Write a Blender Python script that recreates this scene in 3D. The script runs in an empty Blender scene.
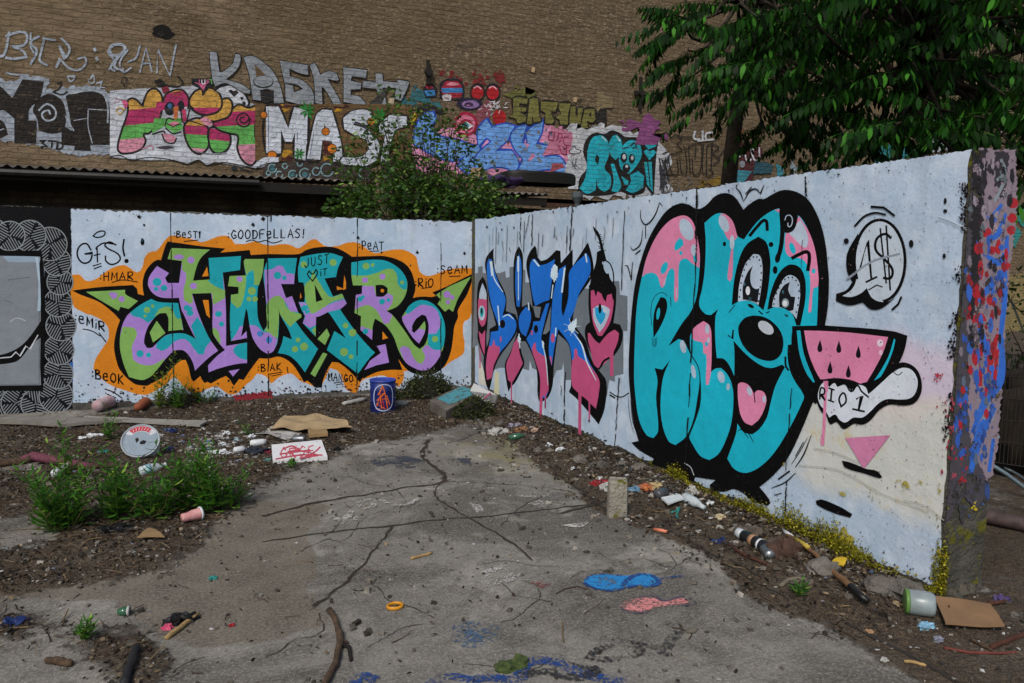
import bpy, math, random
import numpy as np
from mathutils import Vector, Matrix, noise as mnoise
from mathutils.geometry import tessellate_polygon
random.seed(7)
SC = bpy.context.scene
COL = SC.collection
R = math.radians

# ------------------------------------------------------------------ camera
F, CX, CY, H = 745.0, 512.0, 341.5, 1.6
U = Vector((2232-CX, -(284-CY), -F)).normalized()
V = Vector((187-CX, -(260-CY), -F)); V = (V - U*U.dot(V)).normalized()
Z = U.cross(V)
ROT = Matrix((U, V, Z))
cam_d = bpy.data.cameras.new('camera'); cam = bpy.data.objects.new('camera', cam_d); COL.objects.link(cam)
cam.matrix_world = Matrix.Translation((0, 0, H)) @ ROT.to_4x4()
cam_d.sensor_width = 36; cam_d.lens = F/1024*36; cam_d.clip_start = 0.05; cam_d.clip_end = 600
SC.camera = cam

def ray(px, py): return ROT @ Vector((px-CX, -(py-CY), -F))
def at_z(px, py, z=0.0):
    r = ray(px, py); t = (z-H)/r.z; return Vector((0, 0, H)) + r*t
def at_x(px, py, x):
    r = ray(px, py); t = x/r.x; return Vector((0, 0, H)) + r*t
def at_y(px, py, y):
    r = ray(px, py); t = y/r.y; return Vector((0, 0, H)) + r*t
def proj(p):
    c = ROT.transposed() @ (Vector(p)-Vector((0, 0, H)))
    return (CX + c.x/-c.z*F, CY - c.y/-c.z*F) if c.z < -0.01 else (1e5, 1e5)
XR, YB, YE, YK, YS = 3.3157, 8.9171, 2.361, 12.6, 10.4   # right wall, back wall, wall end, brick wall, shed front
WTOP = 2.13

# ------------------------------------------------------------------ materials
def lin(h):
    h = h.lstrip('#'); c = [int(h[i:i+2], 16)/255 for i in (0, 2, 4)]
    return tuple((x/12.92 if x <= .04045 else ((x+.055)/1.055)**2.4) for x in c) + (1,)
class NT:
    def __init__(s, name):
        s.m = bpy.data.materials.new(name); s.m.use_nodes = True
        s.t = s.m.node_tree; s.t.nodes.clear()
        s.out = s.n('ShaderNodeOutputMaterial')
    def n(s, ty, **kw):
        nd = s.t.nodes.new(ty)
        for k, v in kw.items():
            if k == 'i':
                for a, b in v.items():
                    if hasattr(b, 'is_linked') or hasattr(b, 'links'): s.t.links.new(b, nd.inputs[a])
                    else: nd.inputs[a].default_value = b
            else: setattr(nd, k, v)
        return nd
    def pos(s): return s.n('ShaderNodeNewGeometry').outputs['Position']
    def noise(s, vec, scale, detail=4, rough=.55, out='Fac', dist=0.0):
        return s.n('ShaderNodeTexNoise', i={'Vector': vec, 'Scale': scale, 'Detail': detail, 'Roughness': rough, 'Distortion': dist}).outputs[out]
    def ramp(s, fac, a, b, ca=(0, 0, 0, 1), cb=(1, 1, 1, 1)):
        r = s.n('ShaderNodeValToRGB', i={'Fac': fac}); e = r.color_ramp.elements
        e[0].position = a; e[1].position = b; e[0].color = ca; e[1].color = cb
        return r.outputs['Color']
    def mix(s, fac, a, b, mode='MIX'):
        m = s.n('ShaderNodeMix', data_type='RGBA', blend_type=mode)
        for k, v in ((0, fac), (6, a), (7, b)):
            if hasattr(v, 'links'): s.t.links.new(v, m.inputs[k])
            else: m.inputs[k].default_value = v
        return m.outputs[2]
    def math(s, op, a, b=0.0):
        m = s.n('ShaderNodeMath', operation=op)
        for k, v in ((0, a), (1, b)):
            if hasattr(v, 'links'): s.t.links.new(v, m.inputs[k])
            else: m.inputs[k].default_value = v
        return m.outputs[0]
    def bump(s, h, strength=.5, dist=.01, normal=None):
        i = {'Height': h, 'Strength': strength, 'Distance': dist}
        if normal is not None: i['Normal'] = normal
        return s.n('ShaderNodeBump', i=i).outputs['Normal']
    def bsdf(s, col, rough=.7, normal=None, **kw):
        i = {'Base Color': col, 'Roughness': rough}
        if normal is not None: i['Normal'] = normal
        i.update(kw)
        return s.n('ShaderNodeBsdfPrincipled', i=i).outputs[0]
    def done(s, sh):
        s.t.links.new(sh, s.out.inputs['Surface']); return s.m

def wall_bump(n, p):
    a = n.noise(p, 55, 5, .6); b = n.noise(p, 9, 3, .5)
    v = n.n('ShaderNodeTexVoronoi', i={'Vector': p, 'Scale': 38.0}).outputs['Distance']
    pit = n.ramp(v, .05, .16)
    h = n.math('ADD', n.math('MULTIPLY', a, .5), n.math('MULTIPLY', b, 1.2))
    h = n.math('ADD', h, n.math('MULTIPLY', pit, .25))
    return n.bump(h, .55, .008), pit
_paint = {}
def paint(hexc, wear=.25, rough=.62, bump=True):
    k = (hexc, wear, rough)
    if k in _paint: return _paint[k]
    n = NT('spray_paint_' + hexc.strip('#')); p = n.pos()
    c = lin(hexc)
    big = n.noise(p, 2.3, 5, .6); fine = n.noise(p, 90, 3, .6)
    col = n.mix(n.ramp(big, .3, .7), tuple(x*.74 for x in c[:3])+(1,), c)
    col = n.mix(n.math('MULTIPLY', n.ramp(fine, .3, .75), .35), col, tuple(min(1, x*1.18+.01) for x in c[:3])+(1,))
    col = n.mix(n.math('MULTIPLY', n.ramp(n.noise(p, 13, 6, .7), .42, .66), .4), col, tuple(x*.72 for x in c[:3])+(1,))
    nb, pit = wall_bump(n, p)
    if hexc in ('#bccbde', '#bbcbdf'):
        sx = n.n('ShaderNodeSeparateXYZ', i={0: p})
        cl = n.noise(p, 1.7, 7, .62, dist=.6); cl2 = n.noise(p, 6, 6, .65)
        vs = n.n('ShaderNodeCombineXYZ', i={0: n.math('MULTIPLY', sx.outputs[0], 5.0), 1: n.math('MULTIPLY', sx.outputs[1], 5.0), 2: n.math('MULTIPLY', sx.outputs[2], .8)}).outputs[0]
        st = n.noise(vs, 1.6, 6, .65)
        col = n.mix(n.math('MULTIPLY', n.ramp(cl, .42, .62), .75), col, lin('#9fb6cc')); col = n.mix(n.math('MULTIPLY', n.ramp(cl2, .5, .7), .45), col, lin('#d9e2ec'))
        col = n.mix(n.math('MULTIPLY', n.ramp(st, .54, .76), .4), col, lin('#8d969f'))
        col = n.mix(n.math('MULTIPLY', n.ramp(n.noise(p, 130, 3, .7), .64, .7), .7), col, lin('#4c4e52'))
        col = n.mix(n.math('MULTIPLY', n.ramp(n.noise(p, 48, 5, .72), .5, .68), .35), col, lin('#8a9cae'))
        if hexc == '#bbcbdf':      # newer cream and pinkish coats near the free end
            def step(v, a_, b_): return n.n('ShaderNodeMapRange', i={0: v, 1: a_, 2: b_, 3: 0.0, 4: 1.0}).outputs[0]
            wob = n.math('MULTIPLY', n.math('SUBTRACT', n.noise(p, 2.4, 6, .6), .5), .55)
            yy = n.math('ADD', sx.outputs[1], wob); zz = n.math('ADD', sx.outputs[2], n.math('MULTIPLY', wob, .8))
            f1 = n.math('MULTIPLY', step(yy, 3.45, 3.25), n.math('MULTIPLY', step(zz, .98, .90), step(zz, .26, .40)))
            f2 = n.math('MULTIPLY', step(yy, 3.2, 3.0), n.math('MULTIPLY', step(zz, 1.28, 1.15), step(zz, .82, .92)))
            col = n.mix(n.math('MULTIPLY', f2, .8), col, lin('#cbb9cc')); col = n.mix(n.math('MULTIPLY', f1, .6), col, lin('#cfc9b4'))
            col = n.mix(n.math('MULTIPLY', n.math('MULTIPLY', f1, n.ramp(n.noise(p, 5, 6, .7), .58, .66)), .6), col, lin('#c0ad72'))
    if wear > 0:
        ch = n.noise(p, 21, 8, .68)
        col = n.mix(n.ramp(ch, .74-wear*.16, .77-wear*.15), col, lin('#a9adb2') if sum(c[:3]) < .5 else lin('#5b5a58'))
    po = n.math('MULTIPLY', n.math('SUBTRACT', 1.0, pit), n.ramp(n.noise(p, 7, 4), .45, .6))
    col = n.mix(n.math('MULTIPLY', po, .55), col, lin('#2b2a2b') if sum(c[:3]) > .1 else lin('#5a5a5c'))
    return _paint.setdefault(k, n.done(n.bsdf(col, rough + .12, nb, **{'Specular IOR Level': .3 if sum(c[:3]) > .1 else .08})))

def brick_bump(n, p):
    s = n.n('ShaderNodeSeparateXYZ', i={0: p})
    wob = n.math('MULTIPLY', n.noise(p, 3.5, 5, .7), .10)
    v = n.n('ShaderNodeCombineXYZ', i={0: s.outputs[0], 1: n.math('ADD', s.outputs[2], wob), 2: 0.0}).outputs[0]
    b = n.n('ShaderNodeTexBrick', i={'Vector': v, 'Scale': 1.0, 'Mortar Size': .012, 'Mortar Smooth': .35, 'Bias': -.2, 'Brick Width': .25, 'Row Height': .078,
        'Color1': lin('#a08b74'), 'Color2': lin('#6c5c4b'), 'Mortar': lin('#655b4f')})
    return b
def m_brickwall():
    n = NT('old_masonry'); p = n.pos(); b = brick_bump(n, p)
    s = n.n('ShaderNodeSeparateXYZ', i={0: p})
    st = n.n('ShaderNodeCombineXYZ', i={0: s.outputs[0], 1: s.outputs[1], 2: n.math('MULTIPLY', s.outputs[2], 1.9)}).outputs[0]
    lay = n.noise(st, 3.2, 9, .72); lump = n.noise(st, 5.5, 10, .78); peel = n.noise(st, .9, 7, .62, dist=.5); chip = n.noise(st, 15, 8, .78, dist=.3)
    col = n.mix(n.ramp(lay, .32, .68), lin('#73624d'), lin('#b8a386'))
    col = n.mix(.45, col, b.outputs['Color'])
    rend = n.mix(n.ramp(lump, .36, .64), lin('#766551'), lin('#c2ad90'))
    rend = n.mix(n.math('MULTIPLY', n.ramp(chip, .54, .62), .85), rend, lin('#d6c8b2'))
    rend = n.mix(n.math('MULTIPLY', n.ramp(chip, .46, .39), .8), rend, lin('#483c30'))
    xr = n.n('ShaderNodeMapRange', i={0: s.outputs[0], 1: -2.5, 2: 2.5, 3: -.12, 4: .2}).outputs[0]
    pm = n.ramp(n.math('ADD', peel, xr), .46, .56)
    rend = n.mix(.12, rend, b.outputs['Color'])
    col = n.mix(n.math('MULTIPLY', pm, .85), col, rend)
    col = n.mix(n.math('MULTIPLY', n.ramp(n.noise(st, 30, 6, .78), .54, .66), .55), col, lin('#3c3228'))
    col = n.mix(n.math('MULTIPLY', n.ramp(n.noise(p, .6, 5), .4, .65), .4), col, lin('#857456'))
    col = n.mix(n.math('MULTIPLY', n.ramp(n.noise(st, .7, 8, .7, dist=.6), .48, .64), .35), col, lin('#6a583f'))
    hh = n.math('ADD', lay, n.math('MULTIPLY', lump, 1.0)); hh = n.math('ADD', hh, n.math('MULTIPLY', chip, .5))
    hh = n.math('ADD', hh, n.math('MULTIPLY', b.outputs['Fac'], -.3)); hh = n.math('ADD', hh, n.math('MULTIPLY', pm, .3))
    return n.done(n.bsdf(col, .95, n.bump(hh, 1.0, .085), **{'Specular IOR Level': .1}))
def brick_paint(hexc, cover=.62):
    k = ('brick', hexc, cover)
    if k in _paint: return _paint[k]
    n = NT('paint_on_brick_' + hexc.strip('#')); p = n.pos(); b = brick_bump(n, p)
    c = lin(hexc); s = n.n('ShaderNodeSeparateXYZ', i={0: p})
    st = n.n('ShaderNodeCombineXYZ', i={0: s.outputs[0], 1: s.outputs[1], 2: n.math('MULTIPLY', s.outputs[2], 3.0)}).outputs[0]
    w = n.noise(st, 7, 8, .72); lump = n.noise(p, 9, 6, .65)
    col = n.mix(n.ramp(n.noise(p, 4, 4), .3, .7), tuple(x*.68+.008 for x in c[:3])+(1,), tuple(x*.98+.01 for x in c[:3])+(1,))
    col = n.mix(n.math('MULTIPLY', n.math('MULTIPLY', b.outputs['Fac'], n.ramp(lump, .3, .6)), .24), col, lin('#4a4038'))
    col = n.mix(n.ramp(w, cover-.02, cover+.05), col, lin('#5f5140'))
    col = n.mix(n.math('MULTIPLY', n.ramp(n.noise(p, 17, 7, .75), .57, .68), .4), col, lin('#3a3229'))
    hh = n.math('ADD', n.math('MULTIPLY', b.outputs['Fac'], -.5), n.math('MULTIPLY', lump, 1.0))
    return _paint.setdefault(k, n.done(n.bsdf(col, .8, n.bump(hh, .8, .05), **{'Specular IOR Level': .2})))

def simple(name, hexc, rough=.6, var=.25, scale=8, bump=.2, metal=0.0, spec=.4, hex2=None, bscale=None, bdist=.01):
    n = NT(name); p = n.n('ShaderNodeTexCoord').outputs['Object']; c = lin(hexc)
    c2 = lin(hex2) if hex2 else tuple(x*(1-var) for x in c[:3])+(1,)
    a = n.noise(p, scale, 6, .65)
    col = n.mix(n.ramp(a, .35, .68), c2, c)
    nb = n.bump(n.noise(p, bscale or scale*3, 5, .6), bump, bdist) if bump else None
    return n.done(n.bsdf(col, rough, nb, Metallic=metal, **{'Specular IOR Level': spec}))
def leafmat(name, h1, h2, h3=None, trans=.25, spec=.3):
    n = NT(name); g = n.n('ShaderNodeNewGeometry')
    rp = n.n('ShaderNodeValToRGB', i={'Fac': g.outputs['Random Per Island']}); e = rp.color_ramp.elements
    e[0].color = lin(h1); e[1].color = lin(h2); e[0].position = .1; e[1].position = .85
    if h3: q = e.new(.97); q.color = lin(h3)
    col = rp.outputs[0]
    col = n.mix(n.math('MULTIPLY', n.noise(g.outputs['Position'], 30, 2), .35), col, lin('#0b1406'))
    b = n.bsdf(col, .55, **{'Specular IOR Level': spec})
    t = n.n('ShaderNodeBsdfTranslucent', i={'Color': n.mix(.5, col, lin('#7aa030'))}).outputs[0]
    return n.done(n.n('ShaderNodeMixShader', i={0: trans, 1: b, 2: t}).outputs[0])

def m_decal(name, hexc, dens=.55, scale=40, hex2=None):
    n = NT(name); p = n.pos(); c = lin(hexc)
    f = n.noise(p, scale, 6, .7); g = n.noise(p, 6, 5, .6)
    k = n.ramp(n.math('ADD', n.math('MULTIPLY', f, .6), n.math('MULTIPLY', g, .4)), dens, dens+.07)
    b = n.bsdf(n.mix(n.noise(p, 20, 4), c, lin(hex2) if hex2 else tuple(x*.6 for x in c[:3])+(1,)), .85)
    t = n.n('ShaderNodeBsdfTransparent').outputs[0]
    return n.done(n.n('ShaderNodeMixShader', i={0: k, 1: b, 2: t}).outputs[0])
# ------------------------------------------------------------------ mesh builder
class MB:
    def __init__(s): s.v = []; s.f = []; s.mi = []; s.cur = 0; s.smooth = []; s.sm = False
    def face(s, idx): s.f.append(tuple(idx)); s.mi.append(s.cur); s.smooth.append(s.sm)
    def add(s, verts, faces):
        o = len(s.v); s.v += [tuple(v) for v in verts]
        for f in faces: s.face([o+i for i in f])
    def box(s, c, d, rz=0.0, rx=0.0, ry=0.0, jit=0.0):
        m = Matrix.Rotation(rz, 3, 'Z') @ Matrix.Rotation(ry, 3, 'Y') @ Matrix.Rotation(rx, 3, 'X')
        vs = []
        for x in (-.5, .5):
            for y in (-.5, .5):
                for z in (-.5, .5):
                    q = Vector((x*d[0]+random.uniform(-jit, jit), y*d[1]+random.uniform(-jit, jit), z*d[2]+random.uniform(-jit, jit)))
                    vs.append(Vector(c) + m @ q)
        s.add(vs, [(0, 1, 3, 2), (4, 6, 7, 5), (0, 4, 5, 1), (2, 3, 7, 6), (0, 2, 6, 4), (1, 5, 7, 3)])
    def tube(s, path, rad, n=8, cap=True, squash=1.0):
        path = [Vector(p) for p in path]
        if not hasattr(rad, '__len__'): rad = [rad]*len(path)
        o = len(s.v); up = Vector((0, 0, 1)); prev = None
        for i, p in enumerate(path):
            t = (path[min(i+1, len(path)-1)] - path[max(i-1, 0)]).normalized()
            if prev is None:
                a = t.cross(up if abs(t.z) < .9 else Vector((1, 0, 0))).normalized()
            else: a = (prev - t*prev.dot(t)).normalized()
            prev = a; b = t.cross(a)
            for k in range(n):
                an = 2*math.pi*k/n
                s.v.append(tuple(p + (a*math.cos(an) + b*math.sin(an)*squash)*rad[i]))
        for i in range(len(path)-1):
            for k in range(n):
                k2 = (k+1) % n
                s.face((o+i*n+k, o+i*n+k2, o+(i+1)*n+k2, o+(i+1)*n+k))
        if cap:
            s.face([o+k for k in range(n)][::-1]); s.face([o+(len(path)-1)*n+k for k in range(n)])
    def lathe(s, c, axis, prof, n=16, squash=None):
        """prof: list of (distance along axis, radius)"""
        c = Vector(c); ax = Vector(axis).normalized()
        a = ax.cross(Vector((0, 0, 1)) if abs(ax.z) < .9 else Vector((1, 0, 0))).normalized(); b = ax.cross(a)
        o = len(s.v)
        for (d, r) in prof:
            for k in range(n):
                an = 2*math.pi*k/n
                s.v.append(tuple(c + ax*d + (a*math.cos(an) + b*math.sin(an))*r))
        for i in range(len(prof)-1):
            for k in range(n):
                k2 = (k+1) % n
                s.face((o+i*n+k, o+i*n+k2, o+(i+1)*n+k2, o+(i+1)*n+k))
        s.face([o+k for k in range(n)][::-1]); s.face([o+(len(prof)-1)*n+k for k in range(n)])
    def blob(s, c, r, seed=0, amp=.25, nu=10, nv=7, freq=1.6):
        c = Vector(c); o = len(s.v)
        if not hasattr(r, '__len__'): r = (r, r, r)
        for j in range(nv+1):
            th = math.pi*j/nv
            for i in range(nu):
                ph = 2*math.pi*i/nu
                d = Vector((math.sin(th)*math.cos(ph), math.sin(th)*math.sin(ph), math.cos(th)))
                k = 1 + amp*mnoise.noise(d*freq + Vector((seed*7.3, seed*3.1, seed)))*1.6
                s.v.append((c.x+d.x*r[0]*k, c.y+d.y*r[1]*k, c.z+d.z*r[2]*k))
        for j in range(nv):
            for i in range(nu):
                i2 = (i+1) % nu
                s.face((o+j*nu+i, o+(j+1)*nu+i, o+(j+1)*nu+i2, o+j*nu+i2))
    def sheet(s, fn, nu, nv, th=0.0):
        o = len(s.v)
        for j in range(nv+1):
            for i in range(nu+1): s.v.append(tuple(fn(i/nu, j/nv)))
        for j in range(nv):
            for i in range(nu):
                a = o+j*(nu+1)+i; s.face((a, a+1, a+nu+2, a+nu+1))
    def prism(s, pts, up):
        """pts: closed list of Vectors, extruded by vector up"""
        up = Vector(up); pts = [Vector(p) for p in pts]; n = len(pts); o = len(s.v)
        s.v += [tuple(p) for p in pts] + [tuple(p+up) for p in pts]
        for t in tessellate_polygon([pts]):
            s.face([o+i for i in t]); s.face([o+n+i for i in reversed(t)])
        for i in range(n):
            j = (i+1) % n; s.face((o+i, o+j, o+n+j, o+n+i))
    def build(s, name, mats, parent=None, label=None, cat=None, group=None, kind=None, base=None):
        me = bpy.data.meshes.new(name)
        if not isinstance(mats, (list, tuple)): mats = [mats]
        if parent is not None:
            off = Vector(parent.location); q_ = parent.parent
            while q_ is not None: off += q_.location; q_ = q_.parent
        elif base is not None: off = Vector(base)
        else:
            a = np.array(s.v); off = Vector(((a[:, 0].min()+a[:, 0].max())/2, (a[:, 1].min()+a[:, 1].max())/2, a[:, 2].min()))
        me.from_pydata([(x-off.x, y-off.y, z-off.z) for x, y, z in s.v], [], s.f)
        for m in mats: me.materials.append(m)
        me.polygons.foreach_set('material_index', s.mi)
        me.polygons.foreach_set('use_smooth', s.smooth)
        me.update()
        o = bpy.data.objects.new(name, me); COL.objects.link(o)
        if parent is not None: o.parent = parent
        else: o.location = off
        tag(o, label, cat, group, kind)
        return o
def tag(o, label=None, cat=None, group=None, kind=None):
    if label: o['label'] = label
    if cat: o['category'] = cat
    if group: o['group'] = group
    if kind: o['kind'] = kind
    return o
def thing(name, label, cat, loc, group=None):
    o = bpy.data.objects.new(name, None); COL.objects.link(o); o.location = loc
    o.empty_display_size = .1
    return tag(o, label, cat, group)

# ------------------------------------------------------------------ drawing paint on planes
def is_corner(a, b, c, lim=52):
    u = (b-a); w = (c-b)
    if u.length < 1e-6 or w.length < 1e-6: return True
    return math.degrees(u.angle(w)) > lim
def smooth_path(pts, closed=True, steps=4, lim=52):
    P = [Vector((p[0], p[1])) for p in pts]; n = len(P); out = []
    def g(i): return P[i % n] if closed else P[max(0, min(n-1, i))]
    cor = [(False if closed or 0 < i < n-1 else True) or is_corner(g(i-1), g(i), g(i+1), lim) for i in range(n)]
    for i in range(n if closed else n-1):
        p0, p1 = g(i), g(i+1); L = (p1-p0).length
        def tan(k, other):
            if cor[k % n]: return (p1-p0)
            t = g(k+1)-g(k-1)
            return t.normalized()*L if t.length > 1e-6 else (p1-p0)
        m0, m1 = tan(i, 1), tan(i+1, 0)
        st = 1 if cor[i % n] and cor[(i+1) % n] else steps
        for k in range(st):
            t = k/st; t2 = t*t; t3 = t2*t
            out.append(p0*(2*t3-3*t2+1) + m0*(t3-2*t2+t) + p1*(-2*t3+3*t2) + m1*(t3-t2))
    if not closed: out.append(P[-1].copy())
    return out
def clip_half(pts, f):
    out = []
    for i in range(len(pts)):
        a, b = pts[i], pts[(i+1) % len(pts)]; fa, fb = f(a), f(b)
        if fa >= 0: out.append(a)
        if (fa >= 0) != (fb >= 0): out.append(a + (b-a)*(fa/(fa-fb)))
    return out
class Mural:
    """paint laid on one plane; to3d(px, py, off) gives the point 'off' metres proud of it"""
    def __init__(s, to3d, matfn, start=.0006, step=.000004):
        s.to3d = to3d; s.mat = matfn; s.mats = []; s.keys = {}; s.b = MB(); s.z = start; s.step = step; s.t = (0, 0, 1)
    def T(s, ox=0, oy=0, k=1.0): s.t = (ox, oy, 1.0/k)
    def tx(s, p): return Vector((s.t[0]+p[0]*s.t[2], s.t[1]+p[1]*s.t[2]))
    def setc(s, c):
        if c not in s.keys: s.keys[c] = len(s.mats); s.mats.append(s.mat(c))
        s.b.cur = s.keys[c]
    def raw(s, c, pts):
        if len(pts) < 3: return
        s.setc(c); s.z += s.step
        cl = [pts[0]]
        for p in pts[1:]:
            if (p-cl[-1]).length > .02: cl.append(p)
        if (cl[0]-cl[-1]).length < .02: cl.pop()
        if len(cl) < 3: return
        tr = tessellate_polygon([[Vector((p.x, p.y, 0)) for p in cl]])
        vs = [s.to3d(p.x, p.y, s.z) for p in cl]
        o = len(s.b.v); s.b.v += [tuple(v) for v in vs]
        for t in tr: s.b.face([o+i for i in t])
    def P(s, c, pts, sm=True, lim=52, rough=0.0):
        q = [s.tx(p) for p in pts]
        q = smooth_path(q, True, 4, lim) if sm else q
        if rough:
            d = []
            for i in range(len(q)):
                a, b = q[i], q[(i+1) % len(q)]; k = max(1, int((b-a).length/(rough*1.2)))
                for j in range(k):
                    p = a.lerp(b, j/k); d.append(p + Vector((random.uniform(-rough, rough), random.uniform(-rough, rough))))
            q = d
        s.raw(c, q)
    def bands(s, pts, bands):
        """bands: [(y_top, y_bottom, slope, colour)] in current transform"""
        q = smooth_path([s.tx(p) for p in pts], True, 4)
        for (ya, yb, sl, c) in bands:
            k = s.t[2]; ya2 = s.t[1]+ya*k; yb2 = s.t[1]+yb*k
            w = clip_half(q, lambda p: p.y-(ya2+sl*(p.x-s.t[0])))
            w = clip_half(w, lambda p: (yb2+sl*(p.x-s.t[0]))-p.y) if len(w) > 2 else w
            s.raw(c, w)
    def E(s, c, x, y, rx, ry=None, rot=0, n=18):
        ry = rx if ry is None else ry; a = R(rot); q = []
        for i in range(n):
            t = 2*math.pi*i/n; u, v = rx*math.cos(t), ry*math.sin(t)
            q.append(s.tx((x+u*math.cos(a)-v*math.sin(a), y+u*math.sin(a)+v*math.cos(a))))
        s.raw(c, q)
    def S(s, c, pts, w=1.5, sm=True, taper=False, closed=False, lim=105):
        """a stroke; w in the units of the current transform"""
        q = [s.tx(p) for p in pts]
        if closed: q = smooth_path(q, True, 4, lim); q.append(q[0].copy())
        elif sm and len(q) > 2: q = smooth_path(q, False, 4, lim)
        w *= s.t[2]; s.setc(c); s.z += s.step; n = len(q)
        L = []; Rr = []
        for i, p in enumerate(q):
            a = q[max(i-1, 0)]; b = q[min(i+1, n-1)]
            if closed and i in (0, n-1): a, b = q[n-2], q[1]
            t = b-a
            if t.length < 1e-6: t = Vector((1, 0))
            t.normalize(); nn = Vector((-t.y, t.x)); hw = w/2
            if taper: hw *= .35 + .65*math.sin(math.pi*min(1, max(0, (i+.3)/(n-.4))))
            if 0 < i < n-1:
                d1 = (p-q[i-1]); d2 = (q[i+1]-p)
                if d1.length > 1e-6 and d2.length > 1e-6:
                    ca = max(.5, math.cos(d1.angle(d2)/2)); hw /= ca
            ex = Vector((0, 0))
            if not closed and i == 0: ex = -t*w*.3
            if not closed and i == n-1: ex = t*w*.3
            L.append(p+nn*hw+ex); Rr.append(p-nn*hw+ex)
        o = len(s.b.v)
        for i in range(n):
            zz = s.z + i*1e-6
            s.b.v.append(tuple(s.to3d(L[i].x, L[i].y, zz))); s.b.v.append(tuple(s.to3d(Rr[i].x, Rr[i].y, zz)))
        s.z += n*1e-6
        for i in range(n-1): s.b.face((o+2*i, o+2*i+1, o+2*i+3, o+2*i+2))
    def fuzz(s, c, pts, n, spread=1.6):
        q = smooth_path([s.tx(p) for p in pts], True, 3); z0 = s.z
        for _ in range(n):
            s.z = z0
            p = random.choice(q) + Vector((random.gauss(0, spread), random.gauss(0, spread))); r = random.uniform(.12, .34)
            s.raw(c, [p+Vector((r, 0)), p+Vector((0, r)), p+Vector((-r, 0)), p+Vector((0, -r))])
    def text(s, c, txt, x, y, h, adv, w=1.2, slope=0.0, slant=0.0, jit=.06):
        """hand lettering, (x, y) the lower left corner, slope = dy per px along the line"""
        cx = x
        for ch in txt:
            if ch == ' ': cx += adv; continue
            for st in FONT.get(ch, []):
                pts = []
                for (u, v) in st:
                    u += random.uniform(-jit, jit)*.6; v += random.uniform(-jit, jit)*.6
                    px = cx + u*adv*.78 + v*h*slant
                    pts.append((px, y + slope*(px-x) - v*h))
                s.S(c, pts, w, sm=len(pts) > 2, lim=82)
            cx += adv*(.45 if ch in 'I!:1i' else 1.0)
    def build(s, name, parent, label=None):
        return s.b.build(name, s.mats, parent, label)
FONT = {
 'A': [[(0, 0), (.45, 1), (.9, 0)], [(.15, .38), (.8, .38)]], 'B': [[(.05, 0), (.05, 1), (.6, .95), (.7, .75), (.1, .52), (.8, .4), (.8, .1), (.05, 0)]],
 'C': [[(.8, .85), (.4, 1), (.05, .5), (.4, 0), (.8, .12)]], 'D': [[(.05, 0), (.1, 1), (.7, .85), (.85, .4), (.5, .02), (.05, 0)]],
 'E': [[(.8, 1), (.05, .95), (.05, 0), (.8, .02)], [(.05, .5), (.65, .5)]], 'F': [[(.85, 1), (.05, .95), (.05, 0)], [(.05, .5), (.65, .52)]],
 'G': [[(.8, .85), (.4, 1), (.05, .5), (.4, 0), (.85, .15), (.8, .45), (.5, .45)]], 'H': [[(.05, 0), (.05, 1)], [(.75, 0), (.8, 1)], [(.05, .5), (.78, .5)]],
 'I': [[(.15, 0), (.15, 1)]], 'K': [[(.05, 0), (.05, 1)], [(.75, 1), (.08, .45), (.85, 0)]], 'L': [[(.05, 1), (.05, 0), (.75, .02)]],
 'M': [[(0, 0), (.1, 1), (.45, .3), (.8, 1), (.9, 0)]], 'N': [[(.05, 0), (.05, 1), (.75, 0), (.8, 1)]],
 'O': [[(.4, 1), (.05, .7), (.1, .15), (.5, 0), (.85, .35), (.75, .85), (.4, 1)]], 'P': [[(.1, 0), (.05, 1), (.7, .95), (.75, .55), (.1, .45)]],
 'R': [[(.05, 0), (.05, 1), (.7, .95), (.75, .6), (.1, .48), (.85, 0)]], 'S': [[(.8, .88), (.4, 1), (.1, .75), (.75, .35), (.5, 0), (.05, .1)]],
 'T': [[(0, .97), (.9, 1)], [(.45, 1), (.42, 0)]], 'U': [[(.05, 1), (.1, .15), (.45, 0), (.75, .2), (.8, 1)]], 'Y': [[(.05, 1), (.4, .5)], [(.85, 1), (.35, 0)]],
 '!': [[(.25, 1), (.18, .3)], [(.15, .08), (.16, 0)]], ':': [[(.1, .7), (.12, .62)], [(.1, .25), (.12, .17)]], '1': [[(0, .7), (.22, 1), (.2, 0)]],
 'e': [[(.1, .4), (.75, .5), (.6, .8), (.2, .75), (.05, .35), (.3, 0), (.8, .1)]], 'i': [[(.15, 0), (.15, .65)], [(.16, .9), (.17, .97)]],
 'J': [[(.7, 1), (.65, .2), (.3, 0), (.05, .3)]], 'V': [[(0, 1), (.4, 0), (.85, 1)]], 'X': [[(0, 0), (.8, 1)], [(0, 1), (.8, 0)]],
}
def on_back(px, py, off): return at_y(px, py, YB) + Vector((0, -off, 0))
def on_right(px, py, off): return at_x(px, py, XR) + Vector((-off, 0, 0))
def on_end(px, py, off): return at_y(px, py, YE) + Vector((0, -off, 0))
def on_brick(px, py, off): return at_y(px, py, YK) + Vector((0, -off*8, 0))
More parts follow.
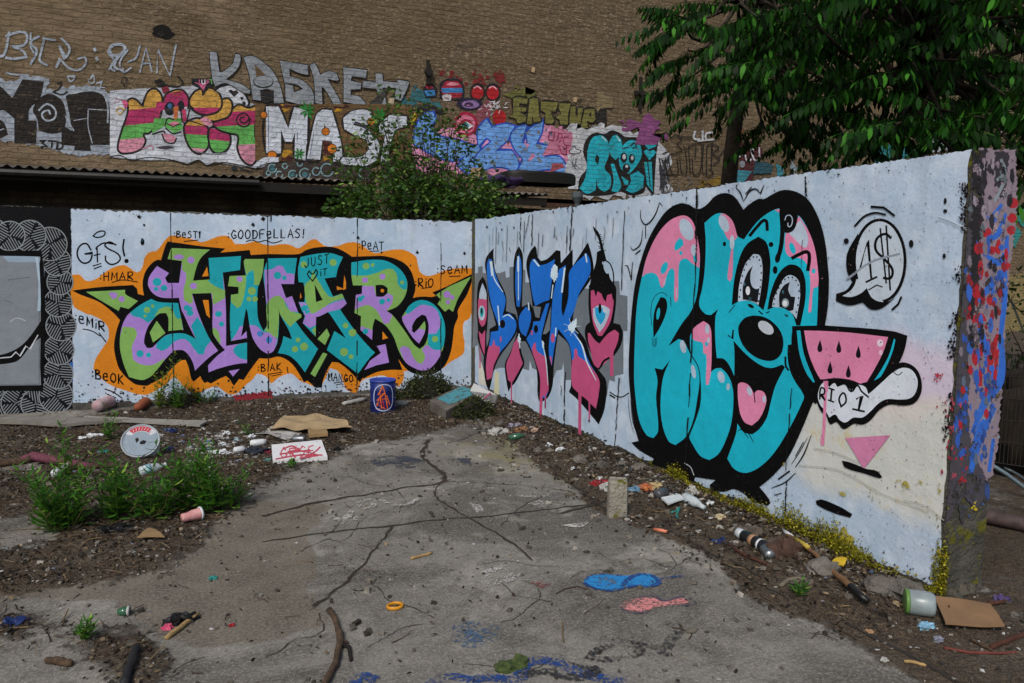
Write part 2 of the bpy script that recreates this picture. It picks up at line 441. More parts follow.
# ------------------------------------------------------------------ the concrete walls
K, W, O, G_, L_, T_ = '#08080a', '#bccbde', '#d98209', '#7fae58', '#a680cf', '#0aa0ae'
BL, PK, GR, TU, PN = '#0a6fd6', '#c2507f', '#6d7780', '#0bb6d0', '#e087ae'
def m_concrete(name, c1, c2, moss=False):
    n = NT(name); p = n.pos()
    col = n.mix(n.ramp(n.noise(p, 5, 7, .65), .3, .7), lin(c1), lin(c2))
    col = n.mix(n.ramp(n.noise(p, 40, 5, .7), .55, .75), col, lin('#2a2926'))
    if moss: col = n.mix(n.ramp(n.noise(p, 8, 6, .65), .56, .62), col, lin('#5c5a1e'))
    h = n.math('ADD', n.noise(p, 14, 6, .65), n.math('MULTIPLY', n.noise(p, 60, 4, .6), .5))
    return n.done(n.bsdf(col, .9, n.bump(h, .9, .03), **{'Specular IOR Level': .2}))
CONC = m_concrete('weathered_concrete', '#3d3c3a', '#6b6963')
ROUGHC = m_concrete('broken_concrete', '#302f2b', '#5f5a50')

bw = thing('concrete_wall', 'long low white painted concrete wall with orange backed green and lilac lettering, facing the camera across the yard', 'wall', (.5, YB, 0))
b = MB(); pts = []
x = -7.0
while x < XR + .3:
    pts.append(Vector((x, YB, WTOP - .012 + .014*mnoise.noise((x*6, 1, 0)) + .010*mnoise.noise((x*25, 5, 0)) - (.03 if mnoise.noise((x*4, 9, 3)) > .42 else 0)))); x += .035
pts = [Vector((-7, YB, -.2))] + pts + [Vector((XR+.3, YB, WTOP)), Vector((XR+.3, YB, -.2))]
b.prism(pts, (0, .30, 0)); b.build('wall_slab', CONC, bw)

rw = thing('concrete_wall', 'white painted concrete wall with turquoise bubble lettering and blue drippy lettering, running from the corner towards the camera on the right', 'wall', (XR, 5.6, 0))
b = MB(); pts = []; y = YE
while y < YB:
    dz = .012*mnoise.noise((y*6, 3, 0)) + .010*mnoise.noise((y*25, 7, 0))
    if 5.4 < y < 8.9: dz -= .035 + (.03 if mnoise.noise((y*3, 2, 8)) > .1 else 0)*1.0
    if 6.0 < y < 8.0: dz -= .02
    pts.append(Vector((XR, y, WTOP + .015 + dz))); y += .035
end = []
z = -.3
while z < WTOP:
    end.append(Vector((XR, YE + .004*mnoise.noise((4, 2, z*7)) + .003*mnoise.noise((1, 2, z*25)), z))); z += .04
pts = [Vector((XR, YB-.001, -.2))] + end + pts
pts = [pts[0]] + pts[1:] + [Vector((XR, YB-.001, WTOP-.02))]
b.prism(pts, (.31, 0, 0)); b.build('wall_slab', m_concrete('weathered_concrete_mossy', '#2f2e2b', '#5c5a52', True), rw)

# ---- back wall mural
m = Mural(on_back, lambda c: paint(c, .25 if c != W else .5))
def wave(x0, x1, y0, y1, n, a):
    return [(x0+(x1-x0)*i/n, y0+(y1-y0)*i/n + random.uniform(-a, a)) for i in range(n+1)]
m.P(W, wave(70, 474, 209.5, 222.5, 150, 1.3) + [(474, 383)] + [(470+(73-470)*i/260, 385.5+(403.5-385.5)*i/260 + 3.2*mnoise.noise((i*.13, 1, 4)) + 1.6*mnoise.noise((i*.6, 2, 4))) for i in range(261)] + [(72.5, 330), (71, 250)], sm=False)
m.P('#2a5fa8', [(70, 362), (73, 362), (73, 382), (70, 382)], rough=.5)
m.P('#8e2430', [(232, 396), (272, 391), (274, 400), (240, 406)], rough=1.2)
m.P('#5a3345', [(276, 400), (315, 397), (316, 405), (280, 408)], rough=1.2)
OM = [(70, 276), (75, 274.5), (80, 275), (85, 280), (90, 281), (96, 279), (103, 274), (110, 269), (118, 266), (124, 265), (130, 268), (136, 272), (140, 271), (143, 265), (145, 257), (150, 252), (156, 251), (160, 247), (166, 239), (171, 235.5), (190, 238.5), (202, 242), (218, 236.5), (227, 236), (232, 240), (235, 244), (244, 244), (255, 241.5), (264, 244.5), (273, 245.5), (281, 244), (289, 244.5), (297, 248), (301.5, 247), (308.5, 241.5), (314.5, 239), (319, 241.5), (325, 246), (337, 246), (348.5, 242.5), (358, 243), (367, 249), (375, 253), (383, 251.5), (394, 249.6), (403, 249.6), (411, 253), (416, 257), (418, 265.5), (420.6, 272.5), (427.6, 276), (437, 273.7), (446, 270), (460.5, 268), (473, 268.5), (473, 300), (470, 318), (464, 322), (463, 332.6), (464.6, 344), (463, 353.7), (457, 358), (449, 363), (443, 368), (425, 370), (404, 371), (403, 380.6), (398, 387), (394, 384), (385, 376), (373, 377), (362, 380.6), (358, 390), (355.5, 393), (347, 390), (344, 384), (339, 372), (330, 368), (322, 384), (315.6, 387), (308.6, 384), (300, 380.6), (291, 373.6), (284, 375), (278, 378), (271, 384), (267.6, 378), (263, 375), (257, 373.6), (252, 380), (246, 385), (239, 392), (232, 394.7), (225, 392), (217, 386.5), (207.4, 389), (197, 393.5), (188.7, 391), (181.6, 384), (174.6, 376), (167, 383), (157, 390), (144, 395), (124, 390), (108, 383.6), (94, 370), (95, 360.6), (100.5, 351), (107.5, 340.7), (109, 332.5), (105, 323), (96, 317), (84, 312.6), (73, 305)]
m.fuzz(O, OM, 900, 1.5); m.P(O, OM, rough=.35)
HM = [(72, 290.5), (100, 287), (133, 285), (137, 288.5), (138, 294), (144, 295.5), (143, 290), (142.7, 281.8), (145, 272.4), (151, 264), (157, 260), (161, 260), (165, 246.7), (167.6, 241.4), (200, 246), (225.6, 248.5), (220.3, 252.6), (249.6, 250), (250.8, 255), (269.5, 254), (299, 254), (306, 250), (315.6, 247.5), (329.7, 246.7), (338, 248.5), (346, 252.6), (352, 256.7), (372.6, 256), (384, 256), (396, 259), (405.4, 264), (411, 271), (414, 279.5), (415.4, 289), (413, 298), (417, 297), (425, 296.5), (431, 297), (436, 296), (432.3, 292.4), (446.4, 286.6), (460.5, 279.5), (474, 273), (473.4, 276), (467.5, 293.6), (458, 310), (458, 317.3), (454.6, 325.5), (453, 338.4), (451, 351), (446.4, 363), (439.4, 371), (430, 374.8), (420.6, 374.8), (411, 372.4), (404, 366.6), (398.4, 359), (402.5, 370), (389, 370), (376, 372.4), (364.4, 378), (362.5, 378), (360, 382.4), (350.8, 372.4), (339, 363), (332, 362), (327.3, 370), (323, 380.6), (322, 387.7), (315.6, 387.7), (307.4, 380.6), (304, 382.4), (300.4, 376), (293.4, 365.4), (286.3, 359.5), (278, 356.6), (270, 358.4), (259, 358.4), (249.6, 371), (243.8, 380), (239, 379), (236.7, 382.4), (233.8, 386), (229.7, 379.5), (226, 376), (219, 379), (211, 383.6), (207.4, 381.8), (204.5, 383), (201.5, 379), (200.4, 376), (193.4, 381.8), (191, 378), (188.7, 367.7), (185.7, 360), (181.6, 360), (173.4, 366.5), (165, 376), (157, 380.6), (147, 386), (134, 383.6), (120, 370), (116, 359), (114, 346.6), (116, 332.5), (120, 320), (113, 312.6), (99, 302), (80, 294.5)]
m.fuzz('#1a1410', HM, 500, 1.3); m.P(K, HM, lim=35)
# orange holes
for q in [[(207, 266.6), (208.6, 276), (202, 276.6)], [(202.7, 300), (208.6, 300), (209.8, 318), (206.5, 315)], [(300.4, 292.4), (301.5, 297), (300, 299)], [(336.7, 286), (343.8, 289), (337, 290)],
          [(344.3, 275), (346, 282), (346, 289), (343, 290)], [(382.5, 331.4), (388, 338), (382.5, 339.6)]]: m.P(O, q, sm=False)
# letter one
m.P(L_, [(157, 266), (169, 273), (165, 278), (167.6, 283), (179, 283), (182, 261), (167.6, 259), (171, 248), (210, 249.6), (201.6, 257), (197, 265.5), (193, 280.7), (210, 279.5), (208.6, 258), (241, 256), (240, 270), (222.7, 272.5), (225, 293.6), (226, 315), (226, 346), (247, 342.5), (247, 363), (236.7, 364), (220, 368), (208.6, 372.4), (208, 365.4), (217, 356), (225, 350), (219, 343), (213, 332.6), (212.7, 305), (211, 292), (192, 293.6), (199, 315), (208.6, 337), (218, 350.7), (208.6, 357.8), (200.4, 365.4), (195, 370.7), (193.4, 364), (190, 357), (184, 350.7), (178, 350), (173.4, 351), (163, 362), (154.7, 372.4), (150, 377), (142, 380), (129, 377), (124, 365), (120.4, 351), (120, 338.4), (122.7, 324), (130, 312.6), (151, 299), (159, 302), (178, 303), (183.5, 330), (195.7, 339), (190, 328), (184, 315), (181.6, 310), (179, 297.7), (165, 298), (157, 296), (151, 291), (148, 284), (149.7, 276)], lim=40)
m.P(T_, [(130, 312.6), (140, 305), (151, 299), (159, 302), (178, 303), (183, 328), (176, 326), (170, 322), (160, 314), (148, 323), (141, 318), (133, 316)], lim=40)
m.P(G_, [(154, 317), (159, 309), (167, 306.5), (173, 309), (175, 316), (178, 319), (181, 318), (183, 330), (168.4, 331), (168, 316), (160, 313)], lim=40)
m.P(G_, [(122.7, 327), (128, 327), (134.5, 328), (137, 334), (132, 346.6), (133, 359.5), (140, 364), (152, 365), (165, 358), (163, 362), (154.7, 372.4), (150, 377), (142, 380), (129, 377), (124, 365), (120.4, 351), (120, 338.4)])
m.P(T_, [(156, 348), (162, 351), (168, 348), (174, 342), (182, 339), (188, 341), (194, 349), (199, 354.6), (204, 354), (206, 347), (211, 341), (208.6, 337), (201, 322), (197, 317), (191, 326), (195.7, 339), (185, 333.5), (173.4, 333.5), (165, 336), (157, 343)])
m.P(G_, [(167.6, 259), (171, 248), (210, 249.6), (201.6, 257), (197, 265.5), (193, 280.7), (210, 279.5), (217, 287), (225, 290), (225, 298), (213, 305), (212, 293), (192, 293.6), (193, 302), (190, 304), (184, 300), (183.5, 290), (186, 280), (186, 273), (182, 270), (182, 261)], lim=40)
m.P(T_, [(208.6, 258), (241, 256), (240, 270), (222.7, 272.5), (224, 290), (215, 286), (208, 281), (210, 279.5)], lim=40)
m.P(G_, [(213, 327), (218, 331), (221, 343), (219, 343), (213, 333)]); m.P(T_, [(233, 350), (237, 345), (247, 342.5), (247, 360), (240, 358), (235, 354)], lim=40)
m.P(K, [(144, 342), (147, 329), (152, 320.7), (159, 313.8), (166, 313), (168.4, 318.4), (168.4, 331), (175.5, 330.3), (183.5, 330), (190, 333), (195.7, 339), (185, 333.7), (173.4, 333.5), (165, 335.8), (157, 343), (152, 347.5), (147, 348)], lim=45)
m.P(G_, [(156.7, 320.8), (165.5, 333), (153, 342.5), (149.7, 332.5)], sm=False)
m.P(L_, [(228.5, 371), (239.6, 369), (233, 376.5)], sm=False)
for (c, x, y, rx, ry) in [(L_, 191, 260, 3.5, 3.5), (L_, 178.7, 257, 5, 2.6), (L_, 193.4, 286, 3.5, 3.2), (T_, 187, 308, 3.3, 3), (T_, 190.7, 308.5, 1.8, 1.8), (T_, 190, 313, 3.4, 3), (T_, 221.5, 324, 2.6, 2.6), (T_, 218.5, 314, 3.6, 3),
    (T_, 157, 282, 4.4, 4.2), (T_, 164, 288, 3.3, 3), (T_, 156, 289, 2.2, 2), (T_, 140, 353.6, 3.6, 3.6), (T_, 148.5, 355, 2.5, 2.5), (G_, 147, 310, 3.2, 3), (G_, 152.6, 306, 1.8, 1.7), (G_, 145, 316, 1.6, 1.5)]: m.E(c, x, y, rx, ry)
# M
m.P(T_, [(229.7, 276), (246, 275.4), (243.8, 262), (245, 259), (264, 259), (262.5, 273.7), (257.8, 288), (257.5, 315), (259.5, 323), (263.5, 331), (267, 325), (266.4, 305), (265, 290), (263.5, 273), (268, 258.4), (297, 258), (294.5, 277), (294, 284), (281, 284), (286, 298), (292, 296), (297, 310), (301.6, 317), (295.7, 321.5), (304, 333), (318, 349), (305, 372.4), (297, 362), (288.7, 355.4), (278, 353), (282, 343), (283.4, 336), (292, 339.6), (288.7, 330), (280.5, 315), (278, 305), (279, 315), (277.5, 342), (273.4, 351), (267.6, 354), (260, 349), (253, 338.4), (249.6, 325.5), (247.5, 312), (246, 308), (241, 336.7), (246.5, 331), (247, 338), (231, 341), (230, 324), (230, 315), (231, 294.8), (238.5, 293.6), (238.5, 287), (228, 286)], lim=38)
m.P(G_, [(228, 286), (229.7, 276), (246, 275.4), (246, 283), (244, 296), (241, 306), (237, 308), (231, 302), (231, 294.8), (238.5, 293.6), (238.5, 287)], lim=40)
m.P(G_, [(245, 259), (264, 259), (262.5, 273.7), (259, 285), (254, 285), (254, 275), (253, 270), (249, 272), (246.5, 276), (243.8, 262)], lim=40)
m.P(L_, [(231, 341), (236, 334), (240, 326), (243, 326), (241, 336.7), (246.5, 331), (247, 338)], lim=40)
m.P(L_, [(249.3, 325), (253, 325), (258, 327), (263, 332), (270, 333), (275, 337), (277.5, 340), (273.4, 351), (267.6, 354), (260, 349), (253, 338.4)])
m.P(G_, [(266.4, 312), (267, 304), (273, 297), (279, 295.5), (284, 300), (286, 306), (291, 311), (301, 314), (301.6, 317), (295.7, 321.5), (290, 327), (280.5, 315), (278, 305), (279, 315), (277.6, 338), (273, 336), (270, 333), (264.5, 331), (267, 325)], lim=45)
m.P(L_, [(264.5, 270), (272, 269), (278, 265.5), (283, 266.6), (286, 273), (294.5, 274), (294, 284), (281, 284), (286, 298), (292, 296), (298, 312), (290, 311), (284, 300), (279, 295.5), (273, 297), (266.5, 304), (265, 287)], lim=45)
for (c, x, y, r) in [(L_, 239.6, 279, 3), (G_, 252, 291, 4), (G_, 249, 299, 2.4), (G_, 255, 299, 2.8), (T_, 277.5, 275.4, 3.8), (T_, 284.3, 277.8, 2.3), ('#3f83cf', 260, 333.7, 3), ('#3f83cf', 269, 340, 3.2), (G_, 304, 346.6, 4), (G_, 295, 349, 3.2), (G_, 298, 340, 2.4)]: m.E(c, x, y, r)
# A
m.P(T_, [(300.4, 257), (315.6, 254), (329.7, 253), (343, 257), (338, 268), (336, 277), (324.4, 278.4), (333, 296.5), (342, 293.6), (346.7, 303.5), (340, 309), (343.8, 315), (356.6, 332.6), (371, 349), (375, 352.5), (369.5, 358), (360, 371), (357.8, 373.6), (326.8, 350), (334.4, 331), (346, 338.4), (331, 315.6), (328, 312), (320, 316), (316, 317), (315.6, 336.7), (302.7, 323), (305, 316), (301.6, 310), (298.6, 302), (304.5, 302), (305, 291), (303.3, 282.5), (298.6, 282), (298, 270)], lim=38)
m.P(G_, [(306, 302), (304.8, 292), (305, 284), (310, 280), (313, 270), (316, 277), (321, 285), (326, 293), (331, 297), (342, 293.6), (344, 298), (330, 303), (320, 311), (311, 314), (308, 306)], lim=60)
m.P(L_, [(298.6, 302), (306, 303), (309, 312), (313, 314), (330, 304), (344, 299), (346.7, 303.5), (340, 309), (328, 312), (320, 316), (316, 317), (315.8, 325), (310, 328), (302.7, 323), (305, 316)], lim=45)
m.P(G_, [(312, 330), (315.8, 326), (315.6, 336.7)]); m.P(K, [(314.5, 284), (322.7, 300), (316, 302)], sm=False)
m.P(G_, [(326.8, 328.5), (329.7, 335), (325, 345), (317.4, 339)], sm=False); m.P(G_, [(323, 352.5), (327.3, 354), (315, 377), (310.4, 373.6)], sm=False)
for (c, x, y, r) in [(G_, 303.8, 264.5, 3.3), (T_, 304.7, 308, 3), (T_, 307, 312, 2), (G_, 333, 262.5, 3.5), (G_, 344, 352, 4), (G_, 351, 356.6, 2.4), (G_, 352.5, 332.6, 3.8), (G_, 345.5, 325.5, 2.8)]: m.E(c, x, y, r)
# R with its curl and the arrows
m.P(G_, [(351.4, 262.5), (367, 260), (382, 260), (391, 263), (400.7, 270), (406.6, 279.5), (407, 289), (404, 298), (397, 306.5), (386.6, 311), (392.5, 315), (404, 330), (413.6, 344), (419.5, 349), (424.5, 345), (428, 336), (428.5, 324), (426, 316), (422, 314.5), (416, 319), (412.4, 325), (412, 331), (414, 333), (419, 328), (424.5, 321), (425.5, 326), (424.5, 333), (419, 343.7), (412.4, 337), (403, 322), (402, 317), (405, 312), (411, 304), (420.6, 300), (430, 302), (437, 307.6), (441.7, 315), (445, 326.7), (444, 344), (439.4, 357), (431, 367.7), (423, 370.7), (413.6, 367.7), (405.4, 362), (398.4, 350), (393.7, 337), (385.5, 325.5), (375, 318.5), (372.6, 327), (372, 340), (360.5, 330), (361, 316), (354.5, 313), (356, 295), (362, 293.6), (363, 285.4), (353, 285.4), (351.4, 275)], lim=42)
m.P(T_, [(351.4, 262.5), (367, 260), (382, 260), (391, 263), (400.7, 270), (406.6, 279.5), (407, 289), (403, 289.5), (398, 284), (397, 275), (393, 269), (386, 269), (376, 273), (365, 275.5), (351.4, 275)])
m.P(L_, [(362, 286), (374, 286), (376, 296.5), (383, 296.5), (388, 293), (393, 296), (392, 303), (386.6, 311), (392.5, 315), (389, 323), (384, 324), (379, 314), (375, 309), (368, 305), (360, 307), (355, 310), (356, 295), (362, 293.6)])
m.P(L_, [(361, 326), (366, 328), (372.6, 330), (372, 340), (360.5, 330)], sm=False)
m.P(L_, [(399.5, 349), (403, 346), (409, 348), (412, 355), (417, 362), (422, 364), (425, 357), (422, 350), (425.5, 345), (430, 346), (442, 348), (439.4, 357), (431, 367.7), (423, 370.7), (413.6, 367.7), (405.4, 362)])
m.P(L_, [(402, 317), (408, 313), (413.6, 309), (420.6, 304.5), (430, 305.5), (436, 309.5), (439, 315), (440, 326), (436, 333.7), (428.3, 334), (428.5, 324), (426, 316), (422, 314.5), (416, 319), (412, 326), (403, 322)])
m.P(L_, [(403, 322), (412, 326), (412, 331), (414, 333), (419, 328.5), (425, 330), (424.5, 333), (419, 343.7), (412.4, 337)], lim=40)
m.P(T_, [(405, 312), (411, 304), (420.6, 300), (430, 302), (437, 307.6), (441.7, 315), (445, 326.7), (444, 344), (441, 350), (434, 349.5), (428, 345), (428, 334), (436, 333.7), (440, 326), (439, 315), (436, 309.5), (430, 306), (420.6, 305), (413.6, 310), (408, 314)])
m.P(K, [(375.5, 285), (383, 285), (387.5, 288), (387.5, 293), (383, 296.5), (376, 296.5)]); m.E(O, 382.3, 290.7, 1.8)
m.P(L_, [(376.7, 346), (385.5, 344), (389, 362.5), (376, 365.4), (364.4, 370), (370, 360.7), (380.8, 353)], sm=False)
m.P(G_, [(471, 276.6), (462.8, 290), (457, 300.6), (453, 311.8), (448.8, 308.8), (445, 311.8), (437.6, 304), (440.5, 299), (436, 294.8), (448.8, 286.6)], sm=False)
m.P(G_, [(86, 291.8), (125, 289.8), (125, 293.5), (127.4, 295.6), (138, 301), (128.6, 309), (120.4, 306.7), (118.6, 311), (105, 303)], lim=30)
for (c, x, y, r) in [(L_, 365, 280, 3), (L_, 382.5, 276.6, 3), (T_, 360, 299, 2.8), (T_, 363, 297, 1.8), (T_, 382, 301.6, 3), (T_, 388.4, 300, 1.9), (G_, 366, 266, 3.4), (G_, 372.6, 265, 1.9), (G_, 402, 282.5, 2), (G_, 435, 339, 3.2), (T_, 365.5, 331.4, 2.8),
    (L_, 447, 294.5, 3.6), (L_, 452, 297.5, 2.4), (L_, 448, 302, 2.3), (L_, 114, 295.6, 3.4), (L_, 121.6, 299, 3), (L_, 111, 294, 2)]: m.E(c, x, y, r)
# small tags
m.S(K, [(91, 250), (86, 243.5), (79, 247), (77.5, 256), (83, 263), (90, 261), (92.5, 253), (85, 254)], 1.7)
m.S(K, [(113, 244), (104, 243), (97, 247), (96, 249)], 1.5); m.S(K, [(97, 247), (97.5, 262)], 1.5); m.S(K, [(94, 255.5), (100, 254)], 1.3)
m.S(K, [(116, 245), (109, 242), (105, 246), (118, 254), (120, 260), (112, 264.5), (106, 261), (105.5, 256)], 1.6)
m.S(K, [(124, 239.5), (123, 248), (124.5, 256)], 1.8); m.E(K, 126.5, 261, 2.2); m.S(K, [(93, 266), (101, 263.5)], 1.2); m.S(K, [(94, 269), (101.5, 266)], 1.2)
m.S(K, [(93, 236), (98, 232), (104.5, 231.5), (104, 235.5), (97, 237.5), (93, 236)], 1.4)
m.E(K, 142.5, 242, 2, 3.4); m.E('#15424c', 142, 240, 1.2, 2)
m.text(K, ':HMAR', 100, 280.5, 8, 8, 1.15, slope=-.02); m.S(K, [(112, 282.5), (122, 280), (137.5, 282)], 1)
m.text(K, ':eMiR', 75, 321, 9, 8.2, 1.3, slope=.36); m.S(K, [(83, 329), (92, 331), (100, 336)], 1.1); m.S(K, [(99, 333), (106, 342)], 1.2)
m.text(K, ':BeoK'.replace('o', 'O'), 92, 378, 9, 7.6, 1.35, slope=.2); m.S(K, [(105, 389), (113, 392), (122, 398)], 1.2); m.S(K, [(107, 394), (116, 398)], 1.1)
m.text(K, ':BeST1', 174, 237.5, 6.5, 5.6, 1.05, slope=.02); m.S(K, [(184, 241.5), (198, 240)], .9)
m.text(K, ':GOODFeLLAS!', 228, 239, 8.5, 7.1, 1.2, slope=-.02); m.S(K, [(246, 241.5), (252, 240), (258, 242), (266, 240.5), (273, 243), (282, 240.5)], 1)
m.text(K, ':PeAT', 359, 249, 8, 5.9, 1.05, slope=.05); m.S(K, [(370, 251.3), (379, 251)], .9); m.E(K, 381.5, 252.5, 1)
m.text(K, ':RiO', 415, 287, 8.5, 7, 1.15); m.S(K, [(422, 288.5), (430, 287.3)], .9)
m.text(K, ':SeAM', 437, 274, 8, 7.2, 1.1, slope=-.03); m.S(K, [(449.5, 276.5), (460, 276)], .9)
m.text(K, ':BiAK', 258, 371.5, 7, 6.4, 1.1, slope=-.05); m.S(K, [(270, 374), (282, 372)], .9); m.S(K, [(272, 376), (281, 374)], .8); m.S(K, [(287, 367), (288, 373)], 1)
m.text(K, ':MANGO', 326, 379.5, 7, 5.2, 1.05, slope=.1); m.S(K, [(334, 383), (344, 381.5)], .9); m.S(K, [(336, 385), (342, 383.5)], .8)
m.text('#0e2a18', 'JUST', 304.5, 268, 9, 6.6, 1.0, slope=-.22); m.S('#0e2a18', [(312.5, 281), (307.5, 274.5), (309, 271), (312.5, 274), (316, 269.5), (317.5, 273), (312.5, 281)], 1.3)
m.text('#0e2a18', 'iT', 320, 276, 6.5, 6, 1.0, slope=-.2)
# joints between the cast panels, holes and flaked spots
for (xa, ya, xb, yb) in [(170.5, 213, 173.8, 397), (267.5, 216, 268.5, 396), (357.5, 219, 356.8, 391), (441, 237, 440.6, 377), (271, 214, 271, 222)]:
    q = [(xa+(xb-xa)*t/24 + random.uniform(-.35, .35), ya+(yb-ya)*t/24) for t in range(25)]
    for i in range(24):
        if random.random() < .86: m.S('#1b1c1e', [q[i], q[i+1]], random.uniform(.5, 1.3), sm=False)
for _ in range(60):
    x = random.uniform(74, 470); y = random.choice([random.gauss(214+.034*(x-70), 4), random.uniform(225, 395), random.gauss(397-.04*(x-70), 5)])
    m.E('#2b2c2e', x, y, random.uniform(.3, 1.1), random.uniform(.3, .8), random.uniform(0, 180), 7)
for _ in range(420):
    t = random.random(); x = 74+t*396; y = 404-t*19-random.expovariate(.2); q = random.uniform(.3, 1.5)
    m.P(random.choice(['#1c1a18', '#2a2522', '#4a2430', '#393430']), [(x-q, y), (x, y-q*.8), (x+q, y+.3), (x, y+q)], rough=.35)
for (x, y, r) in [(417, 252.5, 1.8), (464.5, 253.5, 1.6), (358, 238, 1.6), (144, 225, 1.2), (139, 217, 2), (253, 225, 2), (263, 219, 2.4)]: m.P('#17181a', [(x-r, y), (x, y-r*1.3), (x+r, y+.3), (x+.3, y+r)], rough=.4)
for i in range(34):     # dark flaking at the corner edge
    y = random.uniform(228, 385); m.P('#26272b', [(473.5-random.uniform(.5, 3), y), (473.8, y-random.uniform(1, 3)), (473.8, y+random.uniform(1, 4))], rough=.4)
m.build('lettering_mural', bw, 'green, lilac and turquoise lettering outlined in black on an orange cloud with small signatures around it')

# ---- black panel mural at the left end of the back wall
m = Mural(on_back, lambda c: paint(c, .15))
m.P('#101114', [(-120, 204), (-20, 205.5), (71, 207.5), (72, 300), (72.5, 409), (-20, 412), (-120, 413)], rough=.6)
m.P('#7f868e', [(-30, 251), (44, 252), (45, 330), (43, 388), (-30, 389)], lim=20)
m.P('#9fb6cb', [(5, 253), (44, 252.5), (45, 260), (5, 258)], sm=False); m.P('#9fb6cb', [(38, 256), (45, 256), (44, 300), (37, 296)], sm=False)
m.S(K, [(-30, 249.5), (47, 251), (48, 330), (45, 390), (-30, 391)], 5, lim=20)
m.P(K, [(-5, 356), (10, 352), (22, 345), (32, 334), (44, 318), (45, 332), (30, 345), (22, 355), (15, 362), (-5, 364)], lim=30)
m.S('#c3c8cf', [(2, 357), (12, 356), (16, 352), (20, 356), (26, 346), (30, 349), (38, 335)], 1.0, sm=False)
SV = '#868c91'
for li, (cx, cy, r, an) in enumerate([(-6, 404, 16, 0), (16, 403, 15, 60), (36, 404, 15, -20), (-8, 234, 16, 80), (56, 396, 17, 45), (58, 374, 15, -70), (59, 350, 15, 30), (61, 326, 15, -40), (58, 303, 14, 80), (60, 282, 13, 10), (57, 262, 14, 70), (50, 244, 17, -30), (30, 236, 16, 60), (10, 236, 15, 20)]):
    m.E('#121318', cx, cy, r, r); n = 26
    m.S(SV, [(cx+r*math.cos(2*math.pi*i/n), cy+r*.98*math.sin(2*math.pi*i/n)) for i in range(n)], 1.1, closed=True)
    for k in range(3):      # three hatched wedges at different angles
        w0 = an+k*120; aa = R(w0+random.uniform(30, 90)); ca, sa = math.cos(aa), math.sin(aa); off = -r
        while off < r:
            pts = [(cx-sa*off+ca*u*r, cy+ca*off+sa*u*r) for u in [v/14 for v in range(-14, 15)]]
            run = [p for p in pts if (p[0]-cx)**2+(p[1]-cy)**2 < (r-.8)**2 and 6 < ((math.degrees(math.atan2(p[1]-cy, p[0]-cx))-w0) % 360) < 112]
            if len(run) > 1: m.S(SV, [run[0], run[-1]], .85, sm=False)
            off += 2.5
m.P('#7f868e', [(-30, 255), (37, 256), (39, 300), (39, 384), (-30, 384)], sm=False)
m.P('#8fa4b8', [(3, 256), (37, 256), (37, 262), (8, 262)], sm=False); m.S('#a9bfd2', [(37, 258), (40, 285), (39, 310)], 3)
m.S(K, [(-30, 253), (41, 253.5), (43, 300), (42, 388), (-30, 388)], 4.4, lim=20)
m.P(K, [(-5, 356), (10, 352), (22, 345), (32, 334), (44, 316), (44, 334), (30, 347), (22, 357), (15, 362), (-5, 365)], lim=30)
m.S('#c3c8cf', [(0, 358), (11, 357), (16, 352), (20, 356), (26, 346), (30, 349), (38, 335)], 1.0, sm=False)
m.S('#b8bcc0', [(10, 322), (17, 318), (26, 321)], .7); m.S('#60666c', [(8, 280), (30, 277)], .7); m.S('#60666c', [(4, 300), (12, 303)], .7)
m.build('lettering_mural', bw, 'black painted stretch with a grey panel framed by silver hatched scallops')

# ---- blue and pink mural on the right wall
WR = '#bbcbdf'
m = Mural(on_right, lambda c: paint(c, .28 if c != WR else .45))
m.P(WR, [(475.2, 219)] + [(476+(972-476)*i/220, 219-(69)*i/220 + random.uniform(-.9, 1.0) + (.8 if i < 110 else 0)) for i in range(2, 221)] +
    [tuple(Vector(proj((XR, YE+.010+.012*mnoise.noise((z_*9, 1, 1))+.008*mnoise.noise((z_*40, 1, 1)), z_)))) for z_ in [2.1-.035*k for k in range(60)]] +
    [(942-(942-475)*i/260, 590-(590-384)*i/260 + 4*mnoise.noise((i*.11, 3, 1)) + 2*mnoise.noise((i*.5, 3, 6))) for i in range(1, 260)] + [(475, 382)], sm=False)
m.P('#d6d6c8', [(479, 362), (486, 362), (487, 386), (479, 384)], rough=.6); m.P('#d8d6b0', [(495, 372), (499, 372), (499, 395), (494, 393)], rough=.5)
m.P(GR, [(475.5, 273), (478, 273), (478, 267), (482.6, 266), (483, 273), (500, 273), (505.4, 271), (506, 277.7), (509.5, 277), (509.5, 267), (523, 267), (523, 269.5), (525.4, 270), (525.4, 282.4), (529, 282.4), (600, 290), (612, 281), (619.4, 281), (620, 294.7), (627.6, 296), (627.6, 331), (623.5, 331), (623.5, 374), (615, 376), (615, 382), (609.4, 380), (607, 396), (600, 380), (565, 380), (563.4, 362.4), (562, 369.5), (556.4, 370.6), (554, 377.6), (545, 380), (536.5, 370), (532, 368), (530, 361), (529, 370.6), (521, 368), (515, 372), (506, 368), (500, 367.7), (495, 369.5), (490, 375), (484, 372), (481, 361), (479.6, 361), (478, 345), (472.5, 348)], sm=False)
m.P(K, [(493.7, 248), (486.7, 256.6), (485, 266), (486.7, 275.4), (489, 300), (492, 309.7), (496, 325), (489.6, 329), (489, 340), (484, 356.6), (483.8, 368), (486, 384), (489, 391), (490.8, 385), (494, 370.6), (500, 356.6), (509.5, 343.7), (516, 334), (517.7, 321.4), (515.4, 314.4), (506, 311), (506.6, 300), (504.8, 291.8), (499, 280), (495, 269.5), (493.7, 258)], lim=40)
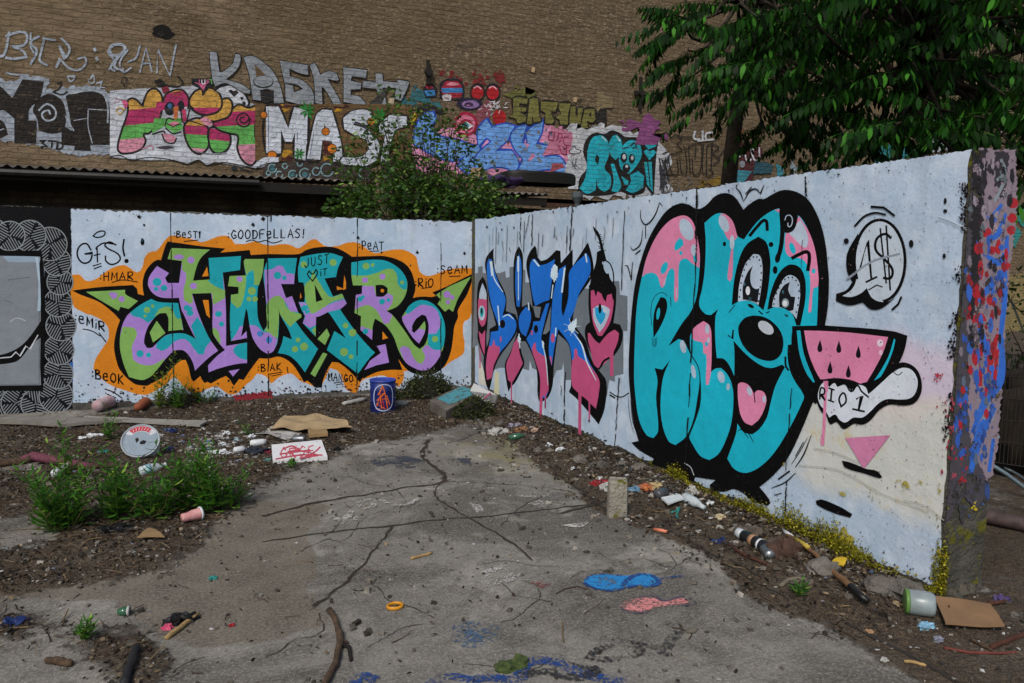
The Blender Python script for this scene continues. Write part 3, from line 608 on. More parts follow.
m.P(BL, [(491.4, 259), (493.7, 268.4), (499, 283.6), (505.4, 297.7), (505, 306), (502.5, 315), (510, 313.5), (516, 321.4), (515.4, 330.8), (508.4, 342.5), (499, 354), (494, 364.8), (491.4, 377.7), (487, 380), (486, 368), (487, 355.4), (490, 341), (490.8, 332), (498.4, 330.8), (498.4, 325), (493.5, 311), (490.5, 300), (487.8, 283.6), (486.9, 266), (488.4, 259)], lim=50)
m.E(K, 502.5, 324, 2.8, 4.2)
m.P(PK, [(487.4, 353), (489, 346), (492, 346), (494, 339), (495.5, 345), (500, 347), (499.5, 353), (494, 364.8), (491.4, 377.7), (487, 380), (486, 368)], lim=60); m.P(PK, [(500, 337), (501.5, 336), (501.5, 342), (500, 342)])
m.P(K, [(519, 246), (515.4, 253), (513.6, 265), (513.6, 288), (514.8, 305), (517.5, 315), (516.5, 334), (513, 345), (510, 353), (505, 364), (506.5, 382), (508.5, 392), (511, 387), (515, 383), (521, 372), (524.5, 363), (521.5, 352), (520.5, 341), (527, 341.5), (533, 327), (534, 312), (530, 303), (522, 307), (522.6, 288), (523.2, 265), (522.4, 253)], lim=45)
m.P(BL, [(516.3, 262), (519, 254), (521.3, 262), (521.3, 290), (519.5, 307), (516.7, 306), (515.3, 285)]); m.P(BL, [(519.5, 316), (526, 306.5), (530.6, 312), (530.6, 321.4), (526, 336.6), (521.5, 333), (519, 326)])
m.P(PK, [(513.6, 344), (517, 338), (520, 341), (519, 350), (523, 363.5), (516.6, 375), (512, 383), (508, 380), (506.5, 364), (511, 353)], lim=40)
m.S(PK, [(511.5, 382), (511.4, 418)], 1.3, sm=False); m.S(PK, [(480, 368), (480.5, 346)], 1.2, sm=False)
m.P(K, [(535, 245.5), (530.6, 250.8), (527, 259), (526.5, 268.4), (529.5, 283.6), (532.4, 305), (533, 318), (530, 330), (525, 340), (531, 352), (536, 366), (537.5, 380), (537.5, 393.5), (539, 401), (543, 401.5), (548.4, 397), (552.5, 386.4), (553.5, 375), (554, 365), (558, 334), (568, 343.7), (571, 357.7), (571, 385), (569, 392), (579, 401), (598.8, 424.5), (604.7, 408.7), (606.4, 381.7), (598, 369), (593, 362), (590, 355), (585.4, 340), (576, 327), (573, 320), (577, 300), (589, 282.4), (593.6, 272), (592.4, 257.8), (588, 242), (579.5, 255.5), (572.8, 266), (572.8, 249), (561, 263), (560.5, 251), (556.4, 250), (547, 259), (541, 261), (537.7, 256.6), (536.5, 248.5)], lim=40)
m.P(BL, [(532.4, 259), (535.3, 259), (540, 265.4), (547, 263.7), (555, 259), (551.7, 281), (549.4, 300), (543.5, 301.8), (535.3, 306), (532.4, 295.3), (530, 275.4), (530, 265)], lim=45)
m.P(BL, [(526.5, 339), (532, 329), (533.5, 321.5), (540, 321), (546, 304), (549.4, 303), (542, 333), (541.5, 341), (546, 356.6), (548, 377.6), (548.5, 390), (545, 399), (541, 395), (540, 377), (536.5, 364), (532, 351)], lim=45)
m.P(GR, [(533, 306), (541, 307), (539.5, 318), (535.5, 317)], sm=False); m.P(GR, [(551, 306), (550, 330), (546, 334), (543, 334)], sm=False); m.E(K, 536, 329, 2.2, 4)
m.P(PK, [(532, 350), (534, 343), (536, 343), (536.5, 350), (541, 354), (546, 357), (548, 377.6), (548.5, 390), (545, 396), (540, 395), (540, 377), (536.5, 364)], lim=50); m.P(PK, [(531, 331), (533, 330), (532.5, 335), (531, 335)])
m.P(BL, [(559, 269.5), (566, 265), (563.4, 281), (561.5, 308), (563, 317), (568, 300), (569, 285), (570, 270.7), (586.6, 253), (590, 260), (590, 274), (579.5, 293), (575, 308), (569.5, 321), (576, 333), (584, 349.5), (590, 363.6), (599.4, 380.5), (598.8, 393.5), (596, 408.7), (589, 402), (584.8, 398), (579, 393.5), (572, 385), (572, 361), (569, 343.7), (558.4, 329), (555, 343.7), (551.7, 366), (549.3, 356.6), (549, 343.7), (551, 326), (552, 305), (554, 290.6)], lim=42)
m.P(PK, [(572, 360), (574, 359), (574.5, 349), (577, 349), (578, 356), (587, 362.5), (592, 368), (599.4, 380.5), (598.8, 393.5), (596, 408.7), (589, 402), (584.8, 398), (579, 393.5), (572, 385)], lim=45); m.E(PK, 552.8, 338, 2, 4.5); m.P(PK, [(549.5, 356), (552, 357), (551.7, 366)])
for (x0, y0, x1, y1, w) in [(580, 392, 579.6, 448, 3), (589.5, 400, 589.3, 421, 1.6), (541.3, 394, 540.2, 431, 2.8), (545.5, 394, 545.3, 408, 1.4)]: m.S(PK, [(x0, y0), (x1, y1)], w, sm=False)
m.P(PK, [(540.8, 385), (543, 390), (542.5, 402), (539.5, 402)], sm=False)
# one-eyed figures
m.P(K, [(482.6, 276.5), (478.5, 283), (477, 297), (477, 315), (478, 330), (477.5, 338), (480, 347), (484.5, 358), (486.8, 354), (486.5, 338), (487.5, 325), (488.3, 305), (487.5, 290), (485.5, 281)], lim=50)
m.P(WR, [(482.5, 283), (479.7, 292), (479, 299), (486.6, 300), (486.3, 292)]); m.P(PK, [(478.3, 300), (480, 298), (481, 300), (483, 298), (484, 300), (487, 299), (487, 312), (485, 324), (482, 327), (479.4, 322), (478.2, 312)], lim=60)
m.E(WR, 481.8, 313, 3.4, 7.5); m.E(T_, 481.8, 312, 1.9, 5); m.E(K, 481.7, 311, .9, 3); m.P(PK, [(478.6, 331), (482, 334.5), (485.3, 330), (485, 345), (484.5, 355), (481, 345)])
m.P(K, [(589, 285), (588.5, 305), (590, 322), (586, 326), (585, 335), (587.5, 345), (592, 356), (594, 366), (600, 370), (601, 367), (606, 361), (610, 358), (614, 356), (621, 345), (623, 333), (620, 324.5), (613.5, 323), (616, 305), (616.5, 290)], lim=50)
m.P(PK, [(591, 287), (591, 305), (593, 322.6), (598, 335.5), (602, 336), (610, 322.6), (613.5, 305), (613.5, 293), (605, 296)], lim=50)
m.P(PK, [(587.9, 333), (590, 333), (594.8, 340), (599.5, 343.7), (607.7, 334), (614.7, 329.6), (619, 333), (618, 341), (613.5, 352), (610, 357.7), (602, 366), (597.6, 368), (593.6, 363.6), (591, 352), (588.2, 340)], lim=50)
m.P(PK, [(610, 354), (613.5, 352), (613.5, 376), (610, 376)], sm=False); m.S(K, [(600.6, 367), (604, 361), (609, 358)], 2.2)
m.P(WR, [(593, 308.5), (593.6, 319), (599.5, 332.5), (605, 325), (610, 311), (607.7, 307.3), (600, 305)]); m.P('#1aa0d8', [(595, 307), (596, 316.7), (600.6, 325), (605, 318), (606, 309)]); m.E(K, 600, 308.5, 1.6, 5); m.E(WR, 605, 309.5, 2.2, 3.4)
m.P(K, [(593, 226), (596, 229), (599, 233), (602, 242), (604, 250), (605.5, 256), (607, 262), (609, 274), (611, 280), (616.5, 289), (613, 301), (611, 292), (608, 290), (606, 302), (603, 298), (601, 291), (598, 290), (596, 297), (594, 290), (589, 291), (591, 279), (596, 262), (597, 252), (601, 250), (598, 238), (594, 231)], lim=55)
m.E(WR, 606.5, 267.5, 2.7, 6.5, -12); m.E(WR, 603, 263, .8, 1.6); m.S(K, [(604, 259.6), (610, 263.7), (613.5, 274), (613.5, 289)], 1.3)
for i in range(9): m.S(K, [(598+i*.6, 236+i*2), (598+i*.6+random.choice([-3, 3]), 234+i*2)], .7, sm=False)
# white shines
SH = '#cfe6f6'
for (q, w) in [([(491, 262), (492.5, 275)], 2.6), ([(492, 270), (495, 280), (503, 292)], 1.1), ([(518.3, 257), (518.3, 271)], 1.9), ([(518.5, 271), (518.5, 300)], .8), ([(534, 260), (539, 266)], 1.6), ([(553, 285), (551.5, 298)], 1.1), ([(564.8, 268), (562, 292)], 1.7), ([(573.7, 333), (582, 345), (586.6, 361), (596, 380)], 1.5), ([(585.5, 254), (587, 262)], 1.4), ([(503, 317), (508, 314.8), (513.5, 319)], 1.3), ([(542.5, 343), (546, 360), (548, 385)], 1.0), ([(498, 306), (499.5, 325)], 1.1), ([(528.5, 303), (529, 310)], 1.2), ([(519, 334), (520, 348)], 1.1), ([(556, 328), (555.5, 336)], 1.2)]: m.S(SH, q, w, taper=len(q) > 2)
m.P(SH, [(555, 264), (557.5, 267), (558, 275), (555, 282), (551.5, 278), (551, 270)], rough=.7); m.P(SH, [(568, 326), (572, 322), (577, 318), (576, 327), (573, 333), (569.5, 331)], rough=.8); m.P(SH, [(518, 336), (521, 338), (520.5, 343), (518, 342)], rough=.5); m.P(SH, [(542, 340), (544, 343), (544, 349), (542.5, 347)], rough=.4)
for a in range(7): m.S(SH, [(572, 327), (572+9*math.cos(a*.9-1), 327+9*math.sin(a*.9-1))], .35, sm=False)
m.S(K, [(610, 392), (616, 396), (622, 397), (629, 393)], 1.2); m.S(K, [(610, 395), (615, 398)], 1.6)
m.build('lettering_mural', rw, 'blue lettering dripping pink over a grey blocky cloud with two one-eyed figures')

# ---- turquoise bubble mural
MOSSY = m_decal('yellow_stain', '#8f8214', .44, 40, '#b3a434')
m = Mural(on_right, lambda c: MOSSY if c == '#9a8c14' else paint(c, .16 if c in (K, TU) else .2), start=.0045)
RM = [(629.2, 375), (629.4, 353), (632.3, 309), (636.7, 278), (647, 243.6), (658.7, 221.6), (669, 209), (680.7, 203.3), (689.5, 204.8), (698, 209), (706.3, 205.5), (715.8, 196), (726, 193), (735, 196.7), (744, 209.6), (750.5, 203.8), (758.7, 199), (764.5, 199), (772.7, 194.4), (782, 190.3), (791.5, 190.3), (801, 193.8), (809, 200), (817, 213), (823, 229.5), (826.6, 247), (828.4, 265), (829.6, 280), (828.4, 307.7), (825.5, 325.4), (848.6, 327), (892.5, 331), (908, 335.6), (905.7, 348), (900.6, 361), (893, 373), (881, 387.6), (866, 396), (830, 397), (816, 400), (813.7, 402), (802.5, 429), (788, 458.6), (773, 476), (760, 487), (769, 498), (771, 503), (768, 505.5), (752, 501), (745, 494), (734, 489), (724.7, 491.6), (712, 490), (710, 485), (716, 480), (707, 478.7), (695.7, 477), (694, 482), (686, 483.5), (666.7, 469), (652, 464), (654, 458.5), (639.6, 450), (631.6, 442.4), (639, 441), (633.8, 422), (631, 398)]
m.fuzz('#1c1d20', RM, 900, 1.7); m.P(K, RM, lim=50)
m.P(TU, [(642, 278.7), (647, 258), (657, 236), (669, 221.6), (680.7, 215.8), (688, 216.5), (694, 223), (698, 237.7), (700.4, 255), (699.7, 273), (696.8, 297.6), (691, 312), (682, 324), (669, 346), (679, 339), (685, 341.5), (691, 354.7), (698, 365), (700, 380), (698, 397), (694, 419), (686.5, 436.5), (676, 445), (669, 441), (663, 425), (661, 404), (663.5, 378), (670.4, 360), (663, 369.5), (655, 368), (658, 380), (656.5, 397), (658.7, 430.7), (654, 438), (647, 435), (639.6, 420), (636, 397), (634.5, 375), (636, 324), (638, 300)], lim=50)
m.P(PN, [(642.5, 277), (647, 273.6), (654, 273), (658.5, 277), (661, 286), (663, 288), (665.5, 284), (667, 276), (670, 270), (673, 268), (675, 272), (674.5, 298), (676, 302.5), (678.5, 299), (679, 270), (680.7, 261), (686.5, 258.5), (692, 263), (699.8, 268), (700.4, 255), (698, 237.7), (694, 223), (688, 216.5), (680.7, 215.8), (669, 221.6), (657, 236), (647, 258)], lim=80)
m.P(TU, [(680, 238), (683.5, 240), (684, 245), (680, 248.5), (676, 251), (675, 249), (676, 243)]); m.E(TU, 664.7, 268, 3, 6.4, 22); m.E(TU, 681.4, 253, 1.5, 2.2); m.P(TU, [(694, 256), (697, 253), (698, 263), (694.5, 262)])
m.E(WR, 687, 229.5, 6.4, 11.5, -22); m.E(WR, 694.2, 250, 2.8, 5.8); m.S(WR, [(664, 285), (666.5, 278)], .8); m.S(WR, [(677, 288), (677, 298)], 1)
m.P(K, [(661, 297), (655.5, 309), (653.6, 322), (654, 338), (661.6, 325.4), (667.5, 309), (666.3, 299)], lim=70); m.E(TU, 658.7, 313.7, 1.7, 6, 8)
m.S(K, [(652, 325), (651.5, 308), (655, 297), (662, 292.5), (668, 296)], .6); m.S(K, [(671, 297), (671.5, 306)], .6)
for k in range(4): m.S(K, [(652.5, 338+k*2), (655, 340+k*2.2), (657, 337.5+k*2)], .6)
m.P(TU, [(705, 223), (715.8, 214.3), (724.6, 213.6), (733.4, 221.6), (738, 236), (744.6, 239.5), (749, 233), (758.7, 221), (770.4, 212), (782, 208.5), (799.7, 216), (809, 230.7), (815, 247), (818, 265), (819, 280), (817.5, 325.5), (792.7, 326), (792.7, 344), (788.5, 345), (788, 354.6), (790, 368.7), (795, 380.4), (804.4, 395.6), (802.5, 403), (791, 426.4), (776, 451), (761.5, 466), (747, 472.8), (735, 469), (727.8, 458.6), (736.6, 433.7), (738, 423.4), (744, 432), (752.7, 434.4), (760, 429), (767.4, 417.6), (771, 404), (776, 386), (785.6, 367), (783, 364.5), (771.6, 368), (761, 365), (747, 354.6), (734, 340.5), (735, 353.4), (734.8, 376), (730.5, 366.4), (724.6, 359), (717.3, 358), (715.8, 338.6), (716, 317), (718.8, 309), (711.4, 315), (705.6, 313.7), (699.7, 305), (702.6, 289), (705, 273), (706.3, 243.6)], lim=50)
m.P(TU, [(690.5, 338), (692, 333), (695.3, 327), (704, 321), (710, 325.4), (712, 335.7), (711.4, 372), (716, 368.6), (721.7, 368), (727.5, 373.8), (732, 383), (734, 397), (732, 422), (726, 441), (718.8, 454), (710, 460), (701, 456), (693, 444), (689.8, 436), (697, 418), (700.8, 404), (701.3, 384), (698.8, 366.4), (692, 355)], lim=50)
m.P(PN, [(692, 333), (695.3, 327), (704, 321), (710, 325.4), (712, 336), (711.5, 372), (709, 385), (706.5, 384), (707, 355), (704, 353), (703, 343), (697, 341), (694, 339.5)], lim=70); m.E(WR, 707.8, 329, 2.1, 5); m.E(WR, 709, 340, 1.3, 2.8); m.E(TU, 707, 344, 1.6, 2.2)
m.E(WR, 683.6, 346.6, 3, 6.6, -12); m.E(WR, 694, 371.5, 2.2, 7, -10); m.E(WR, 721.7, 377, 3.4, 6, -15); m.E(WR, 728.7, 386.7, 1.7, 3.6)
m.S('#0b2a30', [(685, 341), (692, 355), (698.7, 367), (701, 384), (700.5, 404), (696.5, 418), (689.5, 436)], 1.0)
m.P(PN, [(721, 213.7), (726, 214.2), (733.4, 221.6), (738, 237), (735, 240), (729.7, 240), (726, 235), (724, 229)], lim=60); m.E(WR, 724.4, 223.5, 4.6, 8.8, -22); m.E(WR, 732.7, 242.5, 2.3, 7.5); m.P(PN, [(731.8, 249), (733.7, 249), (732.8, 277), (730.5, 281.5), (728, 278)])
m.E(K, 725, 244, 1.7, 2.4)
m.P(PN, [(775, 209.8), (782, 208.8), (780.4, 213)], sm=False)
m.P(PN, [(799.7, 216), (809, 230.7), (815, 247), (818, 265), (818.8, 286), (814, 288.5), (812, 311), (810, 313), (809, 311), (811, 288), (810, 272), (806, 262), (800, 258), (792.7, 257.7), (786.8, 253), (785.6, 240), (787, 232), (795, 224)], lim=70)
m.P(WR, [(789, 232.5), (796, 225), (801, 220), (806.7, 230.7), (809, 241), (806.7, 248.3), (801, 245)]); m.E(TU, 793, 248.3, 2.7, 6, -18); m.E(TU, 814.3, 271, 1.8, 2.6)
m.P(K, [(780, 207), (781, 222), (783.5, 231), (789, 233), (795, 229), (798, 220), (799, 210)], lim=60); m.S(K, [(782, 212), (783, 232), (781, 249.5), (778, 259)], 4.4); m.E(K, 778.3, 258, 2.7, 5, 10)
m.S(WR, [(785.6, 220), (787, 216), (791, 215.5), (793, 220), (791.5, 226), (789, 226.5), (788.5, 223)], .9); m.E(K, 775.7, 270, 2.4, 4)
m.S(K, [(750.5, 235.5), (757.5, 227), (764, 220.5), (767, 221.5), (767.8, 230)], 3.2); m.S(K, [(793, 258), (799.7, 254.5), (808, 252), (810, 257.7), (808.5, 270)], 3.6); m.E(K, 771.6, 244.5, 2.4, 2.6)
# left eye
m.P(K, [(759, 236.6), (767, 242.4), (770.4, 255.3), (771, 267), (768, 293.7), (764, 310.5), (756, 303.5), (748, 300.7), (740, 301.3), (732.3, 305.4), (735, 278.4), (741, 255.3), (748, 243.6)], lim=60)
m.P(WR, [(738.5, 301.5), (740, 284), (745.8, 264.4), (754, 254), (760, 255.3), (762.8, 264), (762.8, 278.4), (761, 293.7), (759, 305), (756, 303), (748, 300.5)], lim=60)
m.P('#15181d', [(743.4, 299.5), (743.4, 286.6), (748, 272.6), (753.5, 265.5), (751, 275), (752, 285), (756, 289), (760, 288), (758, 303), (750, 300.5)], lim=60); m.E('#dfe5ee', 748.5, 290.7, 2.2, 4.4); m.E('#3a6a78', 745, 284, 1, 1.8); m.E('#1f4d57', 750.5, 299, 1.4, 2)
for (x, y) in [(740, 297), (741, 290), (741.6, 283), (743, 276), (744.8, 270), (747, 264.5), (750.5, 259.5), (754, 257), (757.5, 257), (760, 260), (761.5, 266), (761.8, 273), (761.5, 280), (760.8, 287), (760, 294), (759, 301)]: m.E('#20242a', x, y, .75, 1.1, n=8)
# right eye
m.P(K, [(791.5, 264.4), (801, 268), (806, 280.8), (806, 299.5), (803, 316), (801, 325.5), (797, 325.5), (792.7, 313.6), (785.6, 308.3), (776, 307), (768, 310), (770.4, 296), (776, 279.6), (783, 269)], lim=60)
m.P(WR, [(772.7, 306.8), (774, 299.5), (779.8, 286.6), (785.6, 277.3), (791.5, 275), (798.5, 279.6), (801, 289), (799.7, 304), (797, 319), (793, 313.6), (785, 308.5)], lim=60)
m.P('#15181d', [(780, 307), (780, 293.7), (784.5, 285.5), (790.3, 282), (789, 290), (791.5, 296.5), (796, 297), (794, 310), (790, 311), (785, 308.5)], lim=60); m.E('#8fa0a8', 786, 303, 3.6, 4.6); m.E('#e3e8f0', 785.6, 303.4, 2.4, 2.9); m.E('#3a6a78', 783.6, 292, 1, 1.6)
for (x, y) in [(774.5, 304), (775.3, 299), (777, 293.5), (779.5, 288), (782, 283), (785.5, 279.5), (789, 277.5), (793, 277.5), (796.8, 280.5), (798.8, 285), (799.5, 291), (799.2, 298), (798.5, 305), (797, 312)]: m.E('#20242a', x, y, .75, 1.1, n=8)
# nose, mouth, tongue
m.P(K, [(738.7, 329), (743.4, 319.5), (750.5, 316), (761, 316), (771.6, 320.6), (781, 331), (784, 341.7), (782, 353.4), (775, 360), (765.7, 360.5), (754, 355.8), (743.4, 345)]); m.E('#c4ccd8', 766.5, 327.7, 9, 5.4, 38)
m.E(K, 751.5, 306, 3.4, 1.7, 30); m.E('#0b4a55', 787, 315.5, 2.2, 1.1, 30); m.S(K, [(729.5, 312.5), (735.5, 305)], .8); m.S(K, [(759.5, 311), (763, 314)], 1.4); m.S(K, [(767, 313), (770, 311.5)], 1.1); m.S(K, [(729, 335.5), (733, 338.5), (733.8, 330)], 1.4); m.S(K, [(786, 357), (786.5, 366), (789, 370)], 2)
m.P(PN, [(738.5, 385), (742, 382.3), (749.5, 385.3), (754.6, 394), (758, 390.4), (764, 391.8), (767, 398.4), (765.6, 407), (759.8, 419), (752.4, 425.5), (745, 422), (740, 410)], lim=60); m.S(K, [(754.5, 391), (755.6, 402)], 1.5, taper=True); m.E(WR, 750, 391, 2.3, 4.8, -18); m.E(WR, 764.8, 399, 1.7, 3.6)
m.S(K, [(738.5, 431), (742, 429.3), (748, 432), (754, 442)], 1.2, taper=True); m.S(K, [(744, 431), (749, 438)], .7)
# flourishes round the outline
for (q, w) in [([(736.4, 187.3), (741, 193), (744, 201.4)], 1.3), ([(745, 200), (750.5, 191), (756.3, 189), (761, 193.8), (764.5, 185)], 1.4), ([(746, 194), (752, 187)], .9), ([(663, 206), (660, 202.6), (655.8, 214.3), (647, 224.5), (641.8, 220), (641, 210)], 1.2), ([(631, 246.5), (633.8, 250), (641, 243.6), (643, 230)], 1.1), ([(625.5, 265.6), (628, 266), (631.6, 280), (633, 262)], 1.1), ([(646, 226), (646, 238)], .8), ([(636, 254), (641, 250)], 1.0),
               ([(812, 435), (804, 455), (796, 467)], 1.3), ([(808, 438), (800, 452), (792, 464)], .8), ([(804, 442), (796, 456)], .8), ([(796, 473), (786, 482), (772, 488)], 1.2), ([(790, 471), (779, 479)], 1.5), ([(782, 493), (775, 495)], .8), ([(631, 400), (633, 420), (638, 436)], .6), ([(628.5, 395), (630, 415), (634, 433)], .5)]: m.S(K, q, w, taper=len(q) > 2)
m.S('#aab2ba', [(685, 463), (691, 467), (694.5, 475)], .9)
# the melon slice and its cloud
m.P(K, [(801, 326), (795, 326), (793, 330), (792, 345), (794, 366), (800, 382), (808, 396), (816, 404), (826, 396), (870, 398), (881, 387.6), (893, 373), (900.6, 361), (905.7, 348), (908, 335.6), (892.5, 331), (848.6, 327)], lim=50)
m.P(PN, [(804.8, 330.5), (825, 331), (851.5, 332.7), (888.9, 337), (883.7, 352.5), (876.4, 367), (867.6, 381.8), (858, 384), (838, 384), (828, 384), (820.8, 378.8), (812, 361), (807.6, 346.6)], lim=40)
m.P(TU, [(797.3, 330.5), (801, 330.5), (804.6, 354), (815.5, 382), (814, 382.5), (807, 373), (800.3, 354)]); m.P(TU, [(894.7, 338.6), (896, 340), (892.5, 354), (883.7, 373), (872, 390), (869.8, 387.6), (880.8, 371.5), (889.6, 355.4)], lim=60)
for (x, y) in [(820.5, 346.6), (839.5, 347.4), (859, 352.5), (830.7, 368), (849, 372)]: m.P('#141016', [(x+.3, y-7), (x+2.4, y+1.5), (x+1.6, y+5), (x-1.4, y+5), (x-2.4, y+1.5)], lim=80)
m.E('#f0d7e6', 880.8, 343, 3.2, 3.6); m.E('#efc6dc', 881.5, 352.5, 1.9, 2.6)
m.P(K, [(817, 381), (815.5, 392), (817.4, 402), (822.5, 412.5), (826, 413), (830.7, 424), (837, 422), (844, 429), (851, 425.5), (855, 423.5), (863.5, 424.5), (871.7, 419.5), (880, 410), (890, 404.5), (904.5, 405.5), (915, 403), (921.5, 394), (922.5, 383), (919, 371.5), (911.6, 364.5), (901, 362.5), (890, 371), (866, 384), (852, 380), (838, 378), (826, 379)], lim=85)
m.P('#d5dce8', [(821, 386), (825, 381.5), (830, 387), (835, 383), (838, 386), (846, 384), (852, 391), (858, 385), (866, 387), (869, 394), (873, 391), (884, 381), (893, 373), (902, 368), (911, 369), (917, 376), (918.5, 384), (915.5, 394), (910, 398.5), (900, 399.5), (888, 399), (879, 403.5), (871, 411.5), (863, 417.5), (854, 417.5), (846, 422.5), (840, 419.5), (836, 414.5), (830, 417.5), (826, 410.5), (821, 405), (818.5, 396)], lim=85)
m.P(PN, [(824, 381), (829, 381), (828.5, 392), (825.3, 392)], sm=False); m.S(PN, [(826.5, 385), (825, 420), (823.3, 444)], 3.0); m.E(PN, 823.2, 441, 2, 4.5)
m.S(K, [(869, 397), (862, 391), (858, 385.5), (852, 391.5), (846, 384), (838, 386)], 1.8)
m.S(K, [(820.5, 399), (821.5, 388), (825, 389), (824.5, 394), (821.5, 394), (825.5, 400)], 1.7); m.S(K, [(829.5, 388), (835, 390)], 1.6); m.S(K, [(832.5, 389), (831.5, 400)], 1.9); m.S(K, [(829, 400), (834.5, 402)], 1.6)
m.S(K, [(843.5, 393), (839.8, 399), (842, 406.5), (846.5, 402), (846, 395)], 1.9, closed=True); m.S(K, [(857.5, 399), (862.5, 396), (859.5, 409)], 2.1, sm=False); m.S(K, [(853.5, 409), (865, 411.5)], 2.0)
m.S('#3a3d42', [(894, 372), (899, 375), (903, 372)], 1)
m.P('#cb7fa6', [(846, 438), (891, 435), (864.5, 469)], sm=False)
m.P(K, [(842.5, 460.5), (850, 462), (861.5, 466.5), (866, 468.5), (878, 471), (883, 477), (880, 478), (865.6, 473.5), (846, 467.5)]); m.P(K, [(816.4, 500.6), (822.5, 499.4), (841, 506.8), (853, 514), (851, 517.5), (835, 513), (818, 505)])
# the speech bubble
m.P(K, [(859, 233), (848, 253), (847.6, 271), (853, 282), (847, 290), (837, 293.7), (836.5, 301), (849.3, 305.5), (863.4, 302.5), (872, 309.5), (882.7, 308), (895, 298), (860, 260)], lim=50)
m.P('#c3d0de', [(880.5, 220), (892, 226), (902, 244), (904.5, 262), (902, 283), (893, 299), (883, 302), (873, 298), (867.5, 288), (862, 293), (852, 297), (843, 296), (852, 290), (857, 280), (855, 272), (855, 252), (862, 233), (871, 223)], lim=60)
m.S(K, [(880.5+25.3*math.cos(a), 261-41*math.sin(a)) for a in [R(v) for v in range(205, -82, -15)]], 3.0)
for (q, w) in [([(855.5, 226), (865, 216.4), (875.7, 212.8), (886, 214.6)], 1.9), ([(872, 206.7), (884.5, 207.6), (895, 215.5)], 2.2), ([(902, 297), (899, 304), (893, 309.5)], 2), ([(860.8, 269), (868.7, 241), (872, 278)], 2), ([(867, 282), (877.5, 277)], 2), ([(891.5, 238), (886, 234), (877.5, 239), (876.6, 250), (884.5, 258.5), (893, 269), (891.5, 278), (884.5, 278)], 2.6), ([(881, 228.7), (887, 283)], 1.7), ([(887, 226), (891, 290)], 1.8), ([(869.5, 290), (877.5, 285), (883, 287)], 1.3)]: m.S(K, q, w, sm=len(q) > 3)
m.S('#8e98a6', [(848, 279), (872, 262), (900, 254)], 2.2); m.E('#141518', 847, 241, 2.6, 2.8); m.E('#141518', 912, 243.6, 2.3, 3.8); m.E('#141518', 946, 201, 1.5, 3); m.E('#17181b', 946, 211, 2, 1.8); m.E('#17181b', 945, 256, 1.6, 2.6)
for _ in range(230):     # soil splashed on the foot of the wall
    t = random.random(); x = 478+t*465; y = 390+t*199-random.expovariate(.4); q = random.uniform(.2, 1.3)
    m.P(random.choice(['#1c1a18', '#2d2822', '#3c352c']), [(x-q, y), (x, y-q*.9), (x+q, y+.3), (x, y+q)], rough=.35)
# flakes, moss stains, red flecks
for _ in range(330):
    x = random.uniform(820, 960); y = random.uniform(165, 570); m.E(random.choice(['#2c2d30', '#3d3e42', '#8a5a63']), x, y, random.uniform(.2, .75), random.uniform(.25, .8), n=6)
for _ in range(70):
    t = random.random(); x = 478+t*460; m.E('#2b2c2e', x, 219-t*66+random.expovariate(.15), random.uniform(.3, 1), random.uniform(.3, 1.2), n=7)
YM = '#9a8c14'
for (x, y, rx, ry, n) in [(905, 486, 9, 6, 16), (941, 488, 3.5, 14, 20), (921, 480, 5, 5, 6), (870, 495, 20, 6, 10), (940, 565, 5, 26, 30), (842, 540, 18, 10, 40), (785, 470, 2, 22, 6), (786, 504, 2, 8, 8), (886, 512, 3, 10, 8), (845, 495, 8, 4, 6)]:
    for _ in range(max(2, n//4)):
        a, bq = random.gauss(x, rx*.4), random.gauss(y, ry*.4); q = random.uniform(.3, .6)*min(rx, ry)+1
        m.P(YM, [(a+q*random.uniform(.6, 1.3)*math.cos(t_*.7)*(1 if rx > ry*.6 else .6), bq+q*random.uniform(.6, 1.3)*math.sin(t_*.7)) for t_ in range(9)], rough=.4)
for i in range(70):
    t = random.random(); x = 705+t*236; y = 497+t*89-abs(random.gauss(0, 3.2)); q = random.uniform(1, 3)
    m.P(YM, [(x-q, y), (x, y-q), (x+q, y+.5), (x, y+q)], rough=.6)
for _ in range(40):
    x, y = random.gauss(952, 5), random.uniform(395, 480); q = random.uniform(.4, 1.8); m.P(random.choice(['#a3203a', '#b04a5a']), [(x-q, y), (x, y-q*1.5), (x+q*.6, y), (x, y+q*1.8)], rough=.4)
for _ in range(12): m.E('#b03040', random.gauss(938, 3), random.gauss(376, 3), .9, 1.2, n=7)
m.S('#dde6f0', [(921, 336), (924, 345), (928, 352), (931, 360), (934, 366)], .45, taper=True); m.S('#dde6f0', [(938, 216), (946, 218), (956, 222), (962, 226), (968, 228)], .4, taper=True); m.S('#8d97a4', [(939, 217.5), (956, 224), (968, 230)], .8)
for (q) in [[(800, 465), (840, 470), (880, 492), (930, 512)], [(905, 500), (925, 505), (945, 520)], [(815, 448), (835, 452), (860, 462)]]: m.S('#b3b2a6', q, .7)
for _ in range(420):
    z = random.uniform(.7, 2.12)
    if mnoise.noise((z*5, 2, 2)) < -.05: continue
    px, py = proj((XR, YE+abs(random.gauss(0, .016)), z)); q = random.uniform(.6, 2.3)
    m.P(random.choice(['#121014', '#1b161a', '#2a1a20']), [(min(px-q, px), py), (px, py-q), (px+q*.2, py), (px, py+q)], rough=.4)
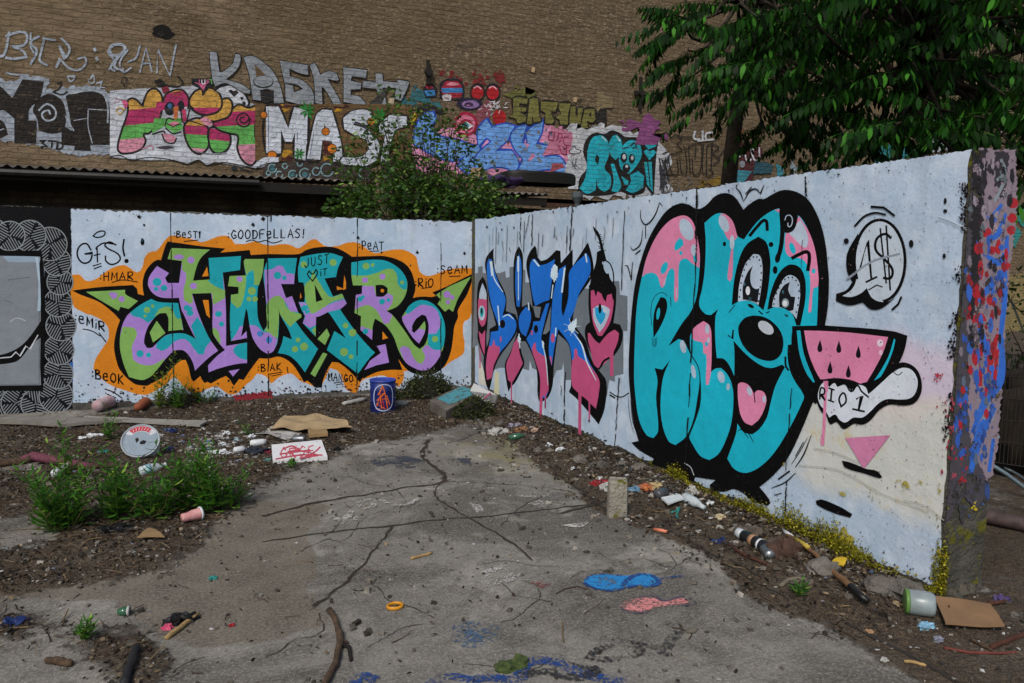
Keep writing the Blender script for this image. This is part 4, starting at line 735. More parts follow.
# joints
for (xa, ya, xb, yb, wv) in [(521.5, 217, 520.5, 240, 1.0), (530, 215, 525, 240, .6), (533, 214, 532.5, 245, .9), (573, 207, 570, 265, 1.1), (566, 372, 564.5, 432, 1.0), (626, 200, 622, 290, .9), (620, 378, 615.5, 447, 1.0), (698, 190, 697, 238, 2.2), (697, 262, 688, 440, 1.3), (688, 440, 686, 470, 1.1), (806.5, 177, 807.5, 196, 1.8), (793, 388, 787, 470, 1.1), (788, 480, 786, 520, 1.3), (698, 238, 697, 262, 1.1), (804, 240, 801, 300, .5), (562, 385, 562, 395, .6), (546, 400, 546, 408, .5)]:
    q = [(xa+(xb-xa)*t/16 + random.uniform(-.4, .4), ya+(yb-ya)*t/16) for t in range(17)]
    for i in range(16):
        if random.random() < .88: m.S('#191a1c', [q[i], q[i+1]], random.uniform(.5, 1.2)*wv, sm=False)
for _ in range(40):
    x = random.uniform(478, 630); m.S('#3a3d42', [(x, 228-.14*(x-478)+random.uniform(0, 30)), (x-1, 232-.14*(x-478)+random.uniform(10, 36))], random.uniform(.2, .6), sm=False)
m.build('lettering_mural', rw, 'turquoise and pink bubble lettering with a wide-eyed face, a melon slice and a one dollar speech bubble')

# ---- daubed end of the right wall
_ed = {}
def end_mat(c):
    if c not in _ed: _ed[c] = m_decal('daub_' + c.strip('#'), c, .535, 26)
    return _ed[c]
m = Mural(on_end, end_mat, start=.006)
ep = lambda x, z: tuple(proj((XR+x, YE, z)))
m.P('#45414a', [ep(.002, 2.13), ep(.30, 2.13), ep(.302, 1.6), ep(.302, 1.0), ep(.30, .5), ep(.22, .42), ep(.12, .5), ep(.002, .38), ep(.002, 1.2)], sm=False, rough=.4)
m.P('#8f7f8c', [(978, 149), (1014, 150), (1016, 200), (1010, 260), (1004, 330), (1000, 400), (993, 470), (985, 480), (968, 430), (972, 330), (976, 240)], rough=1.5)
m.P('#17141a', [(971, 150), (986, 149), (984, 200), (980, 240), (977, 290), (970, 330), (966, 330), (970, 240)], rough=1.8)
m.P('#2b2630', [(994, 152), (1008, 152), (1006, 180), (1002, 200), (994, 190)], rough=1.2); m.S('#7f8f98', [(996, 180), (1004, 172), (1000, 160)], 3); m.S('#8e9aa4', [(994, 200), (1002, 184)], 3.4)
B2 = '#2a6ad0'
for (q, w) in [([(985, 215), (990, 222), (1000, 205)], 5), ([(984, 225), (990, 240), (998, 232), (1004, 215)], 6), ([(984, 255), (1000, 262), (1006, 238)], 7), ([(978, 300), (990, 285), (1003, 270)], 7), ([(976, 320), (982, 340), (992, 380)], 7), ([(1004, 260), (1003, 300), (998, 350)], 6), ([(972, 430), (985, 400), (999, 380), (1001, 340)], 9), ([(970, 470), (980, 430), (992, 410)], 10), ([(988, 470), (992, 440)], 5)]: m.S(B2, q, w, taper=True)
RD = '#b01526'
for (x, y, r) in [(1012, 203, 5.2), (1011, 218, 4.6), (1010, 230, 4.4), (1006, 266, 3.6), (985, 232, 5), (983, 248, 5.5), (991, 250, 4), (976, 292, 6), (978, 320, 7), (974, 355, 6), (996, 250, 3), (990, 300, 5)]: m.P(RD, [(x-r, y), (x-r*.6, y-r*.8), (x, y-r), (x+r*.7, y-r*.7), (x+r, y), (x+r*.6, y+r*.8), (x, y+r*1.1), (x-r*.7, y+r*.8)], rough=.6)
for q in [[(980, 345), (979, 385)], [(987, 340), (988, 380)], [(996, 350), (993, 385)], [(984, 395), (996, 335)]]: m.S(RD, q, 3.6)
m.S('#3a2a2a', [(984, 285), (996, 275), (1001, 285), (992, 295)], 4); m.E('#b7a0ac', 993, 228, 3, 5)
for (x, y, rx, ry, n, c) in [(962, 470, 4, 20, 16, RD), (985, 400, 14, 30, 14, '#8a98a0'), (975, 500, 10, 14, 10, '#2f5da8'), (974, 505, 4, 4, 5, '#c8b018'), (978, 250, 6, 60, 26, '#3a1c24'), (1004, 210, 6, 60, 24, '#9c8a98')]:
    for _ in range(n):
        a, bq = random.gauss(x, rx*.5), random.gauss(y, ry*.5); q = random.uniform(.6, 2.2); m.P(c, [(a-q, bq), (a, bq-q), (a+q, bq), (a, bq+q)], rough=.5)
for _ in range(300):
    z = random.uniform(.35, 2.1); x = random.uniform(.01, .29); px, py = ep(x, z)
    if z > 1.75: c = random.choice(['#17141a', '#8f7f8c', '#2b2630', '#9a8f9c', '#5d6a70'])
    elif z > 1.15: c = random.choice(['#b01526', '#2a5ab8', '#17141a', '#7f7580', '#8c1622', '#2f66c8'])
    elif z > .68: c = random.choice(['#2a5ab8', '#2a5ab8', '#24509f', '#2f66c8', '#1d3f88', '#b01526', '#5b6a80'])
    elif random.random() < .3: c = random.choice(['#2a4a88', '#3a3a3c'])
    else: continue
    q = random.uniform(.5, 3.0); q2 = q*random.uniform(1.2, 3.4); m.P(c, [(px-q, py), (px-q*.6, py-q2*.8), (px+q*.5, py-q2), (px+q, py+q2*.3), (px+.3*q, py+q2*1.2), (px-q*.7, py+q2*.6)], rough=.5)
m.build('daubed_end', rw, 'raw wall end daubed with blue strokes and red dots')
b = MB(); b.sm = True      # crumbling foot of the wall end
for i in range(5): b.blob((XR+.02+i*.07, YE+random.uniform(-.01, .02), .0), (.05, .035, .03), i, .7)
b.build('crumbled_foot', ROUGHC, rw)
# ------------------------------------------------------------------ brick building behind
bb = thing('brick_building', 'tall windowless old brown brick building covered in graffiti, rising behind the low sheds', 'building', (3, YK, 0))
MAS = m_brickwall()
b = MB(); b.box((4, YK+.3, 7.5), (34, .6, 15.6)); b.build('wall', MAS, bb)
IRON = simple('rusty_iron', '#1d1815', .85, .4, 20, .4)
def anchor(px, py, h, w):
    b = MB(); c = on_brick(px, py, .008); s = YK/ (F*.92)
    b.box((c.x, YK-.03, c.z), (.05, .05, h)); b.box((c.x, YK-.055, c.z), (w, .04, .07)); b.box((c.x, YK-.08, c.z), (.11, .05, .11), ry=R(45))
    b.build('wall_anchor', IRON, bb)
anchor(427.5, 73, .40, .13); anchor(639.5, 94, .62, .30)
b = MB()      # hole where bricks fell out
c = on_brick(162, 33, 0); b.cur = 0
b.prism([Vector((c.x+.16*math.cos(a)*random.uniform(.6, 1.2), YK-.004, c.z+.10*math.sin(a)*random.uniform(.5, 1.3))) for a in [i*.5 for i in range(12)]], (0, -.004, 0)); b.build('missing_bricks', simple('dark_hollow', '#0d0b09', 1, bump=0), bb)
for (px, py) in [(533, 70), (575, 100)]:
    b = MB(); c = on_brick(px, py, 0); b.box((c.x, YK-.012, c.z), (.06, .02, .09), ry=R(12)); b.build('plaster_scrap', simple('plaster', '#b59a78', .9), bb)

BPC = {'w': '#c9ced8', 'k': '#0c0b0d', 's': '#8b9098'}
m = Mural(on_brick, lambda c: brick_paint(c, .60), start=.0008, step=.000006)
# black and silver letters, far left
m.P('#9aa3b0', [(-10, 76), (14, 82), (25, 76), (50, 79), (46, 90), (60, 88), (95, 86), (112, 95), (118, 154), (95, 155), (75, 155), (40, 146), (10, 142), (-10, 140)], rough=1.5)
m.T(0, 20, 4.875)
KB = '#17120f'
m.P(KB, [(-20, 310), (10, 330), (60, 380), (110, 290), (215, 300), (195, 385), (145, 435), (140, 490), (180, 490), (178, 605), (70, 600), (70, 480), (20, 440), (-20, 445)], lim=40)
m.P(KB, [(160, 440), (190, 385), (240, 360), (300, 390), (320, 440), (320, 510), (300, 545), (250, 555), (190, 540), (180, 480)], lim=60)
m.P(KB, [(320, 370), (400, 345), (480, 345), (520, 380), (540, 470), (550, 610), (440, 610), (445, 640), (360, 635), (365, 615), (300, 610), (300, 510), (350, 540), (340, 470)], lim=40)
m.P(KB, [(-20, 480), (20, 500), (40, 560), (-20, 590)])
SL = '#a7b0bc'
for (q, w) in [([(190, 440), (230, 410), (270, 440), (265, 480), (225, 490), (205, 460), (235, 440), (245, 460)], 9), ([(345, 360), (430, 345), (500, 360), (525, 420), (525, 500)], 8), ([(430, 440), (430, 520), (450, 600)], 5), ([(360, 490), (420, 480)], 4), ([(20, 530), (-20, 545)], 5), ([(430, 435), (520, 440)], 4), ([(320, 470), (360, 540)], 6)]: m.S(SL, q, w)
m.S(KB, [(195, 590), (225, 590), (205, 600), (228, 615), (200, 620)], 9); m.S(KB, [(235, 590), (275, 592)], 9); m.S(KB, [(255, 592), (252, 622)], 9); m.S(KB, [(282, 595), (278, 632), (302, 625), (305, 605), (282, 595)], 9)
m.S(KB, [(280, 310), (300, 305), (290, 335), (260, 350), (300, 365), (330, 350)], 8); m.S(SL, [(330, 275), (370, 275), (345, 300), (330, 275)], 7); m.S(SL, [(440, 290), (455, 265), (460, 300), (440, 310), (430, 290)], 6); m.S(SL, [(470, 310), (500, 300), (490, 325), (510, 330)], 6)
TAGS = '#a2acba'
for (q, w) in [([(-20, 180), (20, 170), (45, 60)], 13), ([(30, 80), (90, 60), (130, 70), (120, 120), (60, 130), (110, 150), (130, 180), (70, 190), (30, 185)], 12), ([(190, 80), (150, 110), (180, 150), (150, 215)], 12), ([(150, 65), (150, 130), (165, 160)], 9), ([(215, 100), (200, 160), (195, 200), (230, 220)], 11), ([(210, 90), (270, 100)], 10), ([(300, 90), (340, 140), (320, 190), (290, 130)], 11), ([(275, 230), (295, 190), (330, 230), (380, 245), (415, 220), (415, 185), (380, 190)], 10), ([(460, 140), (465, 150)], 14), ([(470, 185), (475, 195)], 14), ([(30, 255), (60, 265), (140, 270)], 8),
    ([(600, 170), (545, 170), (540, 130), (590, 120), (610, 140), (570, 190), (560, 230), (600, 240)], 14), ([(560, 250), (540, 235), (545, 215)], 9)]: m.S(TAGS, q, w)
m.T(0, 0, 1)
for q in [[(128, 50), (120, 62), (123, 72), (131, 68)], [(128, 62), (136, 58), (140, 46)], [(140, 72), (146, 48), (152, 72)], [(142, 64), (151, 63)], [(157, 73), (158, 50), (170, 76), (176, 45)], [(115, 45), (108, 52), (114, 60), (109, 70)]]: m.S(TAGS, q, 1.8)
m.E('#0c0b0a', 161, 34, 4, 3)
# the candy striped letters with a face
m.T(110, 70, 6.206); WB = '#cfd4de'
m.P('#b9bfc9', [(0, 130), (100, 122), (300, 110), (500, 100), (560, 90), (900, 215), (990, 220), (990, 590), (900, 610), (650, 570), (600, 592), (550, 560), (480, 582), (400, 562), (200, 560), (0, 540)], lim=30)
m.P(WB, [(0, 180), (60, 160), (90, 300), (60, 480), (230, 470), (480, 460), (640, 520), (760, 400), (800, 560), (990, 520), (990, 580), (900, 600), (650, 560), (550, 550), (400, 555), (200, 550), (0, 530)], lim=30)
for q in [[(0, 540), (60, 530), (130, 560), (220, 545), (330, 550), (420, 568), (480, 585), (550, 560), (600, 592), (700, 575), (800, 590), (910, 612), (990, 595)]]: m.S('#0e0d10', q, 7)
OC, CR, GN, RS = '#c99a45', '#b02a63', '#5fae55', '#d58fa6'
def cand(q, y0, y1, y2, y3, y4, sl=.0):
    m.bands(q, [(y0, y1, sl, OC), (y1, y2, sl, CR), (y2, y3, sl, GN), (y3, y4, sl, RS)])
    m.S('#120e12', q, 13, closed=True)
cand([(112, 190), (150, 178), (200, 222), (240, 130), (290, 120), (325, 180), (300, 330), (240, 395), (210, 400), (222, 440), (190, 495), (80, 520), (48, 490), (72, 380), (100, 300), (112, 250)], 100, 262, 355, 440, 560, -.1)
m.bands([(290, 200), (330, 190), (350, 150), (440, 122), (485, 170), (480, 260), (440, 330), (460, 360), (400, 395), (340, 350), (270, 390), (260, 395)], [(100, 200, 0, OC), (200, 300, -.15, CR), (300, 420, 0, GN)])
m.S('#120e12', [(330, 200), (350, 150), (440, 122), (485, 170), (485, 240)], 12); m.S('#120e12', [(265, 400), (330, 380), (345, 395)], 10)
m.P('#a3354a', [(385, 140), (440, 130), (445, 160), (400, 165)]); m.E('#101420', 372, 240, 34, 44); m.E('#3b6a9a', 372, 225, 14, 18); m.E('#101420', 440, 225, 22, 36); m.P('#c9703c', [(395, 230), (425, 225), (420, 300), (395, 310)]); m.P('#d77f97', [(360, 335), (400, 320), (430, 330), (400, 355)]); m.S('#120e12', [(340, 350), (360, 300), (395, 310)], 8); m.S('#120e12', [(350, 330), (390, 350), (430, 335)], 6); m.S('#120e12', [(345, 360), (390, 395), (440, 385)], 9)
m.bands([(325, 395), (380, 400), (410, 420), (395, 450), (350, 445)], [(380, 470, 0, RS)]); m.S('#120e12', [(322, 398), (345, 445), (395, 455), (412, 425)], 9)
cand([(470, 330), (560, 300), (610, 370), (612, 470), (560, 522), (500, 490), (462, 400)], 250, 320, 375, 460, 540, .05)
cand([(620, 360), (700, 380), (742, 400), (745, 460), (715, 505), (650, 515), (618, 470)], 250, 300, 370, 460, 540, .1)
cand([(640, 330), (690, 300), (760, 240), (800, 215), (860, 235), (940, 218), (940, 285), (908, 310), (900, 400), (915, 500), (888, 588), (830, 570), (790, 490), (792, 410), (740, 395), (670, 370)], 100, 298, 385, 505, 640, -.05)
cand([(695, 185), (740, 180), (760, 230), (735, 290), (690, 310), (640, 320), (560, 300), (600, 270)], 100, 255, 340, 400, 500, .1)
cand([(490, 200), (520, 140), (560, 118), (620, 112), (672, 140), (695, 200), (680, 250), (620, 278), (560, 275), (510, 245)], 50, 235, 330, 400, 500, .0)
m.P(WB, [(660, 130), (690, 105), (750, 97), (820, 140), (858, 200), (855, 225), (800, 205), (770, 205), (740, 165), (700, 150)]); m.S('#0f0e14', [(655, 125), (690, 102), (750, 95), (825, 138), (862, 200), (855, 228)], 13)
m.P('#10131c', [(733, 130), (750, 122), (765, 132), (785, 125), (797, 142), (770, 170)]); m.P('#10131c', [(805, 172), (818, 168), (830, 176), (818, 190)]); m.E('#10131c', 832, 208, 11, 12)
m.S('#1b0d18', [(870, 300), (855, 345), (815, 350), (785, 320), (800, 280), (835, 270), (860, 295), (845, 325), (815, 325), (808, 300), (830, 295)], 9)
m.P(RS, [(555, 310), (590, 290), (620, 310), (640, 340), (600, 345)]); m.S('#120e12', [(470, 310), (540, 330), (600, 350)], 6); m.S('#120e12', [(440, 260), (450, 320), (470, 330), (500, 230), (520, 240)], 8); m.P('#c43a6a', [(445, 250), (470, 240), (475, 310), (455, 325)])
m.S('#0f0d12', [(280, 75), (310, 65), (340, 90), (300, 100)], 16); m.S('#0f0d12', [(340, 95), (420, 105), (450, 80), (420, 40)], 10); m.P('#8f2a3a', [(320, 110), (360, 100), (370, 130), (330, 150)])
m.P('#10161a', [(505, 55), (645, 50), (650, 85), (600, 130), (575, 165), (560, 120), (510, 90)]); m.P('#c8618a', [(545, 85), (600, 85), (580, 130)])
m.S('#c8618a', [(555, 60), (550, 85), (530, 80)], 6); m.S('#d9d3dc', [(570, 62), (572, 84), (588, 84), (588, 62)], 6); m.S('#c8618a', [(612, 62), (598, 68), (612, 76), (598, 84)], 6); m.S('#5fae55', [(618, 62), (640, 62)], 6); m.S('#5fae55', [(630, 62), (630, 86)], 6)
m.S('#c9a545', [(40, 250), (60, 235), (90, 245), (60, 275), (40, 250)], 7); m.S('#18131a', [(92, 105), (72, 70), (90, 45), (108, 60), (92, 100)], 6); m.P('#d25a86', [(70, 200), (110, 190), (100, 240), (75, 235)], rough=3); m.S('#d7a0b5', [(20, 200), (60, 195)], 4); m.S('#d7a0b5', [(30, 170), (70, 190)], 4)
m.S('#d78fa0', [(200, 490), (260, 470), (265, 495)], 6); m.P('#3b3742', [(280, 480), (360, 470), (400, 480), (340, 492)]); m.S('#8d929c', [(520, 500), (600, 520), (720, 515)], 5); m.E('#15222c', 770, 612, 18, 14); m.S('#15222c', [(800, 610), (880, 630)], 8)
# ochre upright between
m.P('#8f6a22', [(915, 300), (950, 300), (945, 550), (920, 545)], sm=False); m.P('#c8721c', [(930, 265), (965, 262), (960, 310), (935, 310)])
# silver name above
m.T(200, 40, 8.533); GY = '#8e959d'
def outl(q, c=GY, w=7, ck='#14110f', lim=50):
    m.S(ck, q, w*2, closed=True, lim=lim); m.P(c, q, lim=lim)
outl([(80, 105), (140, 105), (165, 280), (200, 270), (280, 200), (300, 120), (345, 130), (340, 200), (300, 270), (215, 340), (330, 370), (430, 430), (420, 460), (370, 450), (240, 375), (190, 372), (130, 400), (105, 330)])
outl([(370, 150), (450, 140), (560, 210), (640, 300), (690, 420), (715, 540), (630, 540), (630, 430), (560, 420), (510, 430), (520, 520), (450, 510), (420, 300), (390, 200)])
m.P('#6d573e', [(465, 210), (560, 300), (480, 320)], sm=False); m.E('#17130f', 540, 360, 88, 55); m.E(GY, 540, 355, 80, 47); m.S('#17130f', [(500, 375), (540, 380), (580, 370)], 4); m.P('#1c1a1c', [(520, 440), (620, 430), (625, 520), (560, 545), (520, 520)])
outl([(680, 180), (920, 215), (920, 300), (850, 285), (760, 245), (765, 310), (860, 340), (940, 410), (970, 480), (965, 550), (900, 560), (730, 520), (725, 380), (790, 390), (800, 450), (880, 420), (820, 380), (720, 370)])
m.T(300, 40, 8.533)
outl([(80, 215), (125, 200), (155, 260), (170, 300), (240, 270), (310, 285), (330, 340), (310, 350), (230, 330), (300, 450), (360, 560), (290, 560), (210, 420), (180, 400), (190, 550), (130, 540), (115, 330)])
outl([(365, 235), (570, 260), (560, 325), (440, 310), (430, 350), (520, 370), (515, 420), (430, 425), (430, 470), (510, 490), (590, 590), (540, 600), (460, 550), (370, 530), (370, 300)])
outl([(640, 285), (700, 290), (705, 355), (830, 365), (830, 340), (930, 360), (900, 440), (860, 520), (800, 505), (820, 410), (700, 410), (750, 590), (705, 600), (650, 420), (530, 405), (540, 350), (645, 360)])
m.P('#d0b9a0', [(755, 500), (800, 495), (795, 550), (770, 575), (750, 560)]); m.P('#3d3a38', [(600, 490), (680, 460), (690, 560), (620, 580)], rough=14)
# white block letters
m.T(255, 95, 6.4)
m.P('#6b5230', [(0, 60), (1000, 60), (1000, 420), (820, 440), (0, 420)], sm=False)
m.P('#3a302c', [(60, 430), (720, 425), (740, 545), (60, 535)], rough=4)
for (x, y, r) in [(110, 470, 26), (155, 510, 20), (190, 455, 16), (240, 510, 26), (318, 505, 34), (390, 490, 24), (460, 480, 40), (700, 500, 36), (85, 500, 14), (285, 440, 16)]: m.S('#7fa6ae', [(x+r*math.cos(a), y+r*math.sin(a)) for a in [i*.6 for i in range(10)]], 8)
for (x, y, r) in [(110, 470, 16), (240, 510, 16), (318, 510, 18)]: m.E('#3f7480', x, y, r)
for q in [[(155, 75), (230, 75), (215, 110), (165, 100)], [(175, 360), (235, 350), (235, 395), (175, 390)], [(430, 395), (510, 390), (500, 415), (432, 418)], [(510, 95), (570, 90), (560, 125), (515, 125)]]: m.P('#b98a1c', q, rough=3)
for q in [[(165, 390), (245, 390), (245, 420), (165, 420)], [(435, 300), (505, 300), (505, 380), (435, 390)], [(130, 70), (250, 68), (235, 78), (150, 80)], [(500, 85), (580, 70), (600, 85)], [(960, 140), (1020, 120), (1020, 180), (960, 190)]]: m.P('#4a1a18', q, rough=2)
WL = '#ccd3e0'
def wl(q): m.S('#0d0b0e', q, 15, closed=True); m.P(WL, q, lim=45)
wl([(70, 75), (150, 75), (212, 215), (250, 80), (335, 100), (330, 330), (320, 420), (252, 405), (255, 240), (235, 300), (190, 300), (165, 220), (165, 375), (70, 370)])
wl([(390, 130), (430, 95), (490, 100), (545, 290), (560, 420), (500, 430), (490, 300), (430, 290), (415, 415), (330, 410)]); m.P('#6b5230', [(445, 180), (460, 255), (430, 258)], sm=False)
wl([(740, 105), (700, 95), (620, 105), (562, 150), (570, 220), (640, 260), (715, 290), (728, 350), (680, 395), (560, 400), (530, 440), (700, 455), (775, 420), (800, 330), (760, 260), (690, 212), (625, 195), (640, 170), (715, 195), (742, 160)])
wl([(790, 190), (860, 130), (970, 140), (970, 200), (900, 220), (880, 260), (840, 430), (800, 430), (830, 260), (795, 240)])
for q in [[(85, 100), (84, 330)], [(350, 390), (375, 240)], [(270, 240), (268, 300)], [(620, 175), (700, 205), (760, 260)]]: m.S('#5d6a80', q, 4)
for (x, y, r) in [(450, 235, 22), (490, 345, 28), (108, 388, 27), (55, 130, 19), (740, 172, 22)]: m.E('#1c0e06', x, y, r+5); m.E('#d97a14', x, y, r)
m.P(WL, [(-20, 460), (60, 400), (150, 400), (150, 430), (60, 440), (0, 470)])
for (x, y, s) in [(330, 100, 70), (280, 378, 45), (795, 125, 60)]:
    for a in (-150, -110, -60, -20, 20, 60, 110, 150):
        L = s*random.uniform(.75, 1.1); ca, sa = math.cos(R(a)), math.sin(R(a)); m.P('#1f7d2c', [(x, y), (x+ca*L*.5-sa*L*.16, y+sa*L*.5+ca*L*.16), (x+ca*L, y+sa*L), (x+ca*L*.5+sa*L*.16, y+sa*L*.5-ca*L*.16)], sm=False)
m.P('#d9b61e', [(985, 170), (1010, 130), (1024, 110), (1020, 180), (1000, 195)])
m.T(0, 0, 1); m.build('graffiti', bb, 'silver, black and candy striped letters on the left half of the brick wall')

m = Mural(on_brick, lambda c: brick_paint(c, .60), start=.0008, step=.000006)
m.T(400, 60, 8.533)
m.P('#2c6a74', [(40, 330), (90, 270), (180, 265), (240, 300), (320, 330), (310, 370), (200, 380), (80, 400)], rough=8)
m.P('#121622', [(195, 250), (220, 205), (280, 200), (320, 250), (310, 320), (220, 330)]); m.P('#a02440', [(210, 225), (250, 212), (290, 240), (240, 250)]); m.P('#3a86c8', [(205, 265), (290, 255), (305, 300), (230, 310)])
for _ in range(60):
    gx, gy, gr = random.choice([random.gauss(420, 45), random.gauss(690, 60), random.gauss(850, 30)]), random.gauss(150, 34), random.uniform(6, 22)
    m.P('#7c1c20', [(gx+gr*math.cos(a), gy+gr*math.sin(a)) for a in (0, 1.2, 2.5, 3.8, 5)])
m.P('#131522', [(335, 330), (335, 200), (400, 160), (500, 165), (545, 220), (545, 330), (480, 345), (400, 330)]); m.P('#9c1530', [(350, 250), (390, 180), (500, 180), (530, 240), (520, 320), (370, 330)]); m.P('#e08a9c', [(390, 215), (430, 190), (500, 200), (500, 215), (420, 220)]); m.P('#3580c0', [(350, 240), (530, 240), (535, 280), (360, 280)]); m.P('#cfc7cc', [(355, 310), (390, 290), (440, 300), (430, 350), (370, 350)]); m.S('#5a1522', [(380, 320), (410, 330)], 8)
for x in (660, 790): m.E('#160a12', x, 275, 68, 78); m.E('#b30f1f', x, 280, 52, 58); m.S('#e9a5b5', [(x-30, 240), (x, 225), (x+32, 250)], 11)
m.E('#1e1438', 592, 375, 112, 54); m.E('#9a7ab4', 600, 380, 75, 34); m.E('#3a1a4a', 585, 382, 40, 20); m.E('#b07ab0', 580, 388, 16, 8)
m.P('#8d4a58', [(620, 420), (700, 400), (760, 450), (740, 540), (660, 520)], rough=10); m.E('#b51520', 845, 490, 58, 66)
for _ in range(26):
    x, y = random.gauss(800, 55), random.gauss(395, 28); a = random.uniform(0, 6.3); m.S('#d2cdd4', [(x, y), (x+36*math.cos(a), y+26*math.sin(a))], 7)
m.P('#1a1620', [(150, 400), (240, 380), (370, 430), (370, 470), (300, 450), (200, 430)])
m.T(400, 110, 5.69); PBG, BF, BD = '#dd94b8', '#6fa6ee', '#1c4fc0'
m.P(PBG, [(60, 140), (120, 100), (300, 90), (450, 160), (640, 180), (800, 105), (900, 110), (960, 140), (970, 365), (900, 372), (640, 372), (430, 375), (100, 355)], rough=5)
def bl(q): m.S(BD, q, 18, closed=True, lim=60); m.P(BF, q, lim=60)
bl([(80, 195), (88, 110), (130, 30), (185, 12), (205, 50), (172, 90), (225, 150), (330, 172), (430, 205), (470, 170), (445, 245), (420, 330), (385, 362), (330, 320), (370, 260), (300, 290), (180, 250), (95, 200)])
bl([(445, 110), (490, 52), (520, 100), (600, 80), (650, 92), (612, 165), (540, 235), (635, 232), (672, 300), (660, 370), (605, 330), (520, 325), (435, 355), (430, 270), (520, 180), (490, 155), (445, 205)])
bl([(630, 150), (660, 105), (718, 85), (690, 190), (725, 190), (725, 120), (812, 65), (802, 130), (770, 195), (858, 208), (815, 270), (905, 268), (955, 345), (930, 368), (840, 335), (700, 372), (665, 360), (700, 280), (650, 220)])
for _ in range(40): m.E('#6f7f96', random.uniform(460, 900), random.uniform(110, 350), random.uniform(4, 16), random.uniform(4, 12), 20)
m.P(PBG, [(705, 185), (735, 195), (720, 220)]); m.P(PBG, [(725, 290), (750, 245), (770, 260), (740, 290)]); m.P('#b0505c', [(870, 300), (920, 300), (920, 345), (880, 340)], rough=5)
m.E('#a3113c', 372, 80, 68, 70); m.E('#df7a9a', 372, 82, 54, 54); m.E('#a3113c', 374, 88, 40, 36); m.P('#e3e6ec', [(340, 90), (375, 65), (418, 90), (375, 118)]); m.E('#2a8fa0', 370, 92, 20, 20); m.E('#0e1a20', 372, 92, 9, 9)
m.P('#c8a01e', [(45, 55), (95, 20), (80, 80), (60, 90)]); m.P('#5e1f22', [(30, 40), (90, 10), (100, 20), (40, 60)])
m.P('#3f2c66', [(530, 400), (590, 355), (650, 380), (690, 410), (640, 440), (560, 430)])
m.T(0, 0, 1); m.build('graffiti', bb, 'blue letters over a pink ground, red blobs and an eye on the brick wall')
m = Mural(on_brick, lambda c: brick_paint(c, .60), start=.0022, step=.000006)
# olive block letters
m.T(500, 80, 8.533); OL = '#77743a'
m.P('#6a6a34', [(80, 115), (180, 100), (250, 130), (240, 150), (100, 150)], rough=8)
def ol(q): m.S('#14130c', q, 15, closed=True); m.P(OL, q, lim=40)
ol([(110, 155), (235, 160), (225, 205), (160, 200), (160, 230), (222, 235), (215, 268), (160, 275), (220, 310), (215, 355), (150, 372), (130, 330), (70, 310), (110, 290)])
ol([(250, 160), (320, 160), (330, 290), (345, 350), (285, 362), (272, 300), (265, 375), (225, 375), (240, 260)])
ol([(345, 185), (495, 190), (470, 270), (425, 265), (460, 350), (440, 375), (380, 370), (385, 280), (345, 260)])
ol([(500, 200), (600, 200), (580, 300), (575, 380), (510, 380), (505, 345), (472, 318), (520, 290), (497, 240)])
ol([(600, 230), (640, 222), (640, 310), (660, 310), (660, 240), (705, 240), (690, 370), (640, 390), (587, 368)])
ol([(720, 250), (800, 248), (810, 340), (785, 365), (735, 350), (748, 410), (692, 415), (688, 390)]); m.P('#14130c', [(750, 300), (775, 270), (775, 320)])
m.P('#1d1a18', [(815, 245), (905, 245), (905, 400), (815, 390)], sm=False); m.S('#1a1612', [(660, 175), (675, 165), (690, 170), (672, 195), (660, 175)], 6); m.P('#8a7a5a', [(780, 140), (920, 150), (915, 235), (790, 230)], rough=6)
m.P('#c9ccd2', [(560, 420), (640, 395), (820, 400), (1024, 395), (1024, 450), (850, 460), (740, 520), (720, 683), (590, 683)], rough=6)
m.P('#c97a98', [(390, 440), (560, 430), (600, 560), (570, 640), (400, 600)], rough=8)
for q in [[(420, 450), (410, 500), (450, 520), (460, 450), (420, 450)], [(480, 520), (500, 450), (530, 480), (500, 530)], [(580, 490), (545, 490), (545, 550), (590, 560)], [(500, 560), (520, 620), (560, 640), (565, 560)]]: m.S('#9c2c58', q, 9)
m.P('#cdd2da', [(585, 600), (610, 585), (625, 565), (645, 590), (685, 600), (670, 625), (600, 625)]); m.S('#17161a', [(585, 605), (610, 588), (628, 562), (648, 590), (688, 602), (670, 628), (600, 628), (585, 605)], 7)
m.T(0, 0, 1); m.build('graffiti', bb, 'olive green block letters and a pink tag on the brick wall')
m = Mural(on_brick, lambda c: brick_paint(c, .60), start=.0022, step=.000006)
m.T(560, 120, 5.69)
m.P('#c6cad2', [(40, 60), (120, 50), (340, 40), (470, 90), (570, 105), (620, 250), (630, 440), (100, 440), (40, 330)], rough=4)
for _ in range(26): m.S('#3a3c42', [(random.uniform(560, 620), random.uniform(200, 430)) for _ in range(3)], 4)
for _ in range(16): m.S('#60646c', [(random.uniform(50, 110), random.uniform(130, 300)) for _ in range(2)], 3)
m.P('#0b0b0e', [(128, 180), (150, 105), (200, 72), (250, 80), (290, 60), (340, 75), (365, 95), (440, 100), (465, 115), (510, 95), (555, 130), (545, 200), (530, 440), (485, 380), (470, 415), (400, 430), (340, 408), (290, 425), (150, 430), (98, 400), (110, 330), (150, 270)], lim=60)
TB = '#14b0c4'
m.P(TB, [(155, 170), (180, 105), (230, 88), (268, 120), (275, 200), (250, 275), (285, 320), (282, 385), (250, 410), (215, 385), (205, 330), (200, 400), (150, 420), (108, 390), (140, 330), (150, 250)], lim=60); m.P('#0b0b0e', [(205, 195), (222, 215), (212, 255), (196, 230)])
